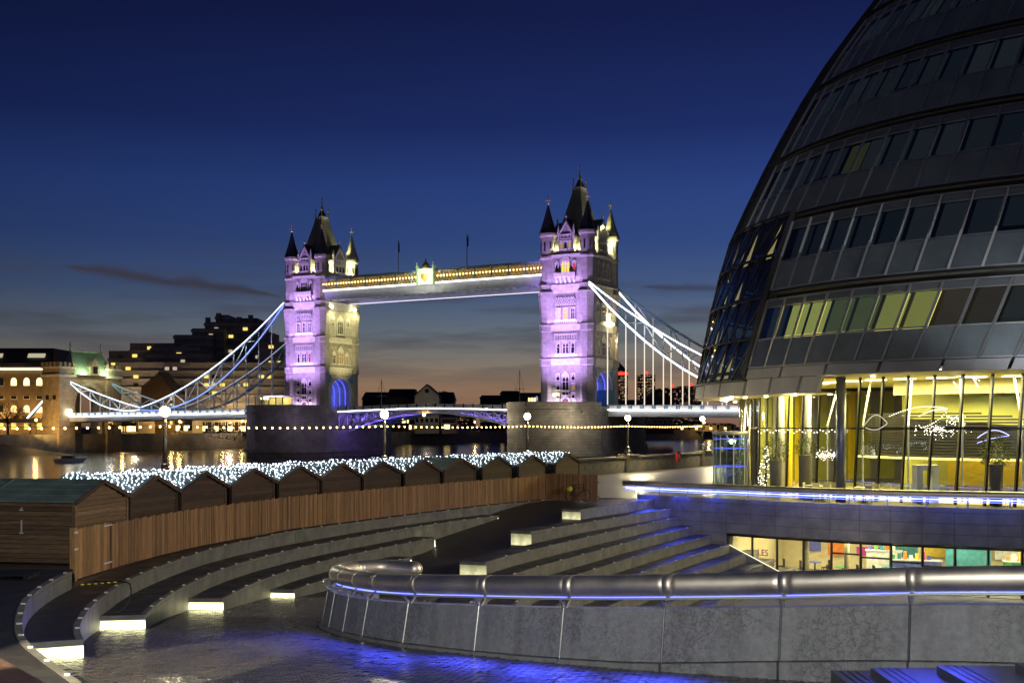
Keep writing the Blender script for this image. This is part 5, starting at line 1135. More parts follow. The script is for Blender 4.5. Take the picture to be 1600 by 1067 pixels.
# ================================================================== BASCULES
for sg in (-1, 1):
    t = thing('bascule', 'violet lit lifting half of the bridge deck next to the %s tower' % ('farther' if sg < 0 else 'nearer'), 'bridge deck', BF(sg*14.6, 0, 0), BR)
    n = 10; l0, l1 = 0.05, 29.2
    zt = lambda x: 8.75-.75*(x/29.2)**1.5; zb_ = lambda x: zt(x)-1.0-4.2*(x/29.2)**2
    for k in range(n):
        a = l0+(l1-l0)*k/n; b = l0+(l1-l0)*(k+1)/n; X = lambda v: sg*v-sg*14.6; p, q = (a, b) if sg > 0 else (b, a)
        MB().hexa([(X(p), -8, zt(p)-.5), (X(q), -8, zt(q)-.5), (X(q), 8, zt(q)-.5), (X(p), 8, zt(p)-.5)], [(X(p), -8, zt(p)), (X(q), -8, zt(q)), (X(q), 8, zt(q)), (X(p), 8, zt(p))]).build('deck_section', m_steel, t)
        MB().bar((X(p), -8.1, zt(p)+.05), (X(q), -8.1, zt(q)+.05), .12, .24).build('light_strip', m_led, t)
        MB().bar((X(p), -8, zt(p)+1.2), (X(q), -8, zt(q)+1.2), .12).build('handrail', m_whitep, t); MB().hexa([(X(p), -8.02, zt(p)+.3), (X(q), -8.02, zt(q)+.3), (X(q), -7.96, zt(q)+.3), (X(p), -7.96, zt(p)+.3)], [(X(p), -8.02, zt(p)+1.1), (X(q), -8.02, zt(q)+1.1), (X(q), -7.96, zt(q)+1.1), (X(p), -7.96, zt(p)+1.1)]).build('parapet_panel', m_steel, t)
        MB().box(X(p)-.14, X(p)+.14, -8.1, -7.85, zt(p), zt(p)+1.35).build('parapet_post', m_dark, t)
        for w in (-7.6, -2.6, 2.6, 7.6):
            tr = MB(); tr.bar((X(p), w, zb_(p)), (X(q), w, zb_(q)), .4, .45); tr.bar((X(a), w, zt(a)-.5), (X(b), w, zb_(b)), .28); tr.bar((X(b), w, zt(b)-.5), (X(b), w, zb_(b)), .28); tr.bar((X(a), w, zb_(a)), (X(b), w, zt(b)-.5), .2)
            tr.build('truss', m_whitep if w < 0 else m_bluep, t)
    for x in (9, 17, 25): light('POINT', 'truss_light', (sg*x-sg*14.6, -5.4, 5.9), 420, (.28, .16, 1), t, size=.3)
# ================================================================== GLASS BUILDING
TAB = [(0, .6, 20.9), (5.9, 1.25, 21.75), (7.2, 1.65, 22.0), (10.4, 2.65, 22.33), (13.1, 3.35, 22.40), (16.2, 3.75, 21.88), (19.4, 4.0, 20.65), (22.1, 4.2, 19.48), (24.9, 4.5, 18.2), (27.2, 4.8, 17.03), (29.3, 5.3, 15.93), (32.7, 6.3, 14.2), (38, 8, 10.5), (42, 9, 6), (44, 9.6, 1.5)]
B0 = Vector((33, 76, 0))
def CHc(z):
    s = interp(z, [(a, b) for a, b, c in TAB]); r = interp(z, [(a, c) for a, b, c in TAB])
    return Vector((.870*s, -.494*s, 0)), r             # local to B0
TWI = .0055
def cp_(th, z, off=0):
    c, r = CHc(z); a = th+TWI*(z-7.5); return Vector((c.x+(r+off)*math.cos(a), c.y+(r+off)*math.sin(a), z))
def theta_at(px, z, R=None, c=None):
    cc, rr = CHc(z); c = (c if c is not None else cc)+B0; rr = R or rr
    k = (px-800)/F; A = k*k+1; Bq = -2*(k*c.x+c.y); Cq = c.x**2+c.y**2-rr*rr; D = Bq*Bq-4*A*Cq
    d = (-Bq-math.sqrt(max(0, D)))/(2*A); th = math.atan2(d-c.y, k*d-c.x)
    if th < 0: th += 2*PI
    return th
ch = thing('glass_building', 'huge dark leaning egg-shaped glass building with banded floors and a lit ground floor', 'building', B0)
m_span = mat('grey_glass_spandrel', (.115, .138, .152), .16, 0, var=.2, vs=.6, spec=.6, coat=.4)
m_strip = mat('grey_top_panel', (.10, .11, .12), .3, 0, var=.1, spec=.5)
m_cgl = glass('dark_office_glass', (.42, .46, .47), .9, .03, 1.75)
m_agl = glass('atrium_glass', (.34, .38, .40), .9, .02, 1.8)
m_alu = mat('grey_aluminium', (.34, .35, .36), .4, .7, var=.06)
m_alud = mat('dark_aluminium', (.035, .037, .04), .4, .6, var=.06)
m_fas = mat('fascia_metal', (.30, .30, .32), .45, .35, var=.12, vs=.8)
m_inner = mat('dim_office_interior', (.10, .095, .08), .8, var=.3, vs=.5)
m_blindY = emis('lit_office', (.80, .74, .16), 1.3); m_blindG = emis('dim_lit_office', (.34, .38, .12), .6); m_blindO = emis('lit_atrium', (.75, .58, .20), .8); m_blindD = emis('faint_lit_office', (.30, .28, .10), .3); m_vb = mat('pale_blind', (.55, .55, .52), .6, var=.05)
DT = .0727
tb = theta_at(1171, 7.5); thi = tb-DT*4.0; tR = tb+DT*26
def patch(t0, t1, z0, z1, o0, o1, n=1):
    m_ = MB()
    for k in range(n):
        a = t0+(t1-t0)*k/n; b = t0+(t1-t0)*(k+1)/n
        m_.hexa([cp_(a, z0, o0), cp_(b, z0, o0), cp_(b, z0, o1), cp_(a, z0, o1)], [cp_(a, z1, o0), cp_(b, z1, o0), cp_(b, z1, o1), cp_(a, z1, o1)])
    return m_
vb_m = [emis('pane_glow_%s' % n__, c_, 1) for n__, c_ in (('a', (.032, .039, .041)), ('b', (.044, .052, .052)), ('c', (.024, .030, .033)), ('d', (.075, .083, .075)))]  # emission added so that unlit panes read grey instead of black
random.seed(11)
FL = 4.4
litset = {(0, 1): 1, (0, 2): 1, (0, 3): 2, (0, 4): 2, (0, 5): 1, (0, 6): 1, (2, 1): 3, (4, 9): 3, (4, 10): 3, (4, 8): 3, (4, 11): 3, (4, 12): 3}
for f in range(7):
    z0 = 7.5+FL*f; st_ = 0 if f < 2 else -4
    nb = 25-st_
    for k in range(st_, 25):
        a, b = tb+DT*k, tb+DT*(k+1); e = .004
        if f < 6:
            patch(a+e, b-e, z0+.10, z0+1.60, -.02, .05).build('spandrel_panel', m_span, ch)
            patch(a+e, b-e, z0+1.72, z0+3.42, .0, .015).build('window_pane', m_cgl, ch)
            patch(a+e, b-e, z0+3.52, z0+3.84, -.02, .04).build('top_panel', m_strip, ch)
            kind = litset.get((f, k))
            if kind: patch(a+.006, b-.006, z0+1.66, z0+3.46, -.62, -.56).build('lit_blind', {1: m_blindY, 2: m_blindG, 3: m_blindD}[kind], ch)
            if (f, k) in ((0, 5), (0, 6), (0, 7), (0, 8), (0, 9), (0, 10)):
                bl = MB()
                for j in range(22): z_ = z0+1.74+j*.077; bl.hexa([cp_(a+.005, z_, -.40), cp_(b-.005, z_, -.40), cp_(b-.005, z_, -.34), cp_(a+.005, z_, -.34)], [cp_(a+.005, z_+.02, -.40), cp_(b-.005, z_+.02, -.40), cp_(b-.005, z_+.02, -.34), cp_(a+.005, z_+.02, -.34)])
                bl.build('venetian_blind', m_vb, ch)
                if k > 6: patch(a+.006, b-.006, z0+1.66, z0+3.46, -.62, -.56).build('glow_panel', vb_m[3], ch)
            elif not kind:
                g_ = random.choice(vb_m[:3]); patch(a+.006, b-.006, z0+1.66+random.choice((0, 0, 0, 0, 0, .35)), z0+3.46, -.50, -.46).build('glow_panel', g_, ch)  # emitting sheet added behind an unlit pane
            m_ = MB(); 
            for za, zb in ((z0+.05, z0+1.95), (z0+1.95, z0+3.9)):
                p, q = cp_(a, za, .06), cp_(a, zb, .06); m_.bar(p, q, .085, .13)
            m_.build('mullion', m_alu, ch)
    if f < 6:
        t0, t1 = tb+DT*st_, tR; n = nb
        for z_, h_, o_ in ((z0+.02, .09, .09), (z0+1.62, .08, .07), (z0+3.44, .06, .06), (z0+3.86, .08, .09)): patch(t0, t1, z_, z_+h_, -.05, o_, n).build('transom', m_alu, ch)
        patch(t0, t1, z0+3.95, z0+4.41, -.75, -.45, n).build('recess', m_alud, ch)
        patch(t0, t1, z0+4.30, z0+4.40, -.5, .12, n).build('floor_edge', m_alud, ch)
    patch(tb+DT*(st_-6), tR+.6, z0-.2, z0-.02, -2.6, -.12, nb).build('floor_slab', m_inner, ch)
    if f < 6: patch(tb+DT*(st_-3), tR+.6, z0, z0+4.2, -2.6, -2.3, nb).build('inner_wall', m_inner, ch)
for (t0, zA, zB) in ((tb-.01, 7.1, 16.5), (thi-.008, 16.3, 34)):
    n = 8; m_ = MB()
    for k in range(n):
        za = zA+(zB-zA)*k/n; zb = zA+(zB-zA)*(k+1)/n; m_.bar(cp_(t0, za, .14), cp_(t0, zb, .14), .22, .30)
    m_.build('edge_beam', m_alud, ch)
# atrium glazing on the river side
tl = tb-DT*26; rows = [6.85, 9.25, 11.65, 14.05, 16.4]
for r in range(4):
    za, zb = rows[r], rows[r+1]
    k = -1
    while tb+DT*k > tl:
        a, b = tb+DT*k-.012, tb+DT*(k+1)-.012; in_ = 0.0
        A, B, D, E_ = cp_(a, za), cp_(b, za), cp_(b, zb), cp_(a, zb)
        pr = .10                                       # the triangles fold slightly about their diagonals
        Aq, Dq = cp_(a, za, pr), cp_(b, zb, pr)
        if k > -16:
            MB().add([Aq, B, Dq], [(0, 1, 2)]).build('triangular_pane', m_agl, ch); MB().add([Aq, Dq, E_], [(0, 1, 2)]).build('triangular_pane', m_agl, ch)
            MB().bar(Aq, Dq, .08, .10).build('diagonal', m_alud, ch); MB().bar(B, cp_(b, zb), .06, .12).build('mullion', m_alud, ch)
        else: MB().add([A, B, D, E_], [(0, 1, 2, 3)]).build('triangular_pane', m_agl, ch)
        if k > -16 and random.random() < .34 and k > -10: MB().add([cp_(a+.02, za, -.5), cp_(b-.01, za, -.5), cp_(b-.01, za+(zb-za)*random.uniform(.5, 1), -.5)], [(0, 1, 2)]).build('lit_panel', m_blindO, ch)
        k -= 1
for z_ in rows: patch(tl, tb-.012, z_-.06, z_+.06, -.02, .16, 30).build('transom', m_alud, ch)
for f_ in range(4): patch(tl, tb, 7.0+2.4*f_, 7.1+2.4*f_, -3.5, -.4, 20).build('gallery_floor', m_inner, ch)
patch(tl, tb, 7, 16.4, -3.7, -3.5, 20).build('inner_wall', m_inner, ch)
rows2 = [16.4+2.2*i for i in range(9)]
for za, zb in zip(rows2, rows2[1:]):
    k = -5
    while tb+DT*k > tl-.3:
        a, b = tb+DT*k-.01, tb+DT*(k+1)-.01
        MB().add([cp_(a, za, .05), cp_(b, za, .05), cp_(b, zb, .05), cp_(a, zb, .05)], [(0, 1, 2, 3)]).build('atrium_pane', m_agl, ch)
        if k > -20: MB().bar(cp_(b, za, .08), cp_(b, zb, .08), .05, .10).build('mullion', m_alud, ch)
        k -= 1
    patch(tl-.3, thi, zb-.04, zb+.04, 0, .12, 24).build('transom', m_alud, ch)
patch(tl-.3, thi, 16.5, 34, -3.0, -2.8, 16).build('inner_wall', m_inner, ch)
# opaque rear and crown, out of sight but closing the form
rear = MB(); zs = [6.9, 12, 17, 22, 27, 32, 36, 40, 43.5]; tA, tB = tR, tl+2*PI-.3
for za, zb in zip(zs, zs[1:]):
    for k in range(20):
        a = tA+(tB-tA)*k/20; b = tA+(tB-tA)*(k+1)/20; rear.add([cp_(a, za), cp_(b, za), cp_(b, zb), cp_(a, zb)], [(0, 1, 2, 3)])
rear.build('rear_glazing', m_strip, ch)
cap = MB(); zs = [33.9, 36, 38, 40, 42, 43.8]
for za, zb in zip(zs, zs[1:]):
    for k in range(64):
        a = 2*PI*k/64; b = 2*PI*(k+1)/64; cap.add([cp_(a, za, -.05), cp_(b, za, -.05), cp_(b, zb, -.05), cp_(a, zb, -.05)], [(0, 1, 2, 3)])
cap.build('crown_glazing', m_strip, ch)
# fascia ring and soffit
tS = theta_at(1284, 6.5); tq = theta_at(1240, 6.5)
k = 0; a = tb-DT*26
while a < tR:
    b = a+DT*2
    if a < tb-.02:
        patch(a+.004, min(b, tb)-.004, 5.98, 6.78, -.1, .10, 2).build('fascia_panel', m_fas, ch)
    a = b
a = tb
while a < tR:
    b = a+DT*2; patch(a+.004, b-.004, 6.92, 7.48, -.1, .14, 2).build('fascia_panel', m_fas, ch); a = b
a = tb; 
while a < tS-.02:
    b = min(a+DT*1.5, tS); patch(a+.004, b-.004, 5.98, 6.9, -.35, .02, 2).build('fascia_panel', m_fas, ch); a = b
patch(tb-DT*26, tb, 6.79, 6.86, -.2, .22, 24).build('drip_edge', m_alud, ch)
gc, GR = Vector((.5, -.4, 0)), 17.5
def gpnt(th, z, off=0, lean=0): return Vector((gc.x+(GR+off)*math.cos(th+lean), gc.y+(GR+off)*math.sin(th+lean), z))
sf = MB(); m_soff = mat('soffit_panel', (.52, .46, .30), .5, var=.1)
for k in range(60):
    a = tl+(tR-tl)*k/60; b = tl+(tR-tl)*(k+1)/60; zz = 6.02 if (a+b)/2 < tS else 6.93
    p, q = cp_(a, zz, -.05), cp_(b, zz, -.05); r, s = gpnt(b, zz, -.3), gpnt(a, zz, -.3); sf.add([p, q, r, s, p+Vector((0, 0, .06)), q+Vector((0, 0, .06)), r+Vector((0, 0, .06)), s+Vector((0, 0, .06))], [(3, 2, 1, 0), (4, 5, 6, 7), (0, 1, 5, 4), (2, 3, 7, 6)])
sf.build('soffit', m_soff, ch)
# ground floor glazing
GD = .083; tg0 = theta_at(1157, 2, GR, gc); ng = 24
for k in range(-8, ng):
    a, b = tg0+GD*k, tg0+GD*(k+1); ln = .024; ztop = 6.0 if a < tS-.05 else 6.92
    mm_ = MB(); mm_.bar(gpnt(a, 0, .06), gpnt(a, ztop, .06, ln*ztop/6.9), .10, .24); mm_.build('ground_mullion', m_frame, ch)
    for z0, z1 in ((.05, 3.98), (4.12, ztop)):
        MB().add([gpnt(a, z0, 0, ln*z0/6.9), gpnt(b, z0, 0, ln*z0/6.9), gpnt(b, z1, 0, ln*z1/6.9), gpnt(a, z1, 0, ln*z1/6.9)], [(0, 1, 2, 3)]).build('ground_pane', m_pane, ch)
    MB().bar(gpnt(a, 4.05, .04, ln*.6), gpnt(b, 4.05, .04, ln*.6), .12, .10).build('ground_transom', m_frame, ch)
# ground floor interior
m_yel = mat('yellow_wall', (.80, .58, .02), .55, var=.05); m_cream = mat('cream_ceiling', (.72, .66, .36), .6, var=.05); m_gr = mat('green_tinted_wall', (.42, .42, .10), .5, var=.1, vs=.3)
def ring(r0_, r1_, z0, z1, t0, t1, n=24, z0b=None, z1b=None):
    m_ = MB()
    for k in range(n):
        a = t0+(t1-t0)*k/n; b = t0+(t1-t0)*(k+1)/n
        za0 = z0 if z0b is None else z0+(z0b-z0)*k/n; zb0 = z0 if z0b is None else z0+(z0b-z0)*(k+1)/n; za1 = z1 if z1b is None else z1+(z1b-z1)*k/n; zb1 = z1 if z1b is None else z1+(z1b-z1)*(k+1)/n
        P = lambda r, t, z: (gc.x+r*math.cos(t), gc.y+r*math.sin(t), z)
        m_.hexa([P(r1_, a, za0), P(r1_, b, zb0), P(r0_, b, zb0), P(r0_, a, za0)], [P(r1_, a, za1), P(r1_, b, zb1), P(r0_, b, zb1), P(r0_, a, za1)])
    return m_
i0, i1 = tg0-.6, tg0+2.1
ring(1, 17.3, -.05, .03, i0, i1).build('ground_floor', mat('pale_floor', (.45, .40, .26), .3, var=.1), ch)
ring(1, 17.4, 6.95, 7.1, i0, i1).build('ground_ceiling', m_cream, ch)
ring(7.2, 7.5, 2.75, 6.95, i0, i1).build('upper_rear_wall', m_gr, ch); ring(7.2, 7.5, .03, 2.75, i0, tg0+.75).build('lower_rear_wall', m_gr, ch); ring(7.2, 7.5, .03, 2.75, tg0+.75, i1).build('lower_rear_wall', m_yel, ch)
tr0 = tg0+.30
ring(16.6, 16.9, .03, 6.94, tg0-1.5, tg0-.12, 24).build('far_wall', m_gr, ch)
for k in range(9): ring(16.2, 16.5, .03, 6.9, tg0-1.35+k*.13, tg0-1.32+k*.13, 1).build('wall_fin', m_yel if k % 3 == 0 else m_fas, ch)
for j in range(15): 
    z_ = 2.35+j*.18; te = i1 if j < 9 else i1-(j-8)*.16
    ring(10.4, 10.56, z_, z_+.10, tr0, te, 20).build('slat', m_blackp, ch)
ring(10.0, 10.3, 2.3, 4.9, tr0, i1, 20, 2.3, 3.7).build('ramp_drum', m_blackp, ch)
ring(10.2, 11.3, 2.18, 2.28, tr0, i1, 20).build('ramp_soffit', m_cream, ch)
ring(10.6, 14.5, 5.75, 6.1, tg0+.5, i1, 20, 6.2, 5.4).build('sloping_soffit', m_cream, ch) if False else None
ring(9.5, 10.3, 6.1, 6.9, tg0+.55, i1, 20).build('bulkhead', m_cream, ch)
for k in range(12):
    th = tg0+.12+k*.15
    P = Vector((gc.x+13.6*math.cos(th), gc.y+13.6*math.sin(th), 6.93)); MB().box(-.55, .55, -.35, .35, -.03, .0).build('ceiling_light', emis('hall_light', (1, .84, .40), 8) if k == 0 else hall_m, ch, P)
    if k == 0: hall_m = [o for o in ch.children if o.name.startswith('ceiling_light')][-1].data.materials[0]
for th in (tg0+.15, tg0+.55, tg0+.95, tg0+1.35):
    P = Vector((gc.x+14.2*math.cos(th), gc.y+14.2*math.sin(th), 6.8)); light('AREA', 'hall_light', P, 1500, (1, .84, .32), ch, size=4, aim=P+Vector((0, 0, -3)))
for k in range(7):
    th = tg0+.55+k*.2; a = Vector((gc.x+15.2*math.cos(th), gc.y+15.2*math.sin(th), 4.2)); b = Vector((gc.x+14*math.cos(th-.03), gc.y+14*math.sin(th-.03), 6.9)); MB().tube([a+Vector((0, 0, -4.2)), a, b], .06, 8).build('raking_strut', m_alu, ch)
for px, m_ in ((1207, m_yel), (1233, m_yel), (1190, m_fas), (1262, m_fas), (1173, m_fas)):
    th = theta_at(px, 2, 15.4, gc); MB().lathe([(.22, .03), (.22, 6.94)], 16, gc.x+15.4*math.cos(th), gc.y+15.4*math.sin(th)).build('column', m_, ch, smooth=True)
th = theta_at(1314, 2, 19.4, gc); MB().lathe([(.27, 0), (.27, 6.9)], 20, gc.x+19.4*math.cos(th), gc.y+19.4*math.sin(th)).build('outer_column', mat('blue_grey_column', (.22, .24, .30), .35, .6, var=.05), ch, smooth=True)
for px in (1152, 1162, 1170): th = theta_at(px, 2, 18.1, gc); MB().lathe([(.12, 0), (.12, 6.0)], 16, gc.x+18.1*math.cos(th), gc.y+18.1*math.sin(th)).build('polished_column', m_steeld, ch, smooth=True)
# soffit lamps outside
for k in range(10):
    th = tg0-.3+k*.14; zz = 5.95 if th < tS else 6.86; P = gpnt(th, zz, 1.9); MB().lathe([(.12, -.03), (.12, 0)], 10).build('downlight', m_flood, ch, P)
    if k % 3 == 1: light('POINT', 'downlight_lamp', P+Vector((0, 0, -.3)), 130, (1, .88, .5), ch, size=.15)
# --------------------------------------------- things inside and by the glass
m_leaf = mat('topiary_leaf', (.10, .14, .03), .55, var=.4, vs=8); m_pot = mat('planter_grey', (.16, .15, .13), .6, var=.15)
def topiary(px, d, z, r, label):
    p = at(px, 665, d); t = thing('potted_topiary', label, 'plant', (p.x, p.y, .03), 0, 'leafy ball plants in the lit hall')
    MB().lathe([(.32, 0), (.38, z-r*.75), (.40, z-r*.7), (.30, z-r*.7)], 16).build('planter', m_pot, t, smooth=True)
    lf = MB()
    for k in range(520):
        v = Vector((random.gauss(0, 1), random.gauss(0, 1), random.gauss(0, 1))).normalized(); rr = r*random.uniform(.55, 1.05); c = v*rr; s_ = r*.16
        dd = (v+Vector((random.uniform(-.6, .6), random.uniform(-.6, .6), random.uniform(-.9, .2)))).normalized(); sd = dd.cross(Vector((random.random(), random.random(), random.random()+.1))).normalized()
        c = c+Vector((0, 0, z)); lf.add([c-sd*s_*.22, c+dd*s_, c+sd*s_*.22, c-dd*s_*.4], [(0, 1, 2, 3)])
    lf.build('crown', m_leaf, t)
random.seed(5)
topiary(1556, 60.4, 2.75, .85, 'large leafy ball plant in a tall grey planter before the yellow wall'); topiary(1212, 69, 2.7, .8, 'leafy ball plant nearest the entrance end of the lit hall'); topiary(1258, 67, 2.9, .62, 'smaller leafy ball plant left of the big outer column')
pf = at(1446, 665, 62.5); t = thing('portal_frame', 'white free-standing portal frame inside the lit hall', 'portal', (pf.x, pf.y, .03), .1)
MB().box(-.62, -.28, -.3, .3, 0, 1.75).build('upright', m_whitep, t); MB().box(.28, .62, -.3, .3, 0, 1.75).build('upright', m_whitep, t); MB().box(-.62, .62, -.3, .3, 1.752, 2.05).build('head', m_whitep, t)
for (px, d, lab) in ((1268, 66, 'cafe table behind the glass left of the big outer column'), (1284, 65.2, 'cafe table behind the glass close to the big outer column'), (1349, 63.4, 'low white counter table in the lit hall')):
    p = at(px, 665, d); t = thing('hall_table', lab, 'table', (p.x, p.y, .03)); MB().lathe([(.5, .72), (.5, .78)], 16).build('table_top', m_cream, t); MB().lathe([(.3, 0), (.3, .03), (.05, .05), (.05, .72)], 10).build('pedestal', m_dark, t)
    for k in range(3):
        a = 2*PI*k/3+.5; c = thing('hall_chair', 'pale chair %s the ' % ('left of', 'right of', 'in front of')[(1, 0, 2)[k]]+lab.split(' behind')[0]+(' by the outer column' if 'close' in lab else '' if 'white' in lab else ' further left'), 'chair', (p.x+.85*math.cos(a), p.y+.85*math.sin(a), .03), a, 'chairs in the lit hall')
        MB().box(-.2, .2, -.2, .2, .43, .47).build('seat', m_cream, c); MB().box(.16, .2, -.2, .2, .47, .95).build('backrest', m_cream, c)
        for lx in (-.17, .17):
            for ly in (-.17, .17): MB().bar((lx, ly, 0), (lx, ly, .43), .03).build('leg', m_dark, c)
rp = thing('glass_balustrade', 'low balustrade with a dotted rail along the front of the lit hall', 'balustrade', B0)
for k in range(16):
    a, b = tg0+.55+k*.075, tg0+.55+(k+1)*.075; P = lambda t_, z: Vector((gc.x+16.4*math.cos(t_), gc.y+16.4*math.sin(t_), z))
    MB().bar(P(a, .95), P(b, .95), .05).build('handrail', m_steeld, rp); MB().bar(P(a, .03), P(a, .93), .035).build('post', m_steeld, rp)
    MB().add([P(a+.004, .15), P(b-.004, .15), P(b-.004, .85), P(a+.004, .85)], [(0, 1, 2, 3)]).build('pane', m_pane, rp)
# light decorations and drawn blue reflections behind the glass
dot_m = emis('decoration_white', (1, .93, .75), 6); dotb = emis('reflection_blue', (.35, .35, 1), 3)
def deco(label, pts, m_, r=.022, line=False):
    o = pts[0]; t = thing('light_decoration', label, 'decoration', o, 0, 'light decorations behind the glass')
    b = MB()
    if line: b.tube([p-o for p in pts], r, 6); b.build('light_tube', m_, t)
    else:
        for p in pts: b.sph(p-o, r, 5, 4)
        b.build('bulbs', m_, t, kind='stuff')
ha = lambda px, py: at(px, py, 61.5)
def arc(x0, y0, x1, y1, h, n): return [ha(x0+(x1-x0)*k/n, y0+(y1-y0)*k/n-h*math.sin(PI*k/n)) for k in range(n+1)]
deco('dotted double arc of warm lights above the slatted ramp', arc(1390, 650, 1480, 638, 8, 26)+arc(1437, 650, 1478, 640, 4, 14)+arc(1440, 668, 1478, 645, -4, 12), dot_m, .02)
random.seed(9)
deco('fish-shaped cluster of white lights in front of the slatted ramp', [ha(1468+random.gauss(0, 16), 672+random.gauss(0, 4.5)) for _ in range(110)]+[ha(1485+random.uniform(-6, 24), 655+random.uniform(-6, 10)) for _ in range(60)], dot_m, .016)
deco('flat cluster of white lights left of the big outer column', [at(1291+random.uniform(-16, 14), 711+random.gauss(0, 3.2), 64) for _ in range(90)], dot_m, .016)
deco('white light loop at the left end of the slatted ramp', arc(1350, 665, 1386, 660, 14, 20)+arc(1386, 662, 1352, 668, -6, 10), emis('loop_white', (1, .95, .85), .8), .014, True)
deco('glowing blue arc drawn for a reflection above the large leafy ball plant', arc(1527, 684, 1577, 680, 10, 16), dotb, .022, True)  # emitting tubes stand in for LED reflections in the glass
deco('glowing blue line drawn for a reflection below the blue arc', arc(1527, 692, 1576, 681, 2, 8), dotb, .018, True)
deco('hanging white lights at the top of the right-hand panes', arc(1487, 590, 1530, 594, 4, 10)+[ha(1490+k*.9, 597+k*1.2) for k in range(8)]+[ha(1520+k*1.2, 590+k*2) for k in range(8)], dot_m, .03)
deco('string of warm lights running along the transom in the hall', [at(1185+k*4.6, 674+2.5*math.sin(k*1.7), 66) for k in range(30)], dot_m, .025)
tp_ = at(1197, 665, 69.5); tt = thing('decorated_tree', 'slim tree covered in warm white lights inside the hall', 'christmas tree', (tp_.x, tp_.y, .03))
MB().lathe([(.06, 0), (.03, 2.9)], 8).build('trunk', m_hut, tt); lf = MB()
for k in range(420):
    z = random.uniform(.3, 3); r = .62*(3.1-z)/2.8*random.random()**.5; a = random.random()*2*PI; c = Vector((r*math.cos(a), r*math.sin(a), z)); d_ = Vector((math.cos(a), math.sin(a), -.3))*.14; s_ = Vector((-math.sin(a), math.cos(a), 0))*.04; lf.add([c-s_, c+d_, c+s_], [(0, 1, 2)])
lf.build('crown', m_leaf, tt); b = MB()
for k in range(130): z = random.uniform(.2, 3); r = .66*(3.15-z)/2.85; a = random.random()*2*PI; b.sph((r*math.cos(a), r*math.sin(a), z), .022, 5, 4)
b.build('bulbs', dot_m, tt, kind='stuff')
# revolving door drum
dp = at(1141, 665, 74.5); dr = thing('revolving_door', 'glass entrance drum with blue light bands at the end of the lit hall', 'revolving door', (dp.x, dp.y, 0))
MB().lathe([(1.15, 3.6), (1.15, 3.85)], 24).build('canopy', m_fas, dr, smooth=True); MB().lathe([(1.15, 0), (1.15, .08)], 24).build('base', m_alud, dr)
for k in range(8):
    a = 2*PI*k/8; b_ = 2*PI*(k+1)/8; MB().bar((1.1*math.cos(a), 1.1*math.sin(a), .08), (1.1*math.cos(a), 1.1*math.sin(a), 3.6), .07).build('post', m_steel, dr)
    pn = MB()
    for j in range(3): c, d = a+(b_-a)*j/3, a+(b_-a)*(j+1)/3; pn.add([(1.1*math.cos(c), 1.1*math.sin(c), .1), (1.1*math.cos(d), 1.1*math.sin(d), .1), (1.1*math.cos(d), 1.1*math.sin(d), 3.58), (1.1*math.cos(c), 1.1*math.sin(c), 3.58)], [(0, 1, 2, 3)])
    pn.build('pane', m_pane, dr)
for z in (3.35, 2.75, 1.6): MB().tube([(1.04*math.cos(2*PI*k/24), 1.04*math.sin(2*PI*k/24), z) for k in range(25)], .03, 5, False).build('light_band', emis('door_blue', (.12, .16, 1), 1.0), dr)
for a in (0, PI/2): MB().box(-1.0*math.cos(a)-.02, 1.0*math.cos(a)+.02, -1.0*math.sin(a)-.02, 1.0*math.sin(a)+.02, .1, 3.4).build('wing', m_pane, dr)
light('POINT', 'door_light', (0, 0, 3.2), 90, (.7, 1, .45), dr, size=.2)
# ================================================================== FAR ABUTMENT
m_abut = brickmat('warm_stone', (.38, .32, .24), (.32, .27, .20), (.18, .15, .12), 1.2, .5, var=.25, bump=.4)
ab = thing('abutment_gate', 'sandstone gate tower with a green hipped roof at the far end of the bridge', 'gatehouse', BF(-141, 0, 0), BR)
for w0, w1 in ((-12.6, -6.6), (6.6, 12.6)):
    MB().box(-4.5, 3.6, w0, w1, -7, 22.6).build('buttress', m_abut, ab); MB().box(-4.9, 4.0, w0-.4, w1+.4, 19.9, 20.7).box(-4.8, 3.9, w0-.3, w1+.3, 22.602, 23.2).build('cornice', m_stonel, ab)
    bt = MB(); 
    for k in range(5):
        x = -4.7+k*1.95; bt.box(x, x+1.0, w0-.25, w0+.3, 23.2, 24.6)
    for k in range(4): y = w0+k*1.7; bt.box(3.1, 3.8, y, y+1.0, 23.202, 24.55)
    bt.build('battlement', m_abut, ab)
    if w0 < 0:
        for x in (-2.2, 1.2): MB().box(x-.75, x+.75, w0-.04, w0+.02, 12.6, 14.0).build('window', m_wglass, ab)
        MB().box(-1.3, .3, w0-.5, w0-.003, 4.2, 12.3).build('pilaster', m_abut, ab)
b = MB(); n = 14; b.box(-3, 2.4, -6.6, -5.4, -7, 20.6); b.box(-3, 2.4, 5.4, 6.6, -7, 20.6)
for k in range(n):
    t0, t1 = PI*k/n, PI*(k+1)/n; b.hexa([(-3, 5.4*math.cos(t1), 11+6*math.sin(t1)), (2.4, 5.4*math.cos(t1), 11+6*math.sin(t1)), (2.4, 5.4*math.cos(t0), 11+6*math.sin(t0)), (-3, 5.4*math.cos(t0), 11+6*math.sin(t0))], [(-3, 5.4*math.cos(t1), 20.6), (2.4, 5.4*math.cos(t1), 20.6), (2.4, 5.4*math.cos(t0), 20.6), (-3, 5.4*math.cos(t0), 20.6)])
b.build('arch_wall', m_abut, ab)
for r_ in (.3, .9): MB().tube([(2.5, (5.4+r_)*math.cos(PI*k/18), 11+(6+r_)*math.sin(PI*k/18)) for k in range(19)], .18, 6).build('arch_moulding', m_stonel, ab)
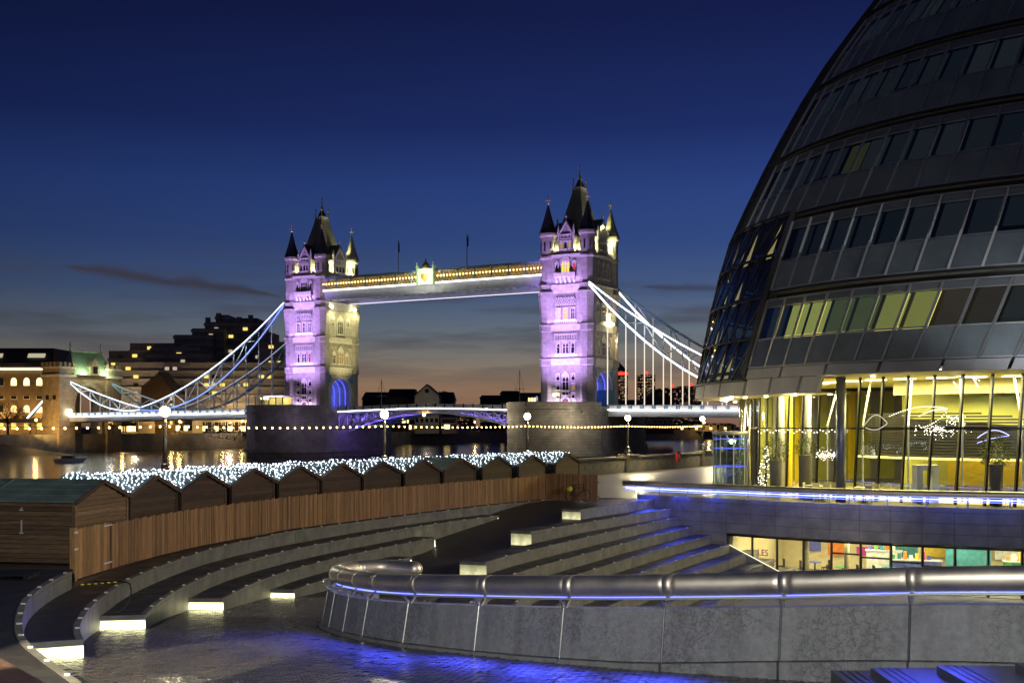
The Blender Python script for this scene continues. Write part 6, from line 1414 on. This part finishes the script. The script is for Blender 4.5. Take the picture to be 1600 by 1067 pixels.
rf = MB(); rf.hexa([(-4.6, -7.4, 20.7), (4.0, -7.4, 20.7), (4.0, 9.4, 20.7), (-4.6, 9.4, 20.7)], [(-.5, -5.2, 28.2), (0, -5.2, 28.2), (0, 7.2, 28.2), (-.5, 7.2, 28.2)]); ro = rf.build('roof', m_green, ab)
MB().box(-.5, 0, -5.2, 7.2, 28.2, 28.7).build('ridge', m_green, ro)
for y in (-5.2, 7.2): MB().lathe([(.35, 28.2), (.2, 30), (.35, 30.2), (.08, 31.8)], 6, -.25, y).build('finial', m_green, ro)
dm = MB(); dm.extr([(4.1, -.8, 20.7), (4.1, 3.2, 20.7), (4.1, 3.2, 23.6), (4.1, 1.2, 26.4), (4.1, -.8, 23.6)], (-3, 0, 0)); dmo = dm.build('dormer', m_abut, ro); MB().box(4.11, 4.2, .3, 2.1, 21.3, 23.6).build('window', m_wglass, dmo)
for y, e_ in ((-3.6, 800), (5.0, 800)): light('POINT', 'roof_light', (5.2, y, 21.8), e_, (.9, 1, .55), ab, size=.25); MB().sph((4.9, y, 21.2), .3, 6, 4).build('floodlight', m_flood, ab)
light('SPOT', 'flood', (8, -24, 1.5), 9000, (1, .56, .14), ab, size=.5, aim=(0, -9, 10), spot=R_(95), blend=.6)
light('SPOT', 'flood', (24, -4, 7.5), 3600, (1, .60, .2), ab, size=.5, aim=(2.4, 0, 14), spot=R_(80), blend=.6)
MB().bar((-4.4, -8.4, 15.6), (-17, -8.4, 6.4), .5, .8).build('land_tie', m_bluep, ab); MB().bar((-4.4, -8.75, 15.8), (-17, -8.75, 6.6), .14, .5).build('tie_light', m_ledc, ab)
MB().box(3.5, 5.0, -10, -8.9, 7.6, 9.4).build('lantern', emis('abutment_lantern', (1, .9, .65), 7), ab)
MB().box(-60, -4.51, -9, 9, 5.2, 6.6).build('approach_deck', m_abut, ab)
# ================================================================== FAR BUILDINGS
m_brickw = brickmat('buff_brick', (.30, .21, .12), (.26, .18, .10), (.16, .12, .08), .5, .2, var=.2, bump=.2)
m_roofd = mat('dark_roof', (.022, .022, .024), .7, var=.3, vs=.3)
ob = thing('office_block', 'buff brick block with rows of arched lit windows left of the green-roofed gate', 'building', (-215, 430, .6))
MB().box(-60, 43, 0, 30, 0, 26).build('wall', m_brickw, ob)
MB().box(-60.5, 43.5, -.8, 1.2, 24.6, 25.6).build('cornice', m_stonel, ob); MB().box(-60, 43, -1.0, -.82, 24.4, 24.9).build('cornice_light', m_ledw, ob); MB().box(-60, 43, .2, 30, 26.002, 27).build('parapet', m_brickw, ob)
rf = MB(); rf.hexa([(-60, 2, 27), (43, 2, 27), (43, 30, 27), (-60, 30, 27)], [(-58, 7, 33), (41, 7, 33), (41, 28, 33), (-58, 28, 33)]); ro = rf.build('roof', m_roofd, ob)
for x in (20, 36): MB().hexa([(x-3.2, 3.4, 29.2), (x+3.2, 3.4, 29.2), (x+3.2, 4.4, 30.6), (x-3.2, 4.4, 30.6)], [(x-3.2, 3.1, 29.4), (x+3.2, 3.1, 29.4), (x+3.2, 4.1, 30.8), (x-3.2, 4.1, 30.8)]).build('skylight', emis('skylight', (1, .9, .6), .35), ro)
for k in range(12):
    x = 38.6-k*4.78
    for z, h, kind in ((18.6, 2.9, 'a'), (13.6, 1.7, 'r'), (8.6, 2.6, 'a2')):
        f = MB().box(x-1.25, x+1.25, -.12, .0, z-.25, z-.003).box(x-1.25, x-1.05, -.1, -.0, z, z+h*.6).box(x+1.05, x+1.25, -.1, 0, z, z+h*.6); fo = f.build('window', m_stonel, ob)
        p = MB(); pts = [(-1.05, z), (1.05, z), (1.05, z+h*.6)]+([(1.05*math.cos(PI*j/8), z+h*.6+h*.4*math.sin(PI*j/8)) for j in range(1, 8)] if kind != 'r' else [])+[(-1.05, z+h*.6)]
        p.add([(x+a, -.06, c) for a, c in pts], [tuple(range(len(pts)))]); p.build('pane', m_winW if (kind == 'a' and k != 3) or (kind == 'a2' and k in (0, 1, 2, 4, 5)) else m_wglass, fo)
    MB().box(x-.9, x+.9, -.1, .0, 2.2, 5.2).build('shop_window', emis('shop_amber', (1, .62, .14), 1.1) if k == 0 else shop_m, ob)
    if k == 0: shop_m = bpy.data.materials['shop_amber']
for x in (38, 24, 10, -4): light('POINT', 'street_light', (x, -6, 6.5), 2200, (1, .62, .2), ob, size=.3)
# stepped hotel
m_hot = mat('brutalist_concrete', (.22, .20, .18), .85, var=.3, vs=.2); m_hotb = mat('balcony_band', (.30, .28, .25), .85, var=.2, vs=.3)
ht = thing('stepped_hotel', 'dark stepped concrete hotel with scattered lit windows behind the suspension chain', 'building', (-110, 450, .6))
def hb(x0, x1, ytop, d, dep=16):
    X0 = (x0-800)/F*d+110; X1 = (x1-800)/F*d+110; Z = CAMZ+(HZ-ytop)/F*d-.6
    blk = MB().box(X0, X1, d-450, d-450+dep, 0, Z).build('block', m_hot, ht)
    bands = MB(); z = 5
    while z < Z-1.5: bands.box(X0-.3, X1+.3, d-450-.7, d-450+.0, z, z+1.1); z += 3.1
    bands.build('balcony_bands', m_hotb, blk); return X0, X1, Z, d
blocks = [(170, 222, 548, 468), (203, 274, 536, 462), (236, 312, 540, 452), (272, 332, 523, 470), (300, 350, 513, 476), (320, 408, 503, 482), (337, 357, 492, 486), (376, 402, 497, 487), (384, 424, 519, 470), (404, 447, 534, 455), (180, 446, 566, 440), (230, 330, 552, 446)]
random.seed(21); HB = [hb(*b_) for b_ in blocks]
wm = MB().box(0, 1.9, -.14, -.02, 0, 1.25).mesh('window', m_winY); wd_ = MB().box(0, 1.9, -.14, -.02, 0, 1.25).mesh('window', m_wglass); wn = MB().box(0, 1.6, -.14, -.02, 0, 1.25).mesh('window', emis('window_neutral', (1, .85, .6), .35))
cnt = 0
for (X0, X1, Z, d) in HB:
    z = 6.2
    while z < Z-2:
        x = X0+1
        while x < X1-2.2:
            r = random.random()
            if r < .19 or (r > .93 and cnt < 230): put('window', (wm if random.random() < .6 else wn) if r < .19 else wd_, ht, (x, d-450-.02, z)); cnt += 1
            x += 3.0
        z += 3.1
for x, y, z in ((-30, -16, 9), (5, -16, 9), (-62, -14, 8)): light('POINT', 'hotel_fill', (x, y-6, z), 5200, (1, .72, .42), ht, size=.5)  # unseen fill points added to lift the dark hotel front
# small roofline plant and mast on the hotel
for px, y0, h in ((323, 500, 4), (340, 491, 2), (372, 498, 3), (390, 495, 3)):
    p = at(px, y0, 483); MB().box(-.9, .9, -.9, .9, -2, h*.3).build('roof_plant', m_hot, ht, (p.x+110, 483-450+2, p.z-.6))
gw = thing('gable_house', 'brown gabled house with one lit stair window in front of the hotel', 'house', (-127.5, 424, .6))
MB().extr([(-9, 0, 0), (3.4, 0, 0), (3.4, 0, 15.2), (-2.6, 0, 23.2), (-9, 0, 18)], (0, 12, 0)).build('wall', mat('brown_brick_wall', (.12, .085, .055), .85, var=.25, vs=.3), gw); MB().bar((3.6, 6, 15.2), (-2.6, 6, 23.6), 12.5, .4).build('roof', m_roofd, gw)
for z in (4, 7, 10, 13): MB().box(1.6, 2.5, -.08, -.02, z, z+1.7).build('window', m_winY, gw)
# riverside warehouses between the towers
def house(px0, px1, ybase, yeave, yridge, d, label, wallm, lit=(), gable=False, cat='building', nwin=5):
    x0 = (px0-800)/F*d; x1 = (px1-800)/F*d; Ze = CAMZ+(HZ-yeave)/F*d-.6; Zr = CAMZ+(HZ-yridge)/F*d-.6; cx = (x0+x1)/2; hw = (x1-x0)/2
    t = thing('riverside_building', label, cat, (cx, d, .6), 0, 'riverside buildings beyond the bridge')
    if gable:
        MB().extr([(-hw, 0, 0), (hw, 0, 0), (hw, 0, Ze), (0, 0, Zr), (-hw, 0, Ze)], (0, 22, 0)).build('wall', wallm, t)
        for sg in (-1, 1): MB().hexa([(sg*(hw+.6), -.6, Ze-.3), (0, -.6, Zr+.2), (0, 22.6, Zr+.2), (sg*(hw+.6), 22.6, Ze-.3)], [(sg*(hw+.6), -.6, Ze+.2), (0, -.6, Zr+.7), (0, 22.6, Zr+.7), (sg*(hw+.6), 22.6, Ze+.2)]).build('roof', m_roofd, t)
        MB().lathe([(1.0, -.06), (1.0, .06)], 14).build('round_window', m_wglass, t, (0, 0, (Ze+Zr)/2)).rotation_euler = (PI/2, 0, 0)
    else:
        MB().box(-hw, hw, 0, 20, 0, Ze).build('wall', wallm, t)
        MB().hexa([(-hw-.5, -.5, Ze+.002), (hw+.5, -.5, Ze+.002), (hw+.5, 20.5, Ze+.002), (-hw-.5, 20.5, Ze+.002)], [(-hw*.86, 5, Zr), (hw*.86, 5, Zr), (hw*.86, 15, Zr), (-hw*.86, 15, Zr)]).build('roof', m_roofd, t)
    for k in range(nwin):
        for r in range(2):
            x = -hw+2*hw*(k+.5)/nwin; z = Ze*(.30+.36*r); on = (k, r) in lit
            fo = MB().box(x-.95, x+.95, -.12, -.0, z-.2, z+2.1).build('window', m_stonel, t); MB().box(x-.75, x+.75, -.16, -.125, z, z+1.9).build('pane', m_winW if on else m_wglass, fo)
    return t
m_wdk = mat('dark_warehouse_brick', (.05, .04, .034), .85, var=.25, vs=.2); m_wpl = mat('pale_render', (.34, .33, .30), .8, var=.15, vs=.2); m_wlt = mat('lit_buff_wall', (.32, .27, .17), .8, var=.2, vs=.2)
house(566, 606, 640, 624, 612, 560, 'low dark warehouse just right of the farther tower', m_wdk, ((3, 1),)); house(604, 650, 640, 622, 607, 540, 'dark hipped warehouse left of the pale gabled one', m_wdk, ((2, 1), (3, 0), (4, 0)), nwin=6)
house(648, 686, 640, 619, 602, 525, 'pale gabled riverside house with a round window between the towers', m_wpl, gable=True); house(684, 709, 640, 625, 612, 545, 'dark low annex right of the pale gabled house', m_wdk)
house(750, 784, 640, 622, 617, 640, 'flat dark riverside block left of the masted building', m_wdk, ((1, 1),)); house(782, 812, 640, 615, 610, 620, 'taller dark riverside block beside the flagstaff', m_wdk, ((0, 0),)); house(808, 850, 640, 618, 613, 600, 'dark riverside block touching the nearer tower', m_wdk, ((4, 0), (4, 1)))
house(690, 712, 668, 652, 649, 520, 'buff house lit by quay lamps seen under the bascule', m_wlt, ((1, 0), (2, 0))); house(1010, 1052, 640, 625, 609, 500, 'dark gabled building below the right suspension hangers', m_wdk, gable=True)
house(970, 1012, 640, 626, 624, 620, 'long low dark shed right of the nearer tower', m_wdk)
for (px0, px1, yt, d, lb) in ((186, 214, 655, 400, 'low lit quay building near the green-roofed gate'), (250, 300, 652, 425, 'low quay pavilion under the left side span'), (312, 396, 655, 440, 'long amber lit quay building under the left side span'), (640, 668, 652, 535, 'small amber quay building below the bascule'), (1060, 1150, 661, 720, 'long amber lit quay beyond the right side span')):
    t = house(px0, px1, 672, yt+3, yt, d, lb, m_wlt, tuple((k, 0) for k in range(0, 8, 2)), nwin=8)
    light('POINT', 'quay_light', (0, -6, 5), 1400, (1, .58, .16), t, size=.4)
light('POINT', 'house_light', at(667, 628, 508), 900, (1, .85, .6), None, size=.5)
# quay lamps on the far bank
ql = [(-150, 358), (-135, 384), (-120, 409), (-104, 436), (-88, 463), (-70, 493), (-20, 572), (30, 636), (120, 727), (170, 772), (230, 808), (300, 850), (355, 873)]
for k, (x, y) in enumerate(ql):
    t = thing('quay_lamp', '%s amber quay lamp along the far embankment, counted from the gatehouse' % (nth[k] if k < 11 else ('twelfth', 'thirteenth')[k-11]), 'street lamp', (x+1.5, y+1.5, 1.5), 0, 'amber lamps on the far embankment')
    MB().lathe([(.14, 0), (.08, 4.2)], 8).build('column', m_dark, t); MB().sph((0, 0, 4.5), .35 if k < 7 else .6, 8, 6).build('lamp', m_bulb, t)
    if k < 7 or k in (10, 12): light('POINT', 'lamp_light', (0, -.6, 4.2), 900 if k < 7 else 1600, (1, .55, .14), t, size=.35)
# far towers on the skyline
def litgrid(name, base, litc, s, dens):
    m = mat(name, base, .8, var=0); t = m.node_tree; n = t.nodes; l = t.links; tcn = n.new('ShaderNodeTexCoord'); sp = n.new('ShaderNodeSeparateXYZ'); l.new(tcn.outputs['Object'], sp.inputs[0]); cb = n.new('ShaderNodeCombineXYZ'); ad = n.new('ShaderNodeMath'); l.new(sp.outputs[0], ad.inputs[0]); l.new(sp.outputs[1], ad.inputs[1]); l.new(ad.outputs[0], cb.inputs[0]); l.new(sp.outputs[2], cb.inputs[1])
    br = n.new('ShaderNodeTexBrick'); l.new(cb.outputs[0], br.inputs[0]); br.inputs['Scale'].default_value = 1; br.inputs['Brick Width'].default_value = s; br.inputs['Row Height'].default_value = s*.9; br.inputs['Mortar Size'].default_value = s*.2; br.inputs['Color1'].default_value = (0, 0, 0, 1); br.inputs['Color2'].default_value = (1, 1, 1, 1); br.inputs['Mortar'].default_value = (0, 0, 0, 1); br.offset = 0
    mr = n.new('ShaderNodeMapRange'); l.new(br.outputs[0], mr.inputs[0]); mr.inputs[1].default_value = 1-dens; mr.inputs[2].default_value = 1; mr.inputs[4].default_value = 1.1
    b = n['Principled BSDF']; b.inputs['Emission Color'].default_value = (*litc, 1); l.new(mr.outputs[0], b.inputs['Emission Strength']); return m
m_far = litgrid('far_tower_lit', (.05, .038, .036), (.55, .34, .18), 4.0, .6); m_far2 = litgrid('far_tower_dim', (.055, .04, .038), (.4, .22, .12), 4.0, .35)
def faro(px0, px1, ytop, d, label, m_, pyr=False, band=None):
    x0 = (px0-800)/F*d; x1 = (px1-800)/F*d; Z = CAMZ+(HZ-ytop)/F*d; t = thing('distant_tower', label, 'skyscraper', ((x0+x1)/2, d, 0), 0, 'distant towers on the skyline'); h = (x1-x0)/2
    MB().box(-h, h, 0, 2*h, 0, Z).build('shaft', m_, t)
    if pyr: MB().lathe([(h*1.35, Z+.1), (.5, Z+h*1.1)], 4, 0, h).build('pyramid_roof', m_roofd, t)
    if band: MB().box(-h-.5, h+.5, -1, -.1, Z-band-3, Z-3).build('red_band', m_red, t)
    else: MB().sph((0, 0, Z+4), 4, 6, 4).build('beacon', m_red, t)
faro(957, 981, 579, 2600, 'distant tower with a red top band and pyramid roof beside the nearer bridge tower', m_far, True, 7); faro(997, 1024, 585, 2700, 'distant square tower with many lit windows between the right hangers', m_far); faro(1039, 1062, 606, 2500, 'distant low tower left of the glass building, a red beacon on top', m_far2); faro(1062, 1098, 603, 2650, 'distant wide dark tower partly behind the glass building', m_far2); faro(1024, 1041, 615, 2800, 'small distant tower between two taller ones', m_far2)
faro(700, 742, 637, 2400, 'distant low block on the horizon between the bridge towers', m_far2)
# ================================================================== TREES, MASTS, BOATS
m_bark = mat('dark_bark', (.035, .028, .02), .9, var=.3)
def bare_tree(x, y, z, h, label, seed):
    random.seed(seed); t = thing('bare_tree', label, 'tree', (x, y, z), 0, 'bare trees in front of the brick block'); tr = MB(); cr_ = MB()
    tr.tube([(0, 0, 0), (.1, 0, h*.2), (-.1, .1, h*.38)], [h*.025, h*.02, h*.016], 7)
    def grow(p, d, L, r, dep):
        q = p+d*L*.5+Vector((random.uniform(-.1, .1), random.uniform(-.1, .1), 0))*L; e = q+(d+Vector((random.uniform(-.25, .25), random.uniform(-.25, .25), .1))).normalized()*L*.5
        cr_.tube([p, q, e], [r, r*.85, r*.65], 4, False)
        if dep:
            for _ in range(3 if dep > 1 else 4):
                v = Vector((random.gauss(0, 1), random.gauss(0, 1), random.gauss(.25, .7))).normalized(); grow(q+(e-q)*random.random(), (d*.75+v*.8).normalized(), L*random.uniform(.55, .78), r*.6, dep-1)
    for k in range(6): grow(Vector((0, 0, h*(.2+.03*k))), Vector((math.cos(k*1.1), math.sin(k*1.1), .9)).normalized(), h*.26, h*.011, 4)
    tr.build('trunk', m_bark, t); cr_.build('branches', m_bark, t)
p = at(12, 660, 385); bare_tree(p.x, p.y, 1.2, 15.5, 'bare winter tree at the left edge before the brick block', 4); p = at(47, 660, 400); bare_tree(p.x, p.y, 1.2, 9, 'smaller bare tree beside the sandstone gate', 8)
m_lfd = mat('dark_evergreen', (.018, .022, .014), .8, var=.4, vs=.5)
def crown_tree(px, ytop, d, wpx, label, seed):
    random.seed(seed); p = at(px, 660, d); Z = CAMZ+(HZ-ytop)/F*d-.6; r = wpx/F*d/2; t = thing('leafy_tree', label, 'tree', (p.x, d, .6), 0, 'dark trees beyond the bridge')
    tk = MB().tube([(0, 0, 0), (.2, 0, Z*.5), (0, .1, Z*.75)], [.5, .4, .2], 7)
    for k in range(6): tk.tube([(0, 0, Z*.45), (r*.6*math.cos(k), r*.6*math.sin(k), Z*.75)], [.2, .07], 5)
    tk.build('trunk', m_bark, t); cl = [(Vector((random.uniform(-1, 1)*r*.7, random.uniform(-1, 1)*r*.6, Z*.72+random.uniform(-1, 1)*r*.32)), r*random.uniform(.25, .45)) for _ in range(15)]; lf = MB()
    for c, s in cl:
        for _ in range(110):
            v = Vector((random.gauss(0, 1), random.gauss(0, 1), random.gauss(0, .8))); v = v.normalized()*s*random.random()**.4; a = Vector((random.gauss(0, 1), random.gauss(0, 1), random.gauss(0, 1))).normalized()*.5; b_ = a.cross(Vector((.3, .5, .8))).normalized()*.35; q = c+v; lf.add([q-a, q+b_, q+a, q-b_], [(0, 1, 2, 3)])
    lf.build('crown', m_lfd, t)
crown_tree(684, 598, 575, 36, 'dark spreading tree behind the pale gabled house', 2); crown_tree(625, 604, 590, 40, 'dark tree behind the hipped warehouse', 3); crown_tree(300, 520, 505, 60, 'dark roof-line trees behind the hotel', 5) if False else None
crown_tree(770, 612, 660, 30, 'dark tree behind the flat riverside block', 6)
def mast(px, y0, y1, d, label):
    p = at(px, y0, d); t = thing('ship_mast', label, 'mast', p); h = (y0-y1)/F*d; MB().lathe([(.28, 0), (.1, h)], 8).build('pole', m_whitep, t); MB().bar((-2.4, 0, h*.45), (2.4, 0, h*.45), .18).build('yard', m_whitep, t); MB().tube([(-3.5, 0, 0), (0, 0, h*.95)], .05, 4).tube([(3.5, 0, 0), (0, 0, h*.95)], .05, 4).build('stay', m_dark, t)
mast(596, 641, 592, 480, 'pale ship mast with a yard just right of the farther tower'); mast(812, 633, 577, 560, 'tall flagstaff mast left of the nearer tower')
gwy = thing('pier_gangway', 'pale truss gangway leading down to a floating pier under the left side span', 'gangway', at(324, 681, 392)); a = Vector((0, 0, 0)); e_ = at(399, 692, 366)-at(324, 681, 392); tr = MB(); n = 12
for k in range(n):
    p, q = e_*(k/n), e_*((k+1)/n); up = Vector((0, 0, 2.6)); tr.bar(p, q, .2); tr.bar(p+up, q+up, .2); tr.bar(p, q+up, .14) if k % 2 else tr.bar(p+up, q, .14); tr.bar(p, p+up, .12)
tr.build('truss', m_whitep, gwy)
bt = thing('moored_boat', 'low pale moored boat on the dark water above the first hut', 'boat', gp(110, 722, WZ), .2)
MB().hexa([(-3.2, -.7, -.2), (2.4, -.7, -.2), (2.4, .7, -.2), (-3.2, .7, -.2)], [(-3.6, -1.1, .8), (3.8, -.15, .95), (3.8, .15, .95), (-3.6, 1.1, .8)]).build('hull', m_whitep, bt); MB().box(-1.8, .8, -.7, .7, .85, 1.5).build('cabin', m_wpl, bt)
MB().box(-1.5, .5, -.72, -.701, 1.0, 1.35).build('window', m_wglass, bt)
nv = thing('amber_signal', 'bright amber signal light under the middle of the bascule span', 'signal light', BF(-.2, -8.6, 7.4), BR); MB().sph((0, 0, -.3), .42, 10, 8).build('lamp', m_bulb, nv); MB().bar((0, 0, 0), (0, .6, 1.2), .12).build('bracket', m_dark, nv)
bpy.context.view_layer.update()
